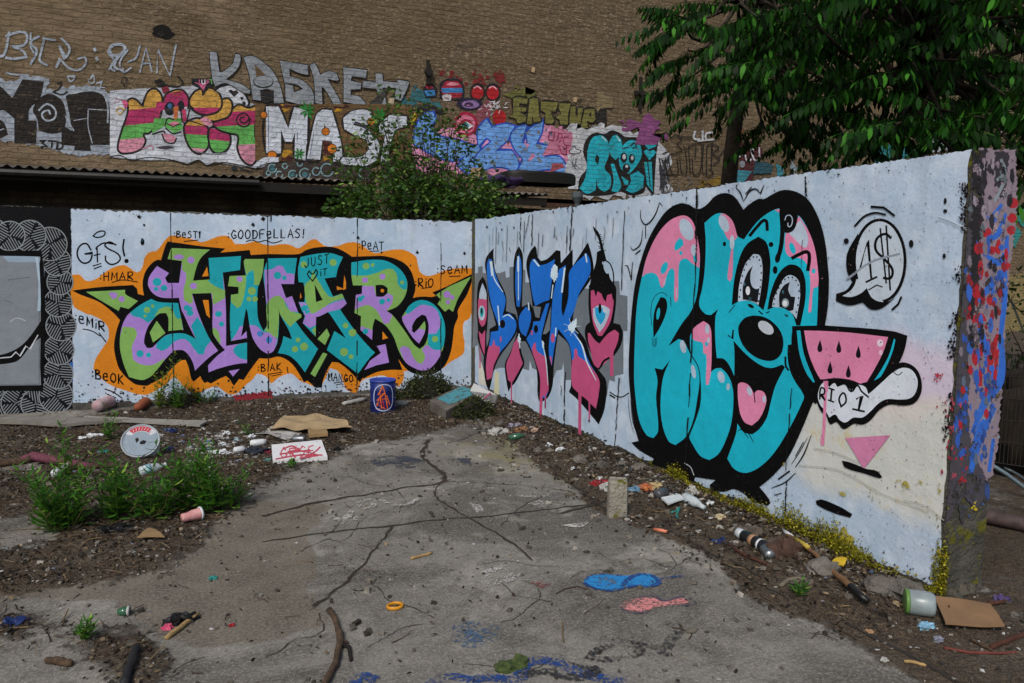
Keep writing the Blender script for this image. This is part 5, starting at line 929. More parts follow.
m.P(TB, [(275, 140), (295, 95), (320, 85), (346, 115), (345, 195), (312, 228), (282, 195)]); m.P(TB, [(285, 250), (305, 250), (325, 310), (345, 375), (325, 412), (290, 405), (302, 340)])
m.P(TB, [(360, 140), (400, 115), (450, 130), (462, 200), (430, 265), (390, 308), (350, 285), (332, 240), (342, 180)]); m.P(TB, [(345, 320), (385, 345), (385, 370), (365, 370)]); m.P(TB, [(395, 315), (440, 290), (475, 320), (470, 385), (412, 415), (370, 400), (400, 350)])
m.E('#0b0b0e', 360, 215, 20, 30); m.E('#c9d3da', 362, 210, 10, 16); m.E('#0b0b0e', 405, 222, 18, 28); m.E('#c9d3da', 408, 216, 8, 14); m.E('#0b0b0e', 374, 275, 22, 26); m.E('#c9d3da', 376, 264, 8, 9); m.S('#0b0b0e', [(395, 150), (420, 130), (430, 155), (410, 162)], 7); m.S('#0b0b0e', [(355, 165), (385, 155)], 7)
m.P(TB, [(477, 140), (505, 112), (545, 118), (545, 150), (500, 168)]); m.P(TB, [(472, 180), (490, 168), (508, 180), (528, 170), (545, 185), (505, 230)]); m.P(TB, [(475, 240), (518, 238), (525, 410), (492, 370)], sm=False); m.S('#0b0b0e', [(495, 240), (510, 380)], 6); m.S('#c9e8ec', [(320, 95), (338, 120)], 7); m.S('#c9e8ec', [(235, 95), (260, 120)], 7)
m.P('#8c4a80', [(350, 20), (420, 5), (540, 40), (560, 100), (480, 90), (380, 60)], rough=8)
m.T(0, 0, 1); m.build('graffiti', bb, 'turquoise bubble letters with a small face and a pencil on a white patch')
m = Mural(on_brick, lambda c: brick_paint(c, .60), start=.003, step=.000006)
m.T(640, 70, 5.256)
m.P('#8c4a80', [(0, 280), (50, 270), (98, 320), (100, 350), (0, 350)], rough=9)
LN = '#1a1512'
for q in [[(105, 345), (140, 330), (160, 355), (185, 340), (215, 370), (190, 390), (215, 420), (180, 440), (150, 450), (165, 545), (195, 545), (190, 470)], [(195, 350), (280, 360)], [(205, 460), (215, 540), (240, 545), (235, 430), (225, 400)], [(240, 420), (300, 380), (320, 395), (310, 540), (280, 550), (270, 470)], [(330, 390), (325, 540), (345, 550), (350, 400), (375, 385), (370, 520)], [(380, 390), (410, 410), (380, 440), (415, 470), (380, 500)], [(250, 400), (260, 540)], [(290, 400), (285, 460)], [(360, 520), (380, 545), (350, 560)], [(115, 440), (145, 430)], [(130, 470), (140, 550), (165, 545)], [(400, 470), (470, 380)]]: m.S(LN, q, 5.5)
m.S('#c9ccd2', [(285, 325), (280, 360), (310, 365)], 11); m.S('#c9ccd2', [(325, 320), (325, 365)], 11); m.S('#c9ccd2', [(375, 330), (345, 335), (345, 365), (380, 365)], 10); m.S('#c9ccd2', [(300, 375), (385, 365)], 7)
for q in [[(160, 590), (150, 640), (140, 670)], [(195, 590), (200, 650)], [(245, 560), (268, 585), (245, 605)]]: m.S('#77797a', q, 5)
m.P('#8a6f20', [(320, 590), (370, 570), (440, 580), (430, 605), (340, 610)], rough=7)
m.T(0, 0, 1); m.build('graffiti', bb, 'black line letters and a small white tag on bare brick')
m = Mural(on_brick, lambda c: brick_paint(c, .60), start=.003, step=.000006)
m.T(640, 70, 5.256)
m.P('#4a1820', [(500, 370), (620, 380), (620, 470), (570, 590), (520, 590), (505, 480)], rough=6); m.P('#22505e', [(610, 470), (660, 450), (700, 480), (690, 550), (620, 560)], rough=7); m.P('#3a8a9a', [(520, 540), (560, 535), (560, 585), (525, 590)], rough=5); m.E('#8a8f96', 533, 495, 15, 18)
m.S('#d5d2d8', [(560, 410), (550, 440), (560, 480), (580, 470), (580, 420), (560, 410)], 8); m.S('#d5d2d8', [(590, 415), (595, 470), (620, 470), (622, 410)], 8); m.S('#d5d2d8', [(510, 440), (530, 450), (512, 460)], 7); m.P('#b56a2a', [(490, 330), (520, 300), (530, 340), (500, 400)], rough=5)
m.T(0, 0, 1); m.build('graffiti', bb, 'red daub with white outlined letters and teal patches behind the trees')
m = Mural(on_brick, lambda c: brick_paint(c, .60), start=.003, step=.000006)
m.T(640, 70, 5.256)
m.P('#8fa0a8', [(800, 470), (815, 465), (812, 560), (798, 560)], rough=3); m.P('#3a8a9a', [(690, 480), (740, 470), (735, 560), (700, 565)], rough=6)
m.T(0, 0, 1)
m.build('graffiti', bb, 'pale stripe of paint on the brick wall under the trees')
m = Mural(on_brick, lambda c: brick_paint(c, .60), start=.003, step=.000006)
m.P('#2f8d96', [(870, 150), (900, 140), (915, 165), (880, 178)], rough=1); m.P('#a9b0b6', [(925, 120), (950, 116), (955, 150), (930, 152)], rough=1)
for (x, y) in [(995, 205), (1012, 235), (1020, 215)]: m.P('#2b8a86', [(x-8, y), (x, y-12), (x+9, y-2), (x+2, y+12)], rough=1)
m.P('#8d7d52', [(985, 280), (1040, 270), (1045, 360), (990, 375)], rough=1.2); m.S('#2f3a34', [(990, 330), (1010, 300), (1030, 350), (1040, 300)], 2)
m.build('graffiti', bb, 'teal and pale daubs low on the brick wall seen past the wall end')

# ------------------------------------------------------------------ sheds in front of it
ROOF = simple('corrugated_sheet', '#6f6a64', .7, .45, 6, .3, hex2='#39332e')
DARKWOOD = simple('tarred_boards', '#191512', .9, .4, 10, .4)
SHEDB = m_concrete('dark_shed_brick', '#241e19', '#3a3128')
def shed_brick():
    n = NT('sooty_brick'); p = n.pos(); b = brick_bump(n, p)
    col = n.mix(.8, b.outputs['Color'], lin('#2a221b')); col = n.mix(n.ramp(n.noise(p, 3, 5), .3, .7), col, lin('#1a1613'))
    return n.done(n.bsdf(col, .95, n.bump(b.outputs['Fac'], .6, -.03)))
SB = shed_brick()
sh = thing('lean_to_shed', 'low dark brick lean-to with a corrugated roof edge, standing behind the lettered wall', 'shed', (-1.5, YS, 0))
EZ = lambda x: 2.668 + .0098*(x+1.9)
b = MB(); b.box((-2.6, YS+.85, 1.3), (9.6, .2, 2.6)); b.build('wall', SB, sh)
def corr(x0, x1, y0, y1, zf, name, par, wl=.112, am=.017, rise=.16):
    b = MB(); b.sm = True; n = int((x1-x0)/wl*8); vs = []
    for j, (yy, dz) in enumerate(((y0, 0), (y1, rise))):
        for i in range(n+1):
            x = x0+(x1-x0)*i/n; vs.append((x, yy+ .02*mnoise.noise((x*2, 3, 1))*(1-j), zf(x)+dz+am*math.sin(2*math.pi*x/wl)))
    k = len(vs); vs += [(v[0], v[1], v[2]-.008) for v in vs]
    b.add(vs, [(i, i+1, n+2+i, n+1+i) for i in range(n)] + [(k+i, k+n+1+i, k+n+2+i, k+i+1) for i in range(n)] + [(i, k+i, k+i+1, i+1) for i in range(n)])
    return b.build(name, ROOF, par)
rf_ = corr(-7.4, 2.25, YS, YK-.05, EZ, 'roof', sh)
b = MB(); b.tube([(-7.4, YS-.03, EZ(-7.4)-.085), (.9, YS-.03, EZ(.9)-.085)], .042, 8); b.build('gutter', simple('zinc_gutter', '#2f2e2d', .5, .4, 8, .2, metal=.4), rf_)
b = MB(); b.box((-2.6, YS+.06, EZ(-2)-.10), (9.7, .05, .12)); b.build('fascia', DARKWOOD, sh)
for x0, w in ((-2.8, 3.2), (.55, 1.9)):
    b = MB(); b.box((x0+w/2-.6, YS+.74, 2.06), (w, .04, .36)); b.build('dark_window', simple('black_glass', '#050505', .25, bump=0), sh)
sh2 = thing('lean_to_shed', 'second lean-to with a lower corrugated roof and drainpipe, right of the bush', 'shed', (5.2, YS, 0))
EZ2 = lambda x: 2.60
b = MB(); b.box((6.9, YS+.85, 1.25), (7.4, .2, 2.5)); b.build('wall', SB, sh2)
corr(3.6, 5.12, YS, YK-.05, lambda x: 2.655+.01*(x-4), 'roof', sh2, rise=.12)
b = MB(); b.box((4.36, YS+.08, 2.55), (1.5, .06, .12)); b.build('fascia', DARKWOOD, sh2)
RUST = simple('rusty_edge', '#4a3526', .9, .5, 9, .5)
b = MB(); b.box((6.9, YS+.55, 2.60), (3.5, .5, .07)); b.box((6.9, YS+.32, 2.56), (3.5, .04, .14)); b.build('roof_edge', RUST, sh2)
b = MB(); c = at_y(577, 200, YS-.05); ZN = simple('zinc', '#5d666c', .5, .3, 9, .2, metal=.3)
b.lathe((c.x, YS-.06, c.z-.16), (0, 0, 1), [(0, .03), (.1, .04), (.2, .09), (.28, .09)], 10); b.tube([(c.x, YS-.06, c.z-.16), (c.x, YS-.06, .0)], .032, 8); b.build('drainpipe', ZN, sh2)
# things lying on that roof
b = MB(); b.sm = True
c = at_y(540, 178, YS+.5)
def tarp(u, v):
    a = 2*math.pi*u; ww = .62*(1 if v < .7 else 1-(v-.7)*.6)
    return (c.x+ww*math.copysign(abs(math.cos(a))**.5, math.cos(a)), YS+.62+.34*math.copysign(abs(math.sin(a))**.5, math.sin(a)), c.z-.09+.17*min(1, v/.8)+.015*mnoise.noise((u*9, v*5, 2)))
b.sheet(tarp, 28, 8); b.prism([Vector(tarp(i/28, 1)) for i in range(28)], (0, 0, .004))
b.build('rubber_tarp', simple('black_rubber', '#15130f', .6, .4, 8, .4), label='dark bundled tarpaulin lying flat on the roof of the second lean-to', cat='tarpaulin')
c = at_y(500, 181, YS+.4); b = MB(); b.sm = True
for i in range(5): b.blob((c.x+(i-2)*.13, YS+.4+.05*(i % 2), c.z-.02+.03*(i % 3)), (.13, .12, .07), i+40, .5)
b.build('purple_cloth', simple('purple_cloth', '#352450', .9, .4, 9, .5), label='crumpled dark purple cloth on the corrugated roof beside the bush', cat='cloth')
b = MB(); c = at_y(480, 176, YS+.5); b.box((c.x, YS+.5, c.z), (.25, .2, .16), rz=.5, ry=.3, jit=.02)
b.build('broken_block', simple('tan_block', '#8d7a5e', .9, .4, 9, .5), label='broken tan masonry block on the roof between the bush and the purple cloth', cat='block')
# ------------------------------------------------------------------ ground
def axis(lo, hi, step, far):
    a = [lo + i*step for i in range(int((hi-lo)/step)+1)]
    l, r, d = [a[0]], [a[-1]], step
    while r[-1] < far:
        d *= 1.5; r.append(r[-1]+d); l.append(l[-1]-d)
    return sorted(l[1:]) + a + r[1:]
GX, GY = axis(-4.6, 6.2, .035, 150), axis(.9, 9.2, .035, 150)
def inside(p, poly):
    x, y = p; c = False; n = len(poly); j = n-1
    for i in range(n):
        xi, yi = poly[i]; xj, yj = poly[j]
        if (yi > y) != (yj > y) and x < (xj-xi)*(y-yi)/(yj-yi)+xi: c = not c
        j = i
    return c
gp = lambda q: [tuple(at_z(*p).xy) for p in q]
SOIL1 = gp([(-160, 428), (40, 424), (240, 398), (330, 398), (470, 390), (492, 412), (470, 424), (430, 432), (400, 439), (345, 447), (325, 462), (285, 470), (262, 486), (245, 505), (215, 520), (205, 545), (165, 570), (110, 580), (60, 590), (0, 596), (-160, 610), (-160, 560), (20, 548), (60, 530), (40, 520), (-160, 520), (-160, 478), (60, 470), (40, 462), (-160, 462)])
SOIL2 = gp([(474, 414), (492, 428), (520, 452), (556, 481), (600, 508), (640, 532), (690, 552), (725, 572), (752, 590), (790, 618), (850, 640), (905, 668), (960, 700), (1300, 760), (1300, 600), (1010, 590), (940, 590), (860, 560), (640, 455), (470, 382)])
SOIL3 = gp([(-200, 600), (20, 618), (80, 640), (140, 622), (170, 650), (150, 700), (120, 700), (100, 662), (60, 640), (-200, 640)])
MUD = gp([(240, 498), (330, 506), (306, 540), (322, 566), (306, 582), (318, 602), (330, 616), (318, 632), (270, 640), (215, 648), (160, 640), (110, 600), (0, 600), (-200, 620), (-200, 560), (150, 560), (215, 520)])
PALE = gp([(-60, 555), (40, 552), (58, 562), (30, 578), (-60, 584)])
YELL = gp([(470, 436), (520, 440), (560, 455), (548, 474), (500, 466), (470, 452)])
_bb = {}
def near(p, poly, s):
    b = _bb.get(id(poly))
    if b is None: b = _bb[id(poly)] = (min(q[0] for q in poly), max(q[0] for q in poly), min(q[1] for q in poly), max(q[1] for q in poly))
    if p[0] < b[0]-s or p[0] > b[1]+s or p[1] < b[2]-s or p[1] > b[3]+s: return 0.0
    c = 0
    for dx, dy in ((0, 0), (s, 0), (-s, 0), (0, s), (0, -s)): c += inside((p[0]+dx, p[1]+dy), poly)
    return c/5
def gheight(x, y, soil):
    z = .008*mnoise.noise((x*.7, y*.7, 2)) + .003*mnoise.noise((x*4, y*4, 5))
    d = XR - x
    if YE-.4 < y < YB and -.4 < d < .8: z += .030*max(0, 1-abs(d-.3)/.45)**1.3*min(1, (y-YE+.4)/.6)
    if y > YB-1.4 and x < 3.4: z += .010*(max(0, y-YB+1.4)/1.4)**1.5
    if soil > .1: z += soil*(.012 + .022*mnoise.noise((x*3, y*3, 1)) + .012*mnoise.noise((x*11, y*11, 1)))
    return z
def soil_at(x, y):
    if not (-5 < x < 7 and .5 < y < 9.5): return .3
    w = (x + .10*mnoise.noise((x*2.2, y*2.2, 0)) + .04*mnoise.noise((x*9, y*9, 3)), y + .10*mnoise.noise((x*2.2, y*2.2, 9)) + .04*mnoise.noise((x*9, y*9, 7)))
    return max(near(w, SOIL1, .10), near(w, SOIL2, .06), near(w, SOIL3, .09))
CRACKS = [([(428, 440), (425, 448), (423, 459), (434, 466), (445, 475), (443, 482), (408, 487), (376, 492.5), (319, 502), (262, 516)], .05), ([(443, 481), (436, 489), (438, 499), (466, 516), (495, 533), (518, 548), (532, 562)], .024), ([(262, 542), (296, 537), (345, 531), (395, 525.6), (440, 520), (487, 516.5), (540, 510), (606, 503)], .03), ([(393, 526), (376, 549), (348, 582), (314, 607)], .028), ([(447, 481), (499, 484), (560, 490), (600, 503)], .012), ([(436, 446), (460, 440), (480, 431)], .016),
             ([(500, 430), (530, 452), (570, 486), (612, 513), (650, 527), (690, 544), (726, 566), (770, 592), (800, 612)], .030), ([(730, 563), (760, 580)], .03), ([(846, 626), (880, 643), (915, 661), (965, 690)], .05), ([(300, 552), (312, 546), (330, 538)], .01), ([(330, 533), (342, 521), (346, 516)], .012), ([(0, 483), (60, 481), (130, 478)], .018), ([(560, 513), (590, 506), (618, 500)], .05), ([(423, 459), (434, 466), (445, 475)], .06)]
random.seed(61)
for _ in range(16):     # hairline cracks
    x, y = random.uniform(250, 800), random.uniform(470, 670); q_ = [(x, y)]; a_ = random.uniform(-1.0, 1.0)
    for k in range(random.randint(3, 6)): a_ += random.gauss(0, .6); x += 26*math.cos(a_)*random.uniform(.5, 1.2); y += 13*math.sin(a_); q_.append((x, y))
    CRACKS.append((q_, .008))
gv, gc = [], []
for y in GY:
    for x in GX:
        so = mu = pa = ye = 0.0; fine = -4.7 < x < 6.3 and .8 < y < 9.3
        if fine:
            so = soil_at(x, y) if not (x > XR+.33 and y > YE-.25) else .75+.25*mnoise.noise((x*1.3, y*1.3, 2)); w = (x+.05*mnoise.noise((x*6, y*6, 4)), y+.05*mnoise.noise((x*6, y*6, 8)))  # past the wall end, soil cover darkens the concrete in place of tree shade
            mu = near(w, MUD, .03); pa = near(w, PALE, .08); ye = near(w, YELL, .3)
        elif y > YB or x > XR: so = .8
        gv.append((x, y, gheight(x, y, so) if fine else 0.0)); gc.append((so, mu, pa, ye))
A_ = np.array([(x, y) for x, y, z in gv]); D_ = np.full(len(A_), 0.0)
for q, w in CRACKS:
    P_ = [np.array(at_z(*p).xy) for p in q]
    for s0, s1 in zip(P_[:-1], P_[1:]):
        dv_ = s1-s0; t_ = np.clip(((A_-s0)@dv_)/max(1e-9, dv_@dv_), 0, 1); dd = np.linalg.norm(A_-(s0+t_[:, None]*dv_), axis=1)
        D_ = np.maximum(D_, np.exp(-(dd/(.018+w*.45))**2)*min(.50, .14+w*8))
gc = [(max(c_[0], float(D_[i])), c_[1], c_[2], c_[3]) for i, c_ in enumerate(gc)]
me = bpy.data.meshes.new('ground'); nx = len(GX)
me.from_pydata(gv, [], [(j*nx+i, j*nx+i+1, (j+1)*nx+i+1, (j+1)*nx+i) for j in range(len(GY)-1) for i in range(nx-1)])
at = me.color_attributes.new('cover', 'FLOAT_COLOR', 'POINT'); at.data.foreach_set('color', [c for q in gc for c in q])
me.polygons.foreach_set('use_smooth', [True]*len(me.polygons))
ground = bpy.data.objects.new('ground', me); COL.objects.link(ground); ground['kind'] = 'structure'
def m_ground():
    n = NT('yard_ground'); p = n.pos(); a = n.n('ShaderNodeAttribute', attribute_name='cover')
    s = n.n('ShaderNodeSeparateColor', i={0: a.outputs['Color']}); so, mu, pa, ye = s.outputs[0], s.outputs[1], s.outputs[2], a.outputs['Alpha']
    big = n.noise(p, .9, 6, .6); mid = n.noise(p, 4.5, 6, .65); fi = n.noise(p, 70, 5, .7); sp = n.noise(p, 190, 3, .7)
    con = n.mix(n.ramp(big, .3, .7), lin('#524f4b'), lin('#7b7873'))
    con = n.mix(n.math('MULTIPLY', n.ramp(mid, .35, .7), .5), con, lin('#8b877c'))
    con = n.mix(n.math('MULTIPLY', n.ramp(n.noise(p, 2.2, 8, .74), .5, .66), .6), con, lin('#47433d'))
    con = n.mix(n.math('MULTIPLY', n.ramp(n.noise(p, .75, 8, .7, dist=.8), .48, .57), .72), con, lin('#3d3a36'))
    con = n.mix(n.math('MULTIPLY', n.ramp(n.noise(p, 1.4, 7, .7, dist=.7), .54, .66), .6), con, lin('#a29e93'))
    con = n.mix(n.math('MULTIPLY', n.ramp(n.noise(p, 26, 7, .75), .47, .7), .5), con, lin('#3f3a32'))
    con = n.mix(n.math('MULTIPLY', n.ramp(fi, .47, .68), .42), con, lin('#a8a49b'))
    con = n.mix(n.ramp(sp, .60, .66), con, lin('#2a2724')); con = n.mix(n.ramp(n.noise(p, 120, 4, .7), .64, .68), con, lin('#c0bbb2'))
    con = n.mix(n.math('MULTIPLY', ye, n.ramp(mid, .4, .65)), con, lin('#6d6a3c'))
    con = n.mix(n.math('MULTIPLY', pa, n.ramp(mid, .25, .45)), con, lin('#a3aaa9'))
    md = n.mix(n.ramp(mid, .3, .7), lin('#4c463d'), lin('#6a6358')); md = n.mix(n.math('MULTIPLY', n.ramp(fi, .45, .68), .7), md, lin('#8d8578')); md = n.mix(n.ramp(sp, .58, .65), md, lin('#2f2a24'))
    col = n.mix(n.math('MULTIPLY', n.ramp(n.math('ADD', n.math('MULTIPLY', mu, .8), n.math('MULTIPLY', n.noise(p, 5, 8, .7), .6)), .55, .85), .85), con, md)
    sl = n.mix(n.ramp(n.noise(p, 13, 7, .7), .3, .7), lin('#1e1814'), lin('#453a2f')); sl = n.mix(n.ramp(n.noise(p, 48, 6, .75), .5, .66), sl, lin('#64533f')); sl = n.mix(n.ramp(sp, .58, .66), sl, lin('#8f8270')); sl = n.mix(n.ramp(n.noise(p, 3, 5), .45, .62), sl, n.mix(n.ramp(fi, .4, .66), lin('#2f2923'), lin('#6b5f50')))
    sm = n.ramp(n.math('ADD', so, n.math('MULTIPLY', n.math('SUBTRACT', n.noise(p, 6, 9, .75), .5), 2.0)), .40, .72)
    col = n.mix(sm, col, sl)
    h = n.math('ADD', n.math('MULTIPLY', fi, .5), n.math('MULTIPLY', mid, 1.0)); h = n.math('ADD', h, n.math('MULTIPLY', sp, .12))
    h = n.math('ADD', h, n.math('MULTIPLY', n.math('MULTIPLY', sm, n.noise(p, 32, 5, .7)), 3.0))
    return n.done(n.bsdf(col, .9, n.bump(h, .8, .010), **{'Specular IOR Level': .25}))
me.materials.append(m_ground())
_sc = {}
def gz(x, y): return gheight(x, y, soil_at(x, y))
def on_ground(px, py, off=0.0):
    p = at_z(px, py, 0)
    for _ in range(2): p = at_z(px, py, gz(p.x, p.y))
    return Vector((p.x, p.y, gz(p.x, p.y)+off))

# cracks and paint on the slab
def crack(q, w, name='ground_crack', dens=.62, col='#1c1712'):
    P = smooth_path([tuple(at_z(*p).xy) for p in q], False, 6, 200); D = []
    for i in range(len(P)-1):
        k = max(1, int((P[i+1]-P[i]).length/.03))
        for j in range(k): D.append(P[i].lerp(P[i+1], j/k))
    D.append(P[-1]); b = MB(); vs = []
    for i, p in enumerate(D):
        t = (D[min(i+1, len(D)-1)]-D[max(i-1, 0)]).normalized(); nn = Vector((-t.y, t.x))
        p = p + nn*(.022*mnoise.noise((p.x*9, p.y*9, 1)) + .008*mnoise.noise((p.x*40, p.y*40, 1))); hw = w*(.25+1.1*abs(mnoise.noise((p.x*7, p.y*7, 6)))+.5*abs(mnoise.noise((p.x*31, p.y*31, 6))))/2
        for s in (1, -1):
            c = p+nn*hw*s; vs.append((c.x, c.y, gz(p.x, p.y)+.004))
    b.add(vs, [(2*i, 2*i+1, 2*i+3, 2*i+2) for i in range(len(D)-1)])
    return b.build(name, CRK, kind='structure')
CRK = m_decal('crack_soil', '#191510', .56, 60, '#332a20')
for q, w in CRACKS: crack(q, w*.8)
def gdecal(name, fills, strokes, mats):
    b = MB()
    zz = .004
    for (k, q) in fills:
        zz += .0006; b.cur = k; P = smooth_path([tuple(at_z(*p).xy) for p in q], True, 5, 80)
        if P: c = sum((Vector(p) for p in P), Vector((0, 0)))/len(P)
        zc = max(gz(p.x, p.y) for p in P)
        rings = [[(c.x+(p.x-c.x)*f, c.y+(p.y-c.y)*f) for p in P] for f in (1, .66, .33)]
        o = len(b.v); n = len(P)
        for r in rings:
            for p in r: b.v.append((p[0], p[1], gz(p[0], p[1])+zz))
        b.v.append((c.x, c.y, gz(c.x, c.y)+zz))
        for rr in range(2):
            for i in range(n): j = (i+1) % n; b.face((o+rr*n+i, o+rr*n+j, o+(rr+1)*n+j, o+(rr+1)*n+i))
        for i in range(n): b.face((o+2*n+i, o+2*n+(i+1) % n, o+3*n))
    for (k, q, w) in strokes:
        zz += .0006; b.cur = k; P = smooth_path([tuple(at_z(*p).xy) for p in q], False, 8, 200); vs = []
        for i, p in enumerate(P):
            t = (P[min(i+1, len(P)-1)]-P[max(i-1, 0)]).normalized(); nn = Vector((-t.y, t.x))
            for s in (1, -1): cc = p+nn*w/2*s; vs.append((cc.x, cc.y, gz(p.x, p.y)+zz+i*2e-6))
        b.add(vs, [(2*i, 2*i+1, 2*i+3, 2*i+2) for i in range(len(P)-1)])
    return b.build(name, mats, kind='structure')
DB, DBE, DP, DK, DW, DFB = m_decal('blue_spray', '#0d62a6', .505, 60, '#1f86be'), m_decal('dark_blue_spray', '#153f80', .455, 70), m_decal('pink_spray', '#b5686a', .475, 60, '#c98a88'), m_decal('dark_spray', '#2d2b2d', .45, 60), m_decal('white_chalk', '#b9b7b2', .43, 70), m_decal('faded_blue', '#47607c', .42, 60)
gdecal('ground_paint', [(0, [(584, 583), (591, 577), (606, 575.5), (622, 577), (634, 576), (645, 574), (657, 577.5), (659, 585), (646, 588), (632, 587.5), (611, 591.5), (592, 588.5)])], [(1, [(622, 588), (628, 581), (640, 575), (652, 577), (659, 583), (652, 587), (640, 588), (628, 586)], .03), (1, [(584, 583), (591, 577), (606, 575.5), (622, 577)], .022), (1, [(584, 584), (592, 589), (611, 592), (632, 588)], .022), (1, [(660, 580), (682, 577)], .02)], [DB, DBE])
gdecal('ground_paint', [(0, [(619, 606.5), (628, 601), (642, 598.5), (654, 599), (662, 602), (682, 599), (690, 604), (676, 606), (657, 608.5), (640, 613), (626, 611)])], [(1, [(618, 606.5), (628, 600.5), (654, 597.5), (664, 602), (684, 598), (696, 604)], .018), (1, [(618, 607), (628, 612.5), (642, 614), (660, 609), (680, 607), (696, 605)], .018)], [DP, m_decal('violet_spray', '#4b4458', .45, 60)])
gdecal('ground_paint', [], [(0, [(424, 690), (438, 680), (455, 677), (470, 680), (486, 678), (505, 679), (523, 682)], .05), (0, [(520, 680), (524, 666), (540, 661), (560, 664), (575, 671), (590, 676), (625, 683)], .06), (1, [(520, 676), (545, 672), (580, 678), (600, 668)], .05), (1, [(588, 660), (600, 650), (622, 645), (640, 650), (625, 658), (600, 660), (588, 656)], .045), (1, [(612, 640), (640, 645), (660, 650)], .03), (1, [(662, 656), (672, 640), (682, 631)], .05), (1, [(560, 657), (580, 666), (600, 672)], .03), (0, [(352, 690), (362, 678), (376, 682)], .05)], [DBE, DK])
gdecal('ground_paint', [(0, [(452, 628), (462, 622), (490, 624), (505, 634), (480, 648), (458, 646)])], [], [DFB])
gdecal('ground_paint', [(0, [(468, 502), (476, 501), (484, 511), (477, 513)]), (0, [(487, 503), (494, 502), (498, 504), (490, 505)]), (0, [(528, 504), (540, 500), (552, 504), (540, 508)]), (0, [(508, 495), (540, 493), (560, 498), (530, 498)]), (0, [(480, 489), (498, 487), (490, 491)]), (0, [(560, 526), (590, 522), (580, 528)]), (0, [(480, 575), (510, 565), (520, 578), (490, 590)])],
    [(0, [(340, 526), (352, 512), (346, 520)], .045), (0, [(356, 508), (368, 500), (374, 506), (366, 510)], .04), (0, [(380, 500), (400, 506), (418, 500)], .04), (0, [(400, 512), (420, 498)], .035), (0, [(330, 518), (350, 522), (360, 516)], .04), (0, [(322, 530), (334, 512), (344, 506)], .04)], [DW])
gdecal('ground_paint', [(0, [(368, 458), (400, 456), (425, 462), (412, 468), (380, 468)]), (0, [(445, 460), (468, 458), (472, 465), (450, 466)])], [], [m_decal('dark_blue_grey_spray', '#39404c', .45, 50)])
gdecal('ground_paint', [(0, [(530, 584), (545, 578), (556, 586), (540, 590)])], [], [m_decal('faint_red', '#7c4a46', .42, 60)])
# ------------------------------------------------------------------ vegetation
def leaf(b, p, d, side, L, w, fold=.25):
    d = d.normalized(); side = (side - d*side.dot(d)).normalized(); up = side.cross(d)
    m1, m2, t = p + d*L*.3 + up*L*.03*fold*4, p + d*L*.66 + up*L*.02*fold*4, p + d*L - up*L*.10
    b.add([p, m1+side*w*.48, m2+side*w*.40, t, m2-side*w*.40, m1-side*w*.48], [(0, 5, 1), (1, 5, 4, 2), (2, 4, 3)])
def rv(s=1.0): return Vector((random.gauss(0, s), random.gauss(0, s), random.gauss(0, s)))
def compound(b, p, d, L, pairs):
    d = d.normalized(); side = d.cross(Vector((0, 0, 1)))
    if side.length < .1: side = Vector((1, 0, 0))
    side.normalize(); q = p.copy(); step = L/(pairs+1); prev = q.copy(); dr = random.uniform(.02, .075); zf = random.uniform(.65, 1.15)
    for i in range(pairs):
        d = (d + Vector((0, 0, -dr))).normalized(); q = q + d*step
        b.add([prev, q, q+Vector((0, 0, .006)), prev+Vector((0, 0, .006))], [(0, 1, 2, 3)]); prev = q.copy()
        k = math.sin(math.pi*(i+2.2)/(pairs+3.4))
        if random.random() < .06: continue
        for s in (-1, 1):
            ld = side*s*random.uniform(.28, .5) + d*random.uniform(.15, .3) + Vector((0, 0, -.85)) + rv(.05)
            leaf(b, q, ld, d + rv(.12), (.085+.085*k)*random.uniform(.75, 1.15)*zf, .036*k+.014, .15)
    leaf(b, q, d+Vector((0, 0, -.5)), side, .09, .032)
def px3(px, py, depth): return Vector((0, 0, H)) + ray(px, py)*(depth/F)
AIL = leafmat('ailanthus_leaf', '#081b06', '#19430f', '#438228', .12, .10)
BARK = simple('grey_bark', '#3a3026', .95, .45, 14, .6, hex2='#1f1914')
def bend(a, c, k, n=6, sag=.0):
    out = []
    o = rv(k)
    for i in range(n+1):
        t = i/n; out.append(a.lerp(c, t) + o*math.sin(math.pi*t) + Vector((0, 0, -sag*t*t)))
    return out
def ailanthus(base, fork, label, ends, leaves, seed, rad):
    random.seed(seed)
    tr = thing('ailanthus_tree', label, 'tree', base)
    b = MB(); b.sm = True; b.tube(bend(Vector(base)-Vector((0, 0, .2)), fork, .10, 8), [rad*(1-.45*i/8) for i in range(9)], 10); b.build('trunk', BARK, tr)
    bb_ = MB(); bb_.sm = True; lb = MB()
    for e in ends:
        st = fork + Vector((0, 0, random.uniform(-.8, .5)))
        P = bend(st, e, .16, 7); bb_.tube(P, [.035*(1-.8*i/7) for i in range(8)], 5, False)
        out = (P[-1]-P[-3]).normalized()
        for k in range(leaves):
            t = 1-abs(random.gauss(0, .16)); t = max(.35, t); f = t*7; i = min(6, int(f)); p = P[i].lerp(P[i+1], f-i)
            a = random.uniform(0, 6.28); d = out*.9 + Vector((math.cos(a), math.sin(a), random.uniform(-.15, .35))); d.z = max(-.25, min(.35, d.z))
            compound(lb, p, d, random.uniform(.6, 1.0), random.randint(10, 14))
    bb_.build('limbs', BARK, tr); lb.build('crown', AIL, tr)
def ends_in(poly, n, d0, d1, extra=()):
    out = [px3(*q) for q in extra]; xs = [q[0] for q in poly]; ys = [q[1] for q in poly]
    while len(out) < n:
        x, y = random.uniform(min(xs), max(xs)), random.uniform(min(ys), max(ys))
        if inside((x, y), poly): out.append(px3(x, y, random.uniform(d0, d1)))
    return out
random.seed(3)
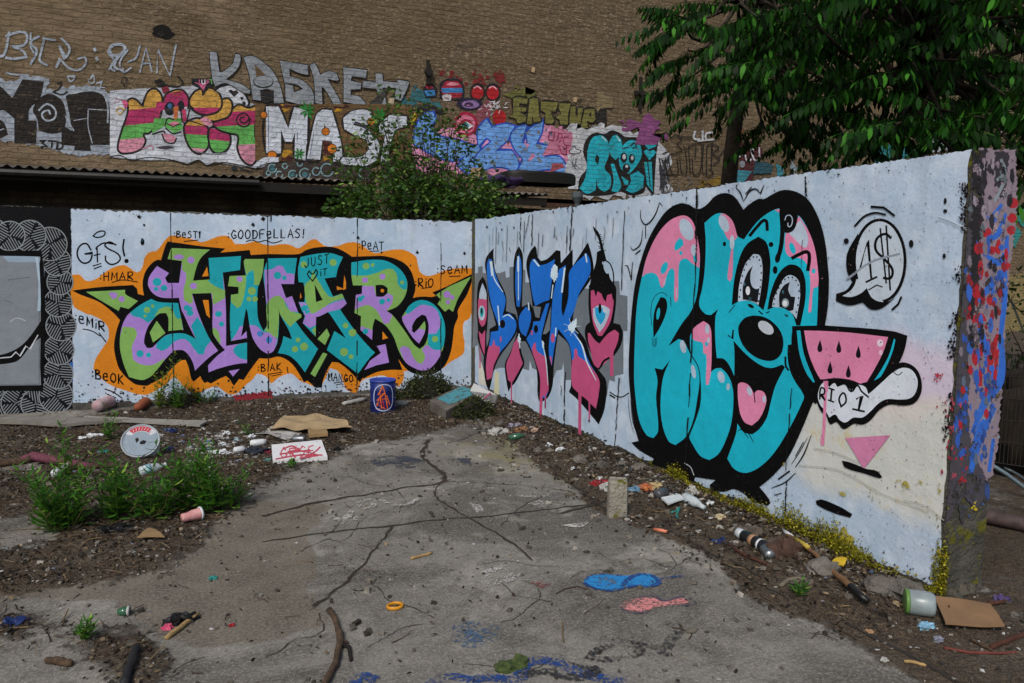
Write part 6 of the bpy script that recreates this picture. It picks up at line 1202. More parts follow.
eA = ends_in([(708, -140), (700, -20), (690, 10), (700, 40), (712, 60), (760, 85), (790, 120), (850, 128), (905, 120), (905, -140)], 74, 7.2, 10.8,
    [(715, 108, 9.6), (748, 116, 9.6), (772, 140, 9.4), (795, 148, 9), (822, 152, 8.8), (846, 150, 8.6), (760, 128, 9.8), (808, 140, 9.4), (668, 34, 8.2), (676, 60, 8.4), (690, 78, 8.8), (672, 14, 7.9), (690, 8, 8.2), (684, 30, 8), (688, 50, 8.3), (700, 66, 8.6), (722, 88, 9), (715, 15, 7.6), (735, 60, 7.4), (770, 88, 8.4), (760, 20, 7), (790, 60, 7.2), (742, 92, 9.2), (720, -20, 8), (785, 112, 9.3)])
bA = at_z(726, 300, 0); bA = px3(728, 195, 10.6); bA.z = 0
ailanthus(tuple(bA), px3(752, 10, 10.2), 'ailanthus tree with drooping feathery leaves, its trunk rising in front of the brick wall', eA, 4, 11, .15)
eA += [px3(random.uniform(742, 885), random.uniform(105, 158), random.uniform(8.4, 10)) for _ in range(22)]
eA += [px3(random.uniform(680, 900), random.uniform(-420, -60), random.uniform(5.5, 10)) for _ in range(50)]
random.seed(4)
eB = ends_in([(770, -160), (780, 60), (800, 135), (840, 150), (900, 158), (1010, 172), (1150, 190), (1180, -160)], 112, 5.6, 9.6,
    [(900, 120, 6.2), (935, 128, 6.0), (985, 118, 5.8), (1005, 95, 5.8), (960, 60, 6.2), (1015, 150, 6.5), (880, 145, 7.0), (860, 90, 6.4), (1000, 20, 5.8), (950, 10, 6)])
eB += [px3(random.uniform(820, 1150), random.uniform(-420, -60), random.uniform(4.8, 9)) for _ in range(60)]  # unseen overhead branch ends, added to block sky light from the crown below
bB = px3(897, 190, 8.4); bB.z = 0
ailanthus(tuple(bB), px3(915, 40, 8.0), 'ailanthus tree with thick dark hanging foliage behind the near end of the right wall', eB, 5, 12, .09)

# bush between the wall and the shed
random.seed(21)
BUSHL = leafmat('bush_leaf', '#16300d', '#3d6320', '#789a42', .22)
bc = px3(418, 190, 10.35); bu = thing('elder_bush', 'leafy green bush growing up behind the lettered wall in front of the lean-to roofs', 'bush', (bc.x, 9.75, 0))
sb = MB(); sb.sm = True; lb = MB(); root = Vector((bc.x, 9.75, 0))
def sprig(p, n, s, L):
    for _ in range(n):
        q = p + rv(s); d = rv(1); d.z = d.z*.4-.15; leaf(lb, q, d, rv(1), random.uniform(.6, 1.15)*L, L*.42)
tips = []
for _ in range(150):
    px, py = random.uniform(338, 496), random.uniform(156, 219)
    if py < 160+abs(px-415)*.32+14*mnoise.noise((px*.05, 1, 1)): continue
    if mnoise.noise((px*.045, py*.07, 7)) < -.22: continue
    tips.append((px3(px, py, random.uniform(9.6, 10.6)), random.randint(35, 75), .11, .088))
for (px, py) in [(505, 212), (512, 205), (498, 200), (346, 205), (342, 190), (352, 178)]: tips.append((px3(px, py, 10), 30, .08, .065))
for _ in range(95):
    px = random.gauss(408, 36); py = random.uniform(112, 178)
    if abs(px-410) > (py-88)*1.2 or mnoise.noise((px*.06, py*.06, 4)) < -.12: continue
    tips.append((px3(px, py, random.uniform(9.9, 10.5)), 20, .12, .085))
for (px, py) in [(382, 122), (396, 112), (372, 132), (440, 112), (452, 124), (430, 130), (460, 140), (472, 150), (350, 150), (345, 158), (362, 140), (415, 120), (405, 104), (445, 155), (470, 165), (386, 96)]: tips.append((px3(px, py, random.uniform(9.9, 10.4)), 18, .10, .085))
for (p, n, s, L) in tips:
    a = root + Vector((random.gauss(0, .25), random.gauss(0, .12), random.uniform(.6, 1.6)))
    sb.tube(bend(a, p, .08, 5), [.012*(1-.7*i/5) for i in range(6)], 4, False); sprig(p, n, s, L)
for _ in range(5): sb.tube(bend(root+Vector((random.gauss(0, .15), 0, -.05)), root+Vector((random.gauss(0, .3), random.gauss(0, .1), 1.6)), .1, 4), .03, 6)
sb.build('stems', BARK, bu); lb.build('foliage', BUSHL, bu)

WEED = leafmat('weed_leaf', '#24550f', '#4a8526', '#8fb045', .28); DEAD = simple('dead_stem', '#6a5638', .9, .4, 20, 0); STEM = simple('green_stem', '#3a5a1c', .6, .3, 20, 0)
def weed(px, py, hpx, wpx, n, label, name='weed', cat='weed', mat=WEED, L=.075, group=None):
    g = on_ground(px, py); dep = proj_depth(g); hh = hpx/F*dep; ww = wpx/F*dep
    t = thing(name, label, cat, tuple(g), group); sb = MB(); lb = MB()
    for _ in range(n):
        a = random.uniform(0, 6.28); r = ww*.5*math.sqrt(random.random())*(.7 if n > 8 else .25)
        p0 = Vector((g.x+r*math.cos(a), g.y+r*math.sin(a)*.8, 0)); p0.z = gz(p0.x, p0.y)
        h = hh*random.uniform(.45, 1.0); lean = Vector((math.cos(a), math.sin(a), 0))*h*random.uniform(.05, .4)
        P = [p0 + lean*(k/5)**1.6 + Vector((0, 0, h*k/5)) for k in range(6)]
        sb.tube(P, [.0035*(1-.6*k/5) for k in range(6)], 4, False)
        m = max(6, int(h/.016)); ph = random.uniform(0, 6)
        for i in range(m):
            f = (i+1)/m*5; k = min(4, int(f)); p = P[k].lerp(P[k+1], f-k); az = ph+i*2.4
            d = Vector((math.cos(az), math.sin(az), random.uniform(.0, .75))); sz = L*(1.15-.55*(i/m))*random.uniform(.7, 1.2)
            leaf(lb, p, d, Vector((-math.sin(az), math.cos(az), 0)), sz*1.25, sz*.27)
    sb.build('stems', STEM, t); lb.build('leaves', mat, t)
    if n > 14:
        db = MB()
        for _ in range(9):
            a = random.uniform(0, 6.28); p0 = Vector((g.x+ww*.2*math.cos(a), g.y+ww*.2*math.sin(a), g.z)); q = p0+Vector((math.cos(a)*hh*random.uniform(.2, .9), math.sin(a)*hh*.5, hh*random.uniform(.1, .7)))
            db.tube(bend(p0, q, .03, 4, .03), .0022, 4, False)
        db.build('dead_stems', DEAD, t)
    return t
def proj_depth(p):
    return -(ROT.transposed() @ (Vector(p)-Vector((0, 0, H)))).z
random.seed(5)
weed(66, 527, 74, 54, 24, 'bushy bright green weed clump on the left, in front of the pink painted branch', L=.085)
weed(66, 482, 64, 12, 4, 'tall single stemmed weed standing up beside the small white bottle', L=.085)
weed(112, 516, 52, 36, 11, 'loose weed clump just right of the bright one, below the white lid', L=.08)
weed(152, 514, 56, 64, 18, 'dense mid green weed patch growing round the crumpled clear bottle', L=.085)
weed(200, 508, 74, 50, 18, 'tall weed clump standing behind the pink cup', L=.085)
weed(118, 520, 88, 30, 5, 'few tall thin stalks rising between the two front weed clumps', L=.085)
weed(212, 512, 84, 26, 6, 'tall thin stalks standing at the back of the clump behind the pink cup', L=.085)
weed(230, 506, 40, 34, 10, 'low sprawling weed at the right edge of the weed patch', L=.08)
weed(108, 440, 34, 26, 7, 'small weed beside the rim of the white bucket', L=.07)
weed(160, 408, 58, 20, 6, 'yellowish spindly weed growing at the foot of the orange mural', L=.08, mat=leafmat('yellow_weed_leaf', '#4a6a18', '#8a9a2a', '#b0a83a', .3))
weed(178, 409, 40, 30, 8, 'low dark weed at the foot of the lettered wall', L=.07)
weed(207, 402, 20, 40, 9, 'short dry weed patch by the red painted wall foot', L=.06)
weed(246, 436, 20, 10, 3, 'tiny green seedling among the white litter', L=.06)
weed(292, 468, 10, 16, 4, 'tiny weed growing at the front edge of the white foam board', L=.05)
weed(84, 640, 26, 20, 7, 'small thin weed in the dark litter at the lower left', L=.05)
weed(798, 596, 12, 24, 8, 'small green weed in the dirt beside the curved twig', L=.045)
weed(745, 498, 24, 26, 6, 'sparse dry weed at the foot of the turquoise mural', L=.03, mat=leafmat('dry_weed_leaf', '#3a3626', '#5a5a34', None, .1))
weed(690, 478, 14, 30, 7, 'dry tuft against the wall under the black mural foot', L=.035, mat=leafmat('dry_tuft_leaf', '#3a3a1c', '#5a6024', None, .1))
IVY = leafmat('dark_creeper_leaf', '#1a2410', '#3c4520', '#5d6030', .1)
def mound(px, py, wpx, hpx, n, label, name='creeper', L=.03, mat=IVY, dry=0):
    g = on_ground(px, py); dep = proj_depth(g); w, hh = wpx/F*dep/2, hpx/F*dep
    t = thing(name, label, 'plant', tuple(g)); b = MB(); b.sm = True
    b.blob((g.x, g.y, g.z), (w*.8, w*.45, hh*.7), px, .35, 14, 8); b.build('tangle', simple('creeper_stems', '#1d1a10', .95, .5, 20, .6), t); lb = MB()
    for _ in range(n):
        d = rv(1).normalized(); d.z = abs(d.z); p = Vector((g.x+d.x*w*random.uniform(.6, 1.05), g.y+d.y*w*.55*random.uniform(.6, 1.05), g.z+d.z*hh*random.uniform(.5, 1.05)))
        leaf(lb, p, d+rv(.7), rv(1), L*random.uniform(.6, 1.3), L*.5)
    lb.build('leaves', mat, t)
mound(428, 397, 56, 26, 1500, 'low dark creeper heaped against the wall right of the blue drum', L=.035)
mound(392, 400, 22, 12, 400, 'small dark creeper tuft right behind the blue drum', L=.03)
mound(474, 417, 46, 20, 1100, 'dark creeper growing in front of the teal stained slab at the corner', L=.033)
mound(184, 404, 40, 16, 500, 'dry brown creeper along the foot of the orange mural', L=.03, mat=leafmat('brown_creeper_leaf', '#2a2416', '#4a4226', None, .1))

# yellow-green moss along the foot of the right wall
MOSS = leafmat('yellow_moss', '#4d4a0c', '#8f8a14', '#b5ab22', .1)
lb = MB()
for _ in range(15000):
    t = random.random(); y = YE + (4.7-YE)*t**1.15; k = .5+.5*mnoise.noise((y*2.6, 3, 3))
    if random.random() > (k-.25)*1.9: continue
    x = XR - abs(random.gauss(0, .035)); z = gz(x, y) + abs(random.gauss(0, .026))*(1.5 if k > .6 else .5)
    leaf(lb, Vector((x-.004, y, z)), Vector((random.gauss(-.5, .5), random.gauss(0, .7), random.uniform(.1, 1))), rv(1), random.uniform(.006, .014), .009)
for (py, y0) in ((545, 3.05), (530, 3.3)):
    for _ in range(1300):
        y = random.gauss(y0, .08); z = gz(XR, y)+abs(random.gauss(0, .06)); leaf(lb, Vector((XR-.004-abs(random.gauss(0, .015)), y, z)), rv(1), rv(1), .012, .009)
for _ in range(1700):
    z = abs(random.gauss(0, .13)); leaf(lb, Vector((XR+random.uniform(-.012, .03), YE+random.uniform(-.02, .04), z+.02)), rv(1)+Vector((-.5, -.5, 0)), rv(1), .012, .009)
pm_ = None
for k in range(150):      # the cushion the moss grows on
    y = YE + .005 + k*.0165; kk = max(0, .45+1.1*mnoise.noise((y*2.6, 3, 3)))*(1 if y < 4.4 else max(0, 1-(y-4.4)/.4))*(.8+.35*mnoise.noise((y*23, 1, 1)))
    z = gz(XR, y)-.006; row = [Vector((XR-.006-.050*kk, y, z)), Vector((XR-.005-.040*kk, y, z+.028*kk)), Vector((XR-.004-.018*kk, y, z+.055*kk)), Vector((XR-.003, y, z+.066*kk))]
    if pm_ is not None:
        for c_ in range(3): lb.add([pm_[c_], pm_[c_+1], row[c_+1], row[c_]], [(0, 1, 2, 3)])
    pm_ = row
lb.build('moss', MOSS, kind='stuff', label='yellow green moss along the foot of the right wall')

# ------------------------------------------------------------------ loose ground litter nobody could count
random.seed(9)
LIT = leafmat('dead_leaf', '#1c150f', '#43352a', '#86755c', .0); 
def scatter(n, x0, x1, y0, y1, cond): 
    out = []
    while len(out) < n:
        x, y = random.uniform(x0, x1), random.uniform(y0, y1)
        if random.random() < cond(x, y): out.append((x, y, gz(x, y)))
    return out
def band_w(x, y):
    d = XR-x
    if 0 < d < .85 and y > YE-.6: return .9*math.exp(-d/.42)+.08
    return max(.02, soil_at(x, y)*(.35+.65*(mnoise.noise((x*1.7, y*1.7, 3))*.5+.5)))
lb = MB(); tw = MB(); gr = MB(); wb = MB()
for (x, y, z) in scatter(24000, -2.2, 3.3, 2.2, 8.85, band_w):
    L = random.uniform(.008, .034)*(1 if XR-x < .9 else .8); d = rv(1); d.z = abs(d.z)*.25
    leaf(lb, Vector((x, y, z+.004+random.random()*.008)), d, rv(1), L, L*random.uniform(.4, .9), random.uniform(-.4, .6))
for (x, y, z) in scatter(2600, 2.5, 3.32, 2.45, 8.8, lambda x, y: math.exp(-(XR-x)/.3)):
    L = random.uniform(.014, .036); d = rv(1); d.z = abs(d.z)*.5
    leaf(lb, Vector((x, y, z+.004+random.random()*.03)), d, rv(1), L, L*random.uniform(.3, .7), random.uniform(-.5, .8))
for (x, y, z) in scatter(3600, -2.2, 3.3, 2.2, 8.85, band_w):
    a = random.uniform(0, 3.14); L = random.uniform(.02, .13); p = Vector((x, y, z+.006)); d = Vector((math.cos(a), math.sin(a), random.uniform(-.05, .25)))*L
    tw.tube([p, p+d*.5+rv(.01), p+d], random.uniform(.001, .003), 4, False)
for (x, y, z) in scatter(1500, -2.2, 2.4, 3.4, 8.8, lambda x, y: soil_at(x, y)*(.3+.7*(mnoise.noise((x*1.3, y*1.3, 8)) > 0))):
    a = random.gauss(.3, .7); L = random.uniform(.06, .22); p = Vector((x, y, z+.005)); d = Vector((math.cos(a), math.sin(a), random.uniform(-.03, .10)))*L
    tw.tube([p, p+d*.5+rv(.012), p+d], random.uniform(.0008, .0018), 3, False)
for (x, y, z) in scatter(4200, -2.3, 4.6, 1.7, 8.85, lambda x, y: .10+.7*band_w(x, y)):
    r = random.uniform(.003, .012)*random.choice([1, 1, 1, 1.8]); gr.box((x, y, z+r*.3), (r*1.5, r*1.2, r), rz=random.uniform(0, 3), jit=r*.35)
for (x, y, z) in scatter(1900, -2.3, 3.4, 1.8, 8.7, lambda x, y: .03+.7*band_w(x, y)):
    r = random.uniform(.002, .011); wb.box((x, y, z+.003), (r*1.8, r, .003), rz=random.uniform(0, 3), rx=random.uniform(-.3, .3), jit=r*.3)
rb = MB()
for (x, y, z) in scatter(520, 1.6, 3.32, 2.5, 8.8, lambda x, y: math.exp(-(XR-x)/.32)) + scatter(260, -2.2, 2.4, 4.6, 8.8, lambda x, y: soil_at(x, y)*.8):
    r = random.uniform(.008, .026); rb.blob((x, y, z+r*.2), (r*random.uniform(.8, 1.6), r, r*random.uniform(.3, .7)), random.randint(0, 999), .6, 7, 5, 2.4)
rb.build('rubble', leafmat('rubble_bits', '#3b342c', '#7d756a', '#a8a49c', 0), kind='stuff', label='crumbs of rubble, bark and crushed rubbish in the dirt')
for _ in range(190):
    c_ = at_z(random.gauss(228, 32), random.gauss(443, 9), 0); z = gz(c_.x, c_.y); r = random.uniform(.006, .022)
    wb.blob((c_.x, c_.y, z+.004), (r*1.3, r, r*.35), random.randint(0, 999), .7, 6, 4, 2.5)
for _ in range(150):
    y = random.uniform(2.6, 7.6); x = XR-abs(random.gauss(.1, .22))-.02; z = gz(x, y); r = random.uniform(.006, .018)
    wb.blob((x, y, z+.004), (r*1.4, r, r*.4), random.randint(0, 999), .7, 6, 4, 2.5)
lb.build('leaf_litter', LIT, kind='stuff', label='dead leaves strewn over the dirt'); tw.build('twigs', leafmat('dry_twig', '#1f150d', '#503c28', '#85704f', 0), kind='stuff', label='dry twigs strewn over the dirt')
gr.build('gravel', leafmat('gravel_bits', '#35312b', '#6f6a61', '#a8a399', 0), kind='stuff', label='small stones and crumbs of concrete on the ground'); wb.build('paper_scraps', leafmat('paper_bits', '#6f6a66', '#c2c2c0', '#48648c', 0), kind='stuff', label='tiny pale scraps of paper and plastic on the ground')
# ------------------------------------------------------------------ things lying about
random.seed(31)
WHT = simple('white_plastic', '#c9cdd0', .45, .2, 14, .15); DWHT = simple('dirty_white', '#a9a8a4', .7, .35, 14, .3); BLKP = simple('black_plastic', '#0f0f11', .45, .3, 12, .2)
CARD = simple('cardboard', '#8d7350', .9, .25, 9, .3); CARD2 = simple('wet_cardboard', '#a08a68', .9, .25, 7, .4); WOOD = simple('dead_wood', '#5a4634', .95, .5, 26, .7, hex2='#2c2118'); WOOD2 = simple('pale_wood', '#a88a5a', .85, .4, 30, .5)
BRN = simple('brown_wood', '#4a2a1c', .9, .4, 24, .5); STN = m_concrete('loose_stone', '#45413b', '#76716a'); REDP = simple('red_plastic', '#8f1a24', .4, .25, 12, .15); BLUP = simple('blue_plastic', '#182a5c', .4, .3, 12, .15)
TEALP = simple('teal_plastic', '#2f8a84', .4, .3, 12, .15); PINKP = simple('pink_plastic', '#b0686e', .5, .3, 10, .2, hex2='#c0958f'); ORP = simple('orange_plastic', '#c8881c', .4, .2, 12, .1); METAL = simple('dull_metal', '#8d9196', .38, .3, 14, .1, metal=.8); GLG = simple('green_glass', '#2c5a40', .12, .2, 8, 0, spec=.8)
YELP = simple('yellow_plastic', '#c9a81a', .45, .25, 12, .15); TAN = simple('tan_plastic', '#a07a5a', .6, .3, 10, .3)
def m_clear():
    n = NT('clear_plastic'); p = n.pos(); g = n.bsdf((.75, .82, .86, 1), .12, n.bump(n.noise(p, 40, 3), .5, .01), **{'Specular IOR Level': .8}); t = n.n('ShaderNodeBsdfTransparent', i={0: (.85, .9, .92, 1)}).outputs[0]
    return n.done(n.n('ShaderNodeMixShader', i={0: n.math('ADD', .28, n.math('MULTIPLY', n.noise(p, 18, 4), .5)), 1: t, 2: g}).outputs[0])
CLR = m_clear()
def single(b, name, mat, label, cat, group=None): return b.build(name, mat, None, label, cat, group)
def blobs(name, px, py, r, mat, label, cat, amp=.35, n=1, flat=.6, seed=0, group=None, nu=12):
    g = on_ground(px, py, -.012 if r > .03 else 0); b = MB(); b.sm = amp < .3
    for i in range(n): b.blob((g.x+(i % 2)*r*.9-(i//2)*r*.5, g.y+(i//2)*r*.6, g.z+r*flat*.55), (r, r*.85, r*flat), seed+px+i*13, amp, nu, 8, 2.2)
    return single(b, name, mat, label, cat, group)
def lying(name, p0, p1, prof, mat, label, cat, parts=(), n=12, lift=None, sag=0):
    """a turned shape lying between two ground points; prof = [(t, r)], parts = [(name, prof, material)]"""
    a, c = on_ground(*p0), on_ground(*p1); L = (c-a).length; r = max(q[1] for q in prof); z = lift if lift is not None else r*.9
    a.z += z; c.z += z; ax = (c-a).normalized()
    if not parts:
        b = MB(); b.sm = True; b.lathe(a, ax, [(t*L, q) for t, q in prof], n); return single(b, name, mat, label, cat)
    t = thing(name, label, cat, (a.x, a.y, a.z-z)); b = MB(); b.sm = True; b.lathe(a, ax, [(k*L, q) for k, q in prof], n); b.build('body', mat, t)
    for (nm, pr, mm) in parts:
        b = MB(); b.sm = True; b.lathe(a, ax, [(k*L, q) for k, q in pr], n); b.build(nm, mm, t)
    return t
def sheet_px(name, cs, mat, label, cat, th=.004, amp=.01, nu=10, nv=6, lift=.012, fr=6, par=None):
    q = [on_ground(*c) for c in cs]; b = MB()
    def f(u, v, dz=0):
        p = q[0].lerp(q[1], u).lerp(q[3].lerp(q[2], u), v); return p + Vector((0, 0, lift + amp*mnoise.noise((p.x*fr, p.y*fr, 3)) + dz))
    b.sheet(lambda u, v: f(u, v, th), nu, nv); b.sheet(lambda u, v: f(1-u, v), nu, nv)
    e = [(i/nu, 0) for i in range(nu)] + [(1, j/nv) for j in range(nv)] + [(1-i/nu, 1) for i in range(nu)] + [(0, 1-j/nv) for j in range(nv)]
    o = len(b.v); m = len(e); b.v += [tuple(f(u, v, th)) for u, v in e] + [tuple(f(u, v)) for u, v in e]
    for i in range(m): j = (i+1) % m; b.face((o+i, o+m+i, o+m+j, o+j))
    if par is not None: return b.build(name, mat, par)
    return single(b, name, mat, label, cat)
def branch(name, pts, rads, mat, label, cat='branch', parts=(), lift=1.0, n=8):
    P = [on_ground(x, y, r*lift) for (x, y), r in zip(pts, rads)]; D, Q = [], []
    for i in range(len(P)-1):
        for k in range(4):
            D.append(P[i].lerp(P[i+1], k/4) + rv(rads[i]*.12)); Q.append((rads[i]*(1-k/4)+rads[i+1]*k/4)*random.uniform(.9, 1.12))
    D.append(P[-1]); Q.append(rads[-1]*.8)
    if not parts:
        b = MB(); b.sm = True; b.tube(D, Q, n); return single(b, name, mat, label, cat)
    t = thing(name, label, cat, (P[0].x, P[0].y, P[0].z-rads[0])); b = MB(); b.sm = True; b.tube(D, Q, n); b.build('stick', mat, t)
    for (nm, pts2, r2, mm, off) in parts:
        b = MB(); b.sm = True; Q2 = [on_ground(x, y, r*lift+off) for (x, y), r in zip(pts2, r2)]; b.tube(Q2, r2, n); b.build(nm, mm, t)
    return t

# the blue drum
g = on_ground(383, 411); dr = thing('metal_drum', 'small blue drum with an orange scribbled emblem standing at the foot of the lettered wall', 'drum', tuple(g))
DBL = simple('blue_enamel', '#12246e', .4, .3, 7, .15, hex2='#0c1848'); r0, h0 = .136, .345
b = MB(); b.sm = True; b.lathe(g, (0, 0, 1), [(0, r0*.97), (.012, r0), (.10, r0*.985), (.11, r0*1.02), (.125, r0*.985), (.22, r0*.985), (.235, r0*1.02), (.25, r0*.985), (h0-.02, r0)], 28); b.build('body', DBL, dr)
b = MB(); b.sm = True; b.lathe(g, (0, 0, 1), [(h0-.02, r0*1.0), (h0-.018, r0*1.035), (h0, r0*1.03), (h0+.002, r0*.93), (h0-.012, r0*.9), (h0-.011, .02)], 28); b.build('lid', simple('lid_enamel', '#2a3f9a', .45, .3, 9, .15), dr)
ca0 = math.atan2(-g.y, -g.x)
def on_drum(u, v, off): a = ca0 - u/r0; rr = r0*1.03+off; return Vector((g.x+rr*math.cos(a), g.y+rr*math.sin(a), g.z+v))
m = Mural(lambda x, y, o: on_drum(x, y, o), lambda c: paint(c, .1, .5), start=.001, step=.0002)
k_ = R(1)*r0; sc = lambda q: [(u*k_, v) for u, v in q]
m.S('#a9b6d6', sc([(-46, .17), (-38, .27), (-8, .31), (30, .27), (42, .17), (30, .06), (-6, .03), (-38, .07)]), .011, closed=True)
for q in [[(-20, .05), (-4, .26), (6, .30)], [(0, .29), (20, .20), (-8, .22), (24, .14), (-14, .16)], [(-22, .12), (28, .10), (-10, .05), (30, .05)], [(6, .06), (12, .20), (26, .08)], [(-30, .09), (-16, .19)]]: m.S('#d8641c', sc(q), .0095)
for q in [[(-6, .06), (4, .17)], [(8, .10), (16, .16)]]: m.S('#a81c1c', sc(q), .009)
for v in [(-75, .06), (-70, .15), (-72, .28)]: m.S('#8fa0d0', sc([v, (v[0]+16, v[1]+.015)]), .008)
m.build('emblem', dr, 'orange squiggle in a pale oval')

# white bucket lying on its side with a round lid
c = on_ground(141, 456); c.z += .125; ax = Vector((-.10, -1, .72)).normalized(); bk = thing('plastic_bucket', 'round white bucket tipped on its side among the weeds, red label on its lid', 'bucket', (c.x, c.y, c.z-.145))
b = MB(); b.sm = True; b.lathe(c, ax, [(-.24, .11), (-.2, .118), (-.02, .138)], 28); b.build('body', WHT, bk)
b = MB(); b.sm = True; b.lathe(c, ax, [(-.025, .138), (-.02, .145), (.0, .145), (.004, .140), (.002, .136), (-.008, .132), (-.008, .01)], 32); b.build('lid', simple('lid_plastic', '#9aa3aa', .4, .2, 9, .15), bk)
e1 = ax.cross(Vector((0, 0, 1))).normalized(); e1 = e1 if e1.x > 0 else -e1; e2 = ax.cross(e1); e2 = e2 if e2.z > 0 else -e2
m = Mural(lambda x, y, o: c + e1*x + e2*y + ax*(-.006+o), lambda q: paint(q, .1, .4), start=.001, step=.0003)
arc = lambda r, a0, a1: [(r*math.sin(R(a)), r*math.cos(R(a))) for a in range(a0, a1+(1 if a1 > a0 else -1), 8 if a1 > a0 else -8)]
m.P('#7f8f9c', arc(.124, 0, 352), lim=90)
m.P('#b9bcc2', arc(.131, -60, 60) + arc(.084, 60, -60), lim=70)
m.P('#a81a34', arc(.128, -44, 44) + arc(.088, 44, -44), lim=60)
for k, a in enumerate(range(-34, 40, 12)):
    p0, p1 = (.096*math.sin(R(a)), .096*math.cos(R(a))), (.118*math.sin(R(a+3)), .118*math.cos(R(a+3))); m.S('#d9b9c0', [p0, p1], .0035, sm=False)
m.S('#8fa6b6', arc(.122, 60, 290), .004)
m.P('#16171a', [(-.03, -.015), (-.012, .006), (-.02, .03), (-.04, .02), (-.036, .0)]); m.P('#16171a', [(0, -.03), (.03, -.03), (.045, -.005), (.02, .005), (-.005, -.01)])
m.build('label', bk, 'red curved label with black blots below')

# foam board with red writing
fbt = thing('foam_board', 'flat white foam board smeared with red writing, lying on the slab edge', 'board', tuple(on_ground(300, 457)))
cs = [at_z(*q, .03) for q in [(271.5, 446.5), (321.5, 441.5), (327.5, 458), (273, 462.5)]]
b = MB(); b.prism([Vector((q.x, q.y, .012)) for q in cs], (0, 0, .034)); o = b.build('board', simple('white_foam', '#d4d4d6', .8, .12, 12, .15), fbt)
m = Mural(lambda x, y, o: at_z(x, y, .046+o), lambda q: paint(q, .5, .6, False), start=.0006)
m.text('#c05060', 'GRSE', 281, 458, 10, 9, 1.2, slope=-.06, jit=.2)
for q in [[(276, 459), (300, 455), (322, 455)], [(283, 449), (292, 446), (300, 450), (288, 452), (296, 456)], [(305, 457), (316, 451), (320, 447)], [(280, 454), (310, 450)], [(300, 458), (318, 455), (306, 452)]]: m.S('#b84456', q, 1.5)
m.build('red_marks', fbt)
# cardboard sheets
sheet_px('cardboard_sheet', [(284, 420), (345, 423), (352, 435), (269, 434)], CARD2, 'large crumpled tan cardboard sheet lying behind the white foam board', 'cardboard', .006, .06, 16, 8, .05, 5)
sheet_px('wooden_offcut', [(308, 435), (326, 433), (328, 438), (309, 440)], CARD, 'small light brown wooden offcut in front of the crumpled tan cardboard', 'offcut', .03, .004, 3, 2, .02)
sheet_px('cardboard_sheet', [(254, 435), (272, 428), (302, 434), (290, 441)], DWHT, 'dirty grey cardboard sheet lying left of the crumpled tan cardboard', 'cardboard', .004, .03, 8, 5, .012)
sheet_px('cardboard_piece', [(137, 542), (149, 531), (160, 536), (165, 541)], CARD, 'small yellowish cardboard piece in front of the weed patch', 'cardboard', .004, .01, 6, 4, .02)
sheet_px('cardboard_sheet', [(934, 603), (990, 611), (1004, 633), (945, 632)], simple('brown_board', '#86684a', .9, .25, 7, .3), 'flat brown cardboard sheet lying at the foot of the daubed wall end', 'cardboard', .008, .02, 12, 8, .03, 4)
sheet_px('slab_strip', [(-40, 424), (60, 421), (130, 424), (60, 429)], simple('pale_board', '#77736c', .9, .3, 9, .4), 'long pale concrete strip lying in the dirt along the black painted wall', 'slab', .03, .01, 12, 3, .02)
sheet_px('slab_strip', [(84, 420), (208, 425), (200, 429), (110, 424)], simple('pale_board_grey', '#8a8780', .9, .3, 9, .4), 'flat pale board lying behind the white bucket', 'board', .02, .01, 12, 3, .02)
# slab with teal paint, foam at the corner
tl = thing('concrete_slab', 'thick concrete slab stained with teal paint, leaning in the corner where the two walls meet', 'slab', tuple(on_ground(455, 412)))
q = [at_z(*p, .14) for p in [(430, 399), (462, 388), (482, 394), (446, 408)]]; q2 = [Vector((p.x, p.y, z)) for p, z in zip(q, (.13, .17, .17, .11))]
b = MB(); b.prism(q2, (0, 0, -.12)); b.build('block', STN, tl)
ce = sum(q2, Vector())/4; nn = (q2[1]-q2[0]).cross(q2[3]-q2[0]).normalized(); nn = nn if nn.z > 0 else -nn
b = MB()
TEALD = m_decal('teal_stain', '#2b6f7b', .51, 16, '#4b8f98')
b.add([ce + (p-ce)*k + nn*.004 for p, k in zip(q2, (.72, .9, .95, .6))], [(0, 1, 2), (0, 2, 3)]); b.build('paint_stain', TEALD, tl)
ft = thing('foam_sheet', 'white foam sheet propped against the wall foot in the corner, crossed by pink paint', 'foam', tuple(on_ground(490, 408)))
P = [at_z(474, 383, .32), at_z(497, 395, .24), at_z(495, 403, .13), at_z(486, 402, .12), at_z(470, 391, .22)]
b = MB(); b.prism(P, (.02, .03, -.02)); b.build('sheet', simple('white_foam_clean', '#d6d8da', .8, .1, 12, .1), ft)
b = MB(); pa, pb = at_z(483.5, 400, .165), at_z(491, 393, .245); b.tube([pa+Vector((-.012, -.02, .006)), pb+Vector((-.012, -.02, .006))], .008, 5); b.build('pink_line', simple('pink_paint_line', '#b84a7a', .6), ft)

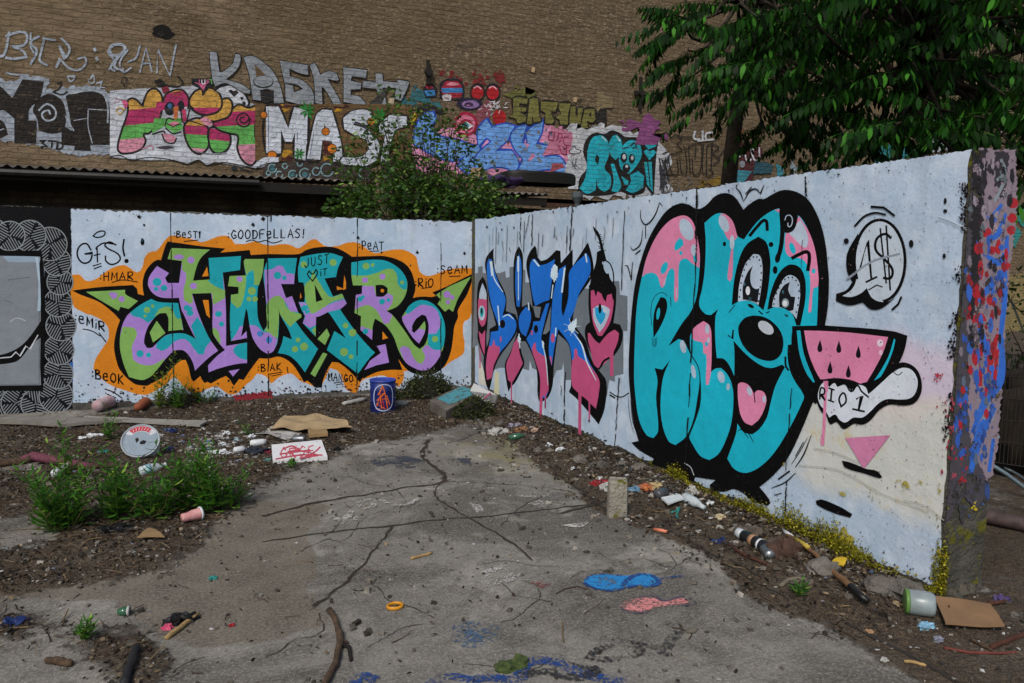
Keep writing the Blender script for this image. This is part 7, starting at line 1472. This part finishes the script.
# standing concrete block
kb = thing('concrete_block', 'upright grey concrete block standing on the slab edge among the litter', 'block', tuple(on_ground(617, 514)))
g = on_ground(617, 514); b = MB(); w, d, h = .125, .10, .245
pr = [(-w/2, -d/2), (w/2, -d/2), (w/2, d/2), (-w/2, d/2)]; rz = R(-24); rot = lambda x, y: (g.x+x*math.cos(rz)-y*math.sin(rz), g.y+x*math.sin(rz)+y*math.cos(rz))
lev = [(0, 1.0), (.04, 1.02), (.2, .98), (h-.015, .97), (h, .86)]; vs = []
for z, k in lev:
    for i in range(16):
        a = 2*math.pi*i/16+.39; cx, cy = math.cos(a), math.sin(a); s = 1/max(abs(cx), abs(cy)); s = min(s, 1.24); x, y = cx*s*w/2*k, cy*s*d/2*k
        nz = .004*mnoise.noise((x*40, y*40, z*30)); X, Y = rot(x*(1+nz*6), y*(1+nz*6)); vs.append((X, Y, g.z+z-.01+nz))
b.add(vs, [(j*16+i, j*16+(i+1) % 16, (j+1)*16+(i+1) % 16, (j+1)*16+i) for j in range(len(lev)-1) for i in range(16)] + [tuple(range(64, 80))])
b.build('block', m_concrete('old_block', '#77736a', '#a09b8f', True), kb)
# stones
for (px, py, r, s, lb_) in [(581, 462, .06, .7, 'rounded pale stone in the litter bank under the pink drips'), (594, 466, .05, .6, 'smaller grey stone right of the pale rounded stone'), (603, 468, .05, .9, 'pale chunk of rubble in the litter bank beside the wall joint'), (622, 466, .05, .7, 'dark angular stone against the wall above the concrete block'), (905, 596, .10, .6, 'flat grey stone wedged behind the clear jar at the wall foot'),
    (880, 590, .09, .55, 'purplish brown stone at the wall foot left of the flat grey stone'), (824, 572, .085, .6, 'broad grey stone beside the yellow tub in the litter bank'), (776, 556, .07, .8, 'reddish stone behind the spray can'), (640, 470, .07, .6, 'mossy stone heaped against the wall under the black mural foot'), (788, 552, .075, .8, 'rust brown rounded stone right of the spray can'), (500, 425, .05, .6, 'grey stone at the slab edge near the corner'), (538, 452, .045, .6, 'dull grey stone among the dirt under the pink drip')]:
    blobs('stone', px, py, r, simple('rusty_stone', '#4a352b', .95, .4, 14, .6) if 'red' in lb_ or 'rust' in lb_ else STN, lb_, 'stone', .3, 1, s, 3)

# cans, bottles, cups
sc_ = lying('spray_can', (742, 540), (772, 556), [(0, .022), (.03, .03), (.14, .032), (.15, .033), (.8, .033), (.84, .03)], simple('can_black', '#1c1c20', .35, .3, 12, .1), 'black spray can with white bands lying in the litter bank', 'spray can', [('cap', [(-.16, .026), (-.15, .029), (0, .029)], simple('cap_white', '#aeb4ba', .4, .2, 12, .1)), ('band', [(.30, .0338), (.42, .0338)], TAN), ('band', [(.58, .0338), (.64, .0338)], WHT), ('shoulder', [(.84, .0335), (.9, .028), (.97, .014), (1.05, .01)], METAL)])
lying('drinks_can', (764, 553), (770, 561), [(0, .026), (.1, .03), (.9, .03), (1, .026)], METAL, 'short silver can end-on beside the spray can', 'can')
lying('glass_bottle', (509, 441), (524, 438), [(0, .028), (.6, .03), (.75, .022), (.85, .013), (1, .013)], GLG, 'green glass bottle lying at the slab edge near the corner', 'bottle')
lying('plastic_bottle', (140, 488), (165, 481), [(0, .02), (.05, .032), (.3, .03), (.45, .034), (.7, .026), (.85, .012), (1, .012)], CLR, 'crumpled clear plastic bottle lying on top of the weed patch', 'bottle', [('label', [(.22, .034), (.42, .035)], simple('pale_blue_label', '#8fb8c4', .5, .3, 20, .1)), ('cap', [(1, .014), (1.08, .014)], WHT)], lift=.12)
lying('paper_cup', (182, 524), (203, 518), [(0, .025), (.05, .028), (.3, .027), (.5, .034), (.8, .035), (.84, .038)], PINKP, 'pink paper cup tipped over at the front of the weed patch', 'cup', [('lid', [(.84, .043), (.93, .042), (.95, .036), (.97, .034)], WHT)])
lying('plastic_bottle', (54, 481), (66, 472), [(0, .02), (.1, .03), (.55, .03), (.75, .016), (1, .014)], WHT, 'small white bottle lying against the pink painted branch', 'bottle', [('cap', [(1, .017), (1.15, .017)], DWHT)], lift=.05)
lying('plastic_cup', (97, 413), (112, 407), [(0, .055), (.1, .06), (.9, .075), (1, .08)], simple('dusty_pink', '#8d6068', .6, .4, 10, .3, hex2='#a9989c'), 'dusty pink tub lying at the foot of the wall below the signature', 'tub')
lying('clay_pot', (138, 412), (146, 407), [(0, .04), (.9, .055), (1, .058)], simple('terracotta', '#8a4a30', .8, .3, 10, .3), 'small terracotta pot at the foot of the orange mural', 'pot')
jr = lying('plastic_jar', (907, 612), (934, 616), [(0, .05), (.06, .056), (.85, .056), (.97, .05)], simple('frosted_plastic', '#8a9698', .3, .35, 10, .2), 'frosted clear jar with a green lid lying at the foot of the right wall', 'jar', [('lid', [(-.12, .054), (-.11, .058), (.02, .058)], simple('lime_lid', '#5a7f3c', .45, .2, 10, .1))], 16)
lying('bottle_neck', (118, 616), (130, 615), [(0, .012), (.4, .02), (.75, .022), (.8, .017), (1, .017)], GLG, 'broken green bottle neck with a pale rim in the dirt at the lower left', 'bottle', [('rim', [(.8, .023), (1.0, .023)], DWHT)])
lying('drinks_can', (293, 442), (305, 442), [(0, .026), (.08, .031), (.92, .031), (1, .026)], METAL, 'silver drinks can lying behind the white foam board', 'can')
lying('plastic_bottle', (234, 454), (245, 452), [(0, .02), (.1, .03), (.7, .03), (1, .02)], WHT, 'stubby white bottle left of the dark rags in the litter', 'bottle')
lying('plastic_bottle', (250, 447), (266, 445), [(0, .018), (.1, .032), (.8, .03), (1, .016)], WHT, 'white bottle lying above the dark rags in the litter', 'bottle')
lying('plastic_bottle', (343, 406), (366, 402), [(0, .02), (.1, .025), (.8, .025), (1, .016)], DWHT, 'thin white tube lying at the wall foot left of the blue drum', 'tube')
lying('plastic_bottle', (396, 407), (408, 406), [(0, .02), (.1, .035), (.7, .034), (1, .016)], simple('grey_bottle', '#6d7376', .4, .3, 12, .2), 'grey bottle lying right of the blue drum', 'bottle')
lying('plastic_stub', (654, 531), (667, 534), [(0, .010), (.7, .012), (.72, .009), (1, .009)], simple('salmon_plastic', '#c8765a', .4, .2, 12, .1), 'salmon coloured stub lying on the slab beside the litter bank', 'stub')
lying('plastic_bottle', (656, 500), (668, 495), [(0, .02), (.1, .036), (.6, .036), (.85, .016), (1, .015)], simple('smoky_plastic', '#4a4c52', .3, .3, 12, .2), 'smoky dark bottle in the litter behind the white tray', 'bottle')
lying('plastic_bottle', (684, 500), (704, 512), [(0, .02), (.1, .034), (.6, .032), (.85, .016), (1, .015)], CLR, 'crushed clear bottle lying right of the white tray', 'bottle')
sheet_px('foam_tray', [(661, 504), (679, 499), (684, 504), (668, 510)], WHT, 'white foam tray lying in the litter bank right of the concrete block', 'tray', .012, .006, 6, 4, .03)
branch('plastic_strap', [(671, 514), (676, 512), (680, 508), (676, 518), (681, 521)], [.006]*5, TEALP, 'curled green strap beside the white tray', 'strap')
# wrappers and rags
for (nm, px, py, r, mt, lb_, ct, n, fl) in [
    ('wrapper', 597, 484, .055, REDP, 'bright red crumpled wrapper left of the upright concrete block', 'wrapper', 2, .4), ('wrapper', 600, 479, .035, WHT, 'white scrap lying on the red wrapper', 'wrapper', 1, .5), ('wrapper', 634, 491, .05, simple('foil_blue', '#5f8299', .35, .3, 14, .4), 'pale blue foil wrapper just right of the concrete block', 'wrapper', 1, .5),
    ('wrapper', 644, 489, .055, simple('red_orange_wrapper', '#8a2420', .4, .4, 30, .4, hex2='#a8703a'), 'red and orange crisp packet in the litter behind the concrete block', 'packet', 2, .5), ('wrapper', 656, 486, .05, simple('cream_wrapper', '#b09a70', .6, .3, 14, .4), 'cream and yellow paper wrapper right of the crisp packet', 'wrapper', 1, .5),
    ('plastic_bag', 606, 489, .045, DWHT, 'dirty white plastic bag behind the concrete block', 'bag', 1, .7), ('plastic_bag', 692, 493, .05, DWHT, 'white crumpled bag at the foot of the black mural edge', 'bag', 1, .6), ('wrapper', 675, 496, .035, WHT, 'small white paper scrap behind the foam tray', 'scrap', 1, .5), ('wrapper', 710, 506, .03, WHT, 'white paper scrap at the wall foot right of the clear bottle', 'scrap', 1, .6),
    ('rag', 718, 542, .045, BLUP, 'dark blue crumpled rag at the edge of the slab', 'rag', 2, .35), ('rag', 745, 534, .06, simple('grey_rag', '#5a5048', .9, .4, 12, .5), 'grey brown rag bunched behind the spray can', 'rag', 2, .5), ('rag', 770, 545, .055, simple('dusty_rag', '#4f443c', .9, .4, 12, .5), 'dusty brown rag between the stones behind the spray can', 'rag', 2, .5),
    ('plastic_bag', 496, 434, .07, DWHT, 'whitish crumpled plastic bag at the slab edge near the corner', 'bag', 2, .6), ('plastic_bag', 519, 431, .05, simple('orange_cloth', '#86603f', .7, .3, 12, .4), 'orange brown crumpled bag under the blue lettering', 'bag', 2, .5), ('plastic_bag', 513, 426, .045, simple('lilac_bag', '#8a8698', .6, .3, 12, .4), 'lilac grey bag against the wall under the blue lettering', 'bag', 2, .5), ('plastic_bag', 534, 432, .04, simple('peach_bag', '#a88f7c', .6, .3, 12, .4), 'peach coloured scrap beside the orange brown bag', 'bag', 1, .6),
    ('wrapper', 549, 446, .035, WHT, 'white and blue scrap under the second pink drip', 'scrap', 1, .6), ('wrapper', 561, 450, .04, WHT, 'bright white torn scrap in the litter bank under the blue lettering', 'scrap', 1, .6), ('wrapper', 573, 470, .018, WHT, 'tiny white ball in the dirt near the slab edge', 'scrap', 1, .8),
    ('plastic_bag', 108, 531, .07, BLKP, 'flattened black bag in front of the bright weed clump', 'bag', 2, .35), ('foam_lump', 218, 454, .05, WHT, 'white foam lump left of the stubby white bottle', 'foam', 3, .5), ('foam_lump', 222, 446, .03, WHT, 'small white foam crumb behind the white foam lump', 'foam', 1, .7),
    ('rag', 256, 453, .065, simple('navy_rag', '#1b2230', .8, .4, 12, .5), 'dark navy rags heaped among the white litter', 'rag', 3, .5), ('wrapper', 268, 453, .04, simple('maroon_wrapper', '#7a2434', .5, .3, 12, .3), 'maroon wrapper between the dark rags and the foam board', 'wrapper', 1, .5), ('wrapper', 268, 461, .04, simple('grey_green_wrapper', '#5f8a80', .5, .4, 12, .4), 'grey green wrapper at the left edge of the foam board', 'wrapper', 1, .5),
    ('foam_lump', 252, 438, .03, WHT, 'white plastic scrap right of the tiny seedling', 'scrap', 1, .7), ('foam_lump', 227, 434, .035, WHT, 'round white scrap behind the litter on the left', 'scrap', 1, .7), ('foam_lump', 217, 437, .04, DWHT, 'grey white paper behind the small foam crumb', 'scrap', 1, .5), ('wrapper', 238, 441, .04, simple('pale_blue_scrap', '#8ab0b8', .5, .3, 12, .3), 'pale blue plastic scrap in the middle of the white litter', 'scrap', 1, .5),
    ('plastic_disc', 292, 463, .026, BLKP, 'black plastic cap in front of the foam board', 'cap', 1, .8), ('plastic_cube', 337, 451, .028, BLKP, 'black plastic cube right of the foam board', 'cap', 1, .8), ('crushed_can', 172, 432, .045, BLUP, 'blue crumpled can right of the white bucket', 'can', 1, .7), ('wrapper', 169, 450, .04, BLUP, 'blue scrap at the lower right of the white bucket', 'scrap', 1, .6), ('foam_lump', 190, 449, .035, DWHT, 'dirty white scrap between the weeds and the white litter', 'scrap', 1, .5),
    ('plastic_bag', 92, 437, .05, WHT, 'white plastic bag behind the tall single stemmed weed', 'bag', 2, .5), ('plastic_bag', 82, 439, .03, WHT, 'small white scrap left of the white plastic bag', 'scrap', 1, .5), ('wrapper', 103, 452, .04, TEALP, 'teal crumpled scrap left of the white bucket', 'scrap', 1, .4), ('black_lump', 108, 505, .025, BLKP, 'black lump between the two front weed clumps', 'lump', 1, .8),
    ('rag', 10, 623, .04, BLUP, 'dark blue crumpled rag at the lower left edge', 'rag', 2, .5), ('rag', 174, 622, .05, BLKP, 'black crumpled rag behind the pale stick', 'rag', 2, .5), ('wrapper', 167, 629, .022, simple('hot_pink', '#c04a6a', .5, .2, 12, .2), 'small hot pink scrap beside the pale stick', 'scrap', 1, .6), ('wrapper', 213, 579, .02, TEALP, 'small teal scrap on the mud coated slab', 'scrap', 1, .5), ('wrapper', 232, 626, .014, REDP, 'tiny red scrap on the mud coated slab', 'scrap', 1, .5),
    ('plastic_scrap', 138, 551, .06, simple('pale_grey_scrap', '#8d9294', .7, .3, 9, .3), 'flat pale grey scrap in the dead leaves', 'scrap', 1, .12), ('moss_clump', 507, 668, .05, simple('moss_green', '#26301a', .95, .6, 40, .8, hex2='#4a5a2a'), 'dark green moss clump lying on the slab over blue paint', 'moss', 2, .5), ('wrapper', 924, 629, .025, simple('light_blue_scrap', '#7aa8c4', .4, .3, 12, .3), 'light blue plastic scrap in front of the frosted jar', 'scrap', 2, .6),
    ('wrapper', 938, 641, .025, simple('grey_scrap', '#7a7c8a', .6, .3, 12, .3), 'grey plastic scrap between the jar and the brown cardboard', 'scrap', 1, .4), ('wrapper', 1001, 600, .04, simple('violet_cloth', '#4a3a6a', .7, .3, 12, .3), 'violet scrap at the back of the daubed wall end', 'scrap', 1, .5), ('foam_lump', 884, 664, .014, DWHT, 'small pale stone chip on the slab near the bottom right', 'chip', 1, .6), ('wrapper', 720, 518, .03, simple('cream_scrap', '#b8aa88', .6, .3, 12, .3), 'cream scrap in the dry leaves below the dry weed', 'scrap', 1, .5),
    ('dead_leaf', 868, 632, .02, simple('tan_leaf', '#a07c5a', .8, .3, 12, .3), 'curled tan leaf in the dirt in front of the black tipped stick', 'leaf', 1, .3)]:
    blobs(nm, px, py, r, mt, lb_, ct, .55, n, fl, 7, None, 14)
sheet_px('yellow_lid', [(829, 571), (836, 564), (847, 566), (843, 573)], YELP, 'bent yellow plastic lid at the wall foot under the yellow moss', 'lid', .006, .02, 6, 4, .03, 12)
# yellow ring
g = on_ground(395, 608); b = MB(); b.sm = True; n_, k_ = 26, 8; vs = []
for i in range(n_):
    a = 2*math.pi*i/n_
    for j in range(k_):
        e = 2*math.pi*j/k_; rr = .035+.006*math.cos(e); vs.append((g.x+rr*math.cos(a), g.y+rr*.8*math.sin(a), g.z+.010+.009*math.sin(e)))
b.add(vs, [(i*k_+j, ((i+1) % n_)*k_+j, ((i+1) % n_)*k_+(j+1) % k_, i*k_+(j+1) % k_) for i in range(n_) for j in range(k_)])
single(b, 'plastic_ring', ORP, 'small orange yellow plastic ring lying on the open slab', 'ring')
# sticks and branches
branch('fallen_branch', [(-40, 468), (0, 467), (24, 464), (34, 461), (60, 466), (88, 470), (112, 468), (128, 469)], [.025, .024, .026, .036, .030, .026, .02, .012], WOOD, 'fallen branch painted pink along its middle, lying behind the weeds at the left', 'branch', [('pink_paint', [(22, 464), (34, 461), (60, 466), (88, 470), (104, 469)], [.030, .0385, .0325, .029, .024], simple('pink_wood_paint', '#673344', .8, .4, 16, .5), 0)])
branch('fallen_branch', [(330, 612), (338, 628), (341, 645), (336, 664), (328, 682), (318, 700)], [.013, .013, .015, .014, .014, .012], WOOD, 'crooked bare branch lying on the slab at the bottom of the picture', 'branch', [('stub', [(341, 646), (349, 649), (351, 662)], [.008, .009, .007], simple('dark_bark', '#1c1512', .95, .4, 20, .5), 0), ('stub', [(340, 642), (348, 645)], [.008, .005], WOOD, .006)])
branch('stick', [(166, 640), (180, 630), (199, 616)], [.009, .011, .010], WOOD2, 'pale straight stick with brown bark lying in the dirt at the lower left', 'stick')
branch('log_piece', [(47, 663), (58, 665), (72, 668)], [.012, .016, .014], WOOD, 'short brown log piece at the lower left corner', 'log')
branch('rubber_hose', [(124, 690), (131, 668), (137, 650)], [.017, .018, .017], simple('rubber', '#1d1d20', .7, .3, 20, .4), 'short black hose piece lying at the bottom left', 'hose')
branch('stick', [(780, 588), (788, 582), (800, 580), (812, 582)], [.010, .011, .010, .006], simple('grey_wood', '#6f6658', .9, .4, 22, .5), 'curved grey twig in the dirt below the stones', 'twig')
pl = branch('broom_pole', [(783, 535), (800, 548), (816, 560), (834, 577), (846, 590), (860, 604)], [.012, .012, .012, .012, .017, .016], simple('worn_pole', '#7a5a3c', .8, .4, 18, .4), 'long worn pole with a black tip lying along the foot of the right wall', 'pole', [('white_end', [(783, 535), (793, 542.5)], [.0128, .0128], WHT, 0), ('yellow_wrap', [(793, 542.5), (808, 554)], [.013, .013], simple('yellow_tape', '#b09a3a', .6, .3, 14, .2), 0), ('black_tip', [(850, 594), (860, 604), (868, 608)], [.0175, .018, .014], BLKP, 0)], lift=2.2)
branch('stick', [(962, 607), (985, 606), (1006, 603)], [.009, .010, .009], BRN, 'short brown stick lying at the base of the wall end', 'stick')
branch('metal_rod', [(944, 649), (970, 654), (1000, 655), (1060, 652)], [.006]*4, simple('red_brown_rod', '#6a3026', .7, .4, 20, .4), 'long red brown rod lying in the dirt at the lower right', 'rod')
branch('stick', [(990, 650), (1010, 642), (1040, 630)], [.010, .011, .012], BRN, 'thick brown stick crossing the red brown rod', 'stick')
branch('stick', [(971, 641), (982, 647), (992, 652)], [.007, .008, .007], WOOD, 'grey brown stick end lying under the thick brown stick', 'stick')
branch('stick', [(904, 662), (915, 664), (926, 667)], [.006, .007, .006], WOOD2, 'small tan stick on the slab edge at the bottom right', 'stick')
branch('stick', [(411, 560), (421, 557), (432, 554)], [.008, .008, .007], WOOD2, 'small tan wooden splinter lying on the open slab', 'splinter')
branch('stick', [(728, 545), (742, 555), (766, 566)], [.010, .010, .009], BRN, 'thin brown lath along the edge of the litter bank below the spray can', 'lath')
branch('wire', [(556, 594), (566, 589), (578, 587), (588, 590)], [.003]*4, simple('thin_wire', '#3a2a1e', .8), 'thin curved brown wire left of the blue paint spot', 'wire')
branch('wire', [(672, 628), (684, 630), (692, 634), (689, 640)], [.003]*4, simple('thin_wire_dark', '#3a2a1e', .8), 'thin bent wire on the slab right of the dark painted loop', 'wire')

# ------------------------------------------------------------------ yard behind the right wall
PIPE = simple('mottled_pipe', '#5a4a48', .7, .5, 8, .4, hex2='#2f2628')
def strut(name, a, c, r, mat, label, cat): b = MB(); b.sm = True; b.tube([a.lerp(c, i/6) + Vector((0, 0, .01*math.sin(i))) for i in range(7)], r, 10); return single(b, name, mat, label, cat)
strut('pipe', at_z(970, 514, .05), at_z(1090, 540, .05), .045, PIPE, 'thick mottled pipe lying on the ground behind the wall end', 'pipe')
strut('metal_pole', px3(985, 462, 4.9), px3(1050, 503, 4.75), .014, simple('pale_steel', '#5f6f78', .4, .2, 9, .1, metal=.3), 'slim pale metal pole leaning down to the right behind the wall end', 'pole')
strut('metal_pole', px3(1004, 468, 5.2), px3(1050, 495, 5.1), .012, simple('dark_steel', '#3f474a', .4, .2, 9, .1, metal=.3), 'thin dark metal pole behind the pale one', 'pole')
fe = thing('mesh_fence', 'dark wire mesh fence panel standing in the shade behind the wall end', 'fence', tuple(Vector((px3(1010, 470, 5.6).x, px3(1010, 470, 5.6).y, 0))))
b = MB(); A, C = px3(978, 470, 5.7), px3(1110, 470, 5.2); A.z = C.z = 0
for i in range(31): q = A.lerp(C, i/30); b.tube([q+Vector((0, 0, .15)), q+Vector((0, 0, .98))], .004, 4)
for k in range(6): b.tube([A+Vector((0, 0, .15+.165*k)), C+Vector((0, 0, .15+.165*k))], .005, 4)
b.build('mesh', IRON, fe)
for t in (0, .5, 1):
    b = MB(); q = A.lerp(C, t); b.tube([q-Vector((0, 0, .1)), q+Vector((0, 0, 1.05))], .025, 8); b.build('post', IRON, fe)
random.seed(77)
for k, (lb_, mt, px, py, dp, d, rz, ry) in enumerate([('charred dark board leaning in the heap behind the wall end', simple('charred_board', '#1d1815', .9, .4, 14, .4), 1004, 440, 6.4, (1.6, .06, .22), .3, .35), ('grey weathered board lying across the dark heap', simple('grey_board', '#4a4640', .9, .4, 14, .4), 1016, 418, 6.8, (1.2, .08, .25), -.4, -.2), ('brown board at the top of the dark heap behind the wall end', simple('brown_board_old', '#5a4a34', .9, .4, 14, .4), 1008, 406, 7.0, (.5, .3, .08), .2, .5), ('black plastic crate half buried in the dark heap', BLKP, 1003, 462, 6.2, (.9, .5, .4), .1, .1)]):
    c = px3(px, py, dp); b = MB(); b.box(c, d, rz=rz, ry=ry, jit=.02); b.box((c.x+.1, c.y+.12, max(.1, c.z-.25)), (d[0]*.9, d[1], d[2]), rz=rz+.5, ry=ry-.4, jit=.02); single(b, 'heap_board' if k < 3 else 'plastic_crate', mt, lb_, 'board' if k < 3 else 'crate')
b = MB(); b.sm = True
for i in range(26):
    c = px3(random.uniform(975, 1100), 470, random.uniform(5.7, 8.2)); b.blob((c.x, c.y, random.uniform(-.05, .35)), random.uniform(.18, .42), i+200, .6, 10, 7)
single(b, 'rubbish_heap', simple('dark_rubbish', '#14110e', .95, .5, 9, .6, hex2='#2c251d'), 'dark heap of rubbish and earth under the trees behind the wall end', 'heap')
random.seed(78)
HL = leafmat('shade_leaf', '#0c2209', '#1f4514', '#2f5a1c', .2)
lb = MB()
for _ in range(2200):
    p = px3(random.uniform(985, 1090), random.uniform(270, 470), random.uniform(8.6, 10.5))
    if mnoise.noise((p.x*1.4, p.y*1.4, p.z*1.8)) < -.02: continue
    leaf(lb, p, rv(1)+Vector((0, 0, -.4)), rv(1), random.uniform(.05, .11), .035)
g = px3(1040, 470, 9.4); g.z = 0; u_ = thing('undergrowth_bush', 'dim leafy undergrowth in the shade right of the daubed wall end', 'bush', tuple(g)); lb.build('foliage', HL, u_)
b = MB(); b.sm = True
for _ in range(12): b.tube(bend(g+rv(.3)*Vector((1, 1, 0)).length*.5, px3(random.uniform(990, 1080), random.uniform(280, 420), random.uniform(8.8, 10)), .15, 5), [.02*(1-.15*i) for i in range(6)], 5, False)
b.build('stems', BARK, u_)

# ------------------------------------------------------------------ repeats share a group
fam = {}
for o in COL.objects:
    if o.parent is None and 'category' in o: fam.setdefault(o['category'], []).append(o)
PHR = {'weed': 'weeds growing out of the yard dirt', 'stone': 'stones lying in the litter bank', 'wall': 'painted concrete walls of the yard', 'shed': 'lean-to sheds against the brick building', 'tree': 'trees behind the right wall', 'plant': 'creeper mounds at the wall foot'}
for k, v in fam.items():
    if len(v) > 1:
        for o in v: o['group'] = PHR.get(k, k + ' pieces lying about the yard')

# ------------------------------------------------------------------ light
w = bpy.data.worlds.new('World'); SC.world = w; w.use_nodes = True; nt = w.node_tree; nt.nodes.clear()
sky = nt.nodes.new('ShaderNodeTexSky'); sky.sky_type = 'NISHITA'; sky.sun_disc = False
EL, AZ = R(46), R(222)      # sun direction: azimuth measured from +Y clockwise
sky.sun_elevation = EL; sky.sun_rotation = AZ; sky.air_density = 1.2; sky.dust_density = 3.0
bg = nt.nodes.new('ShaderNodeBackground'); bg.inputs['Strength'].default_value = .085; ow = nt.nodes.new('ShaderNodeOutputWorld')
nt.links.new(sky.outputs[0], bg.inputs[0]); nt.links.new(bg.outputs[0], ow.inputs[0])
sl = bpy.data.lights.new('sun', 'SUN'); sl.energy = 1.5; sl.angle = R(15); sl.color = (1, .96, .9); so_ = bpy.data.objects.new('sun', sl); COL.objects.link(so_)
dv = Vector((math.sin(AZ)*math.cos(EL), math.cos(AZ)*math.cos(EL), math.sin(EL))); so_.rotation_euler = dv.to_track_quat('Z', 'Y').to_euler(); so_.location = dv*30
SC.view_settings.view_transform = 'Standard'; SC.view_settings.look = 'None'; SC.view_settings.exposure = 0.6; SC.view_settings.gamma = 1.0; SC.view_settings.use_curve_mapping = False
SC.render.engine = 'CYCLES'
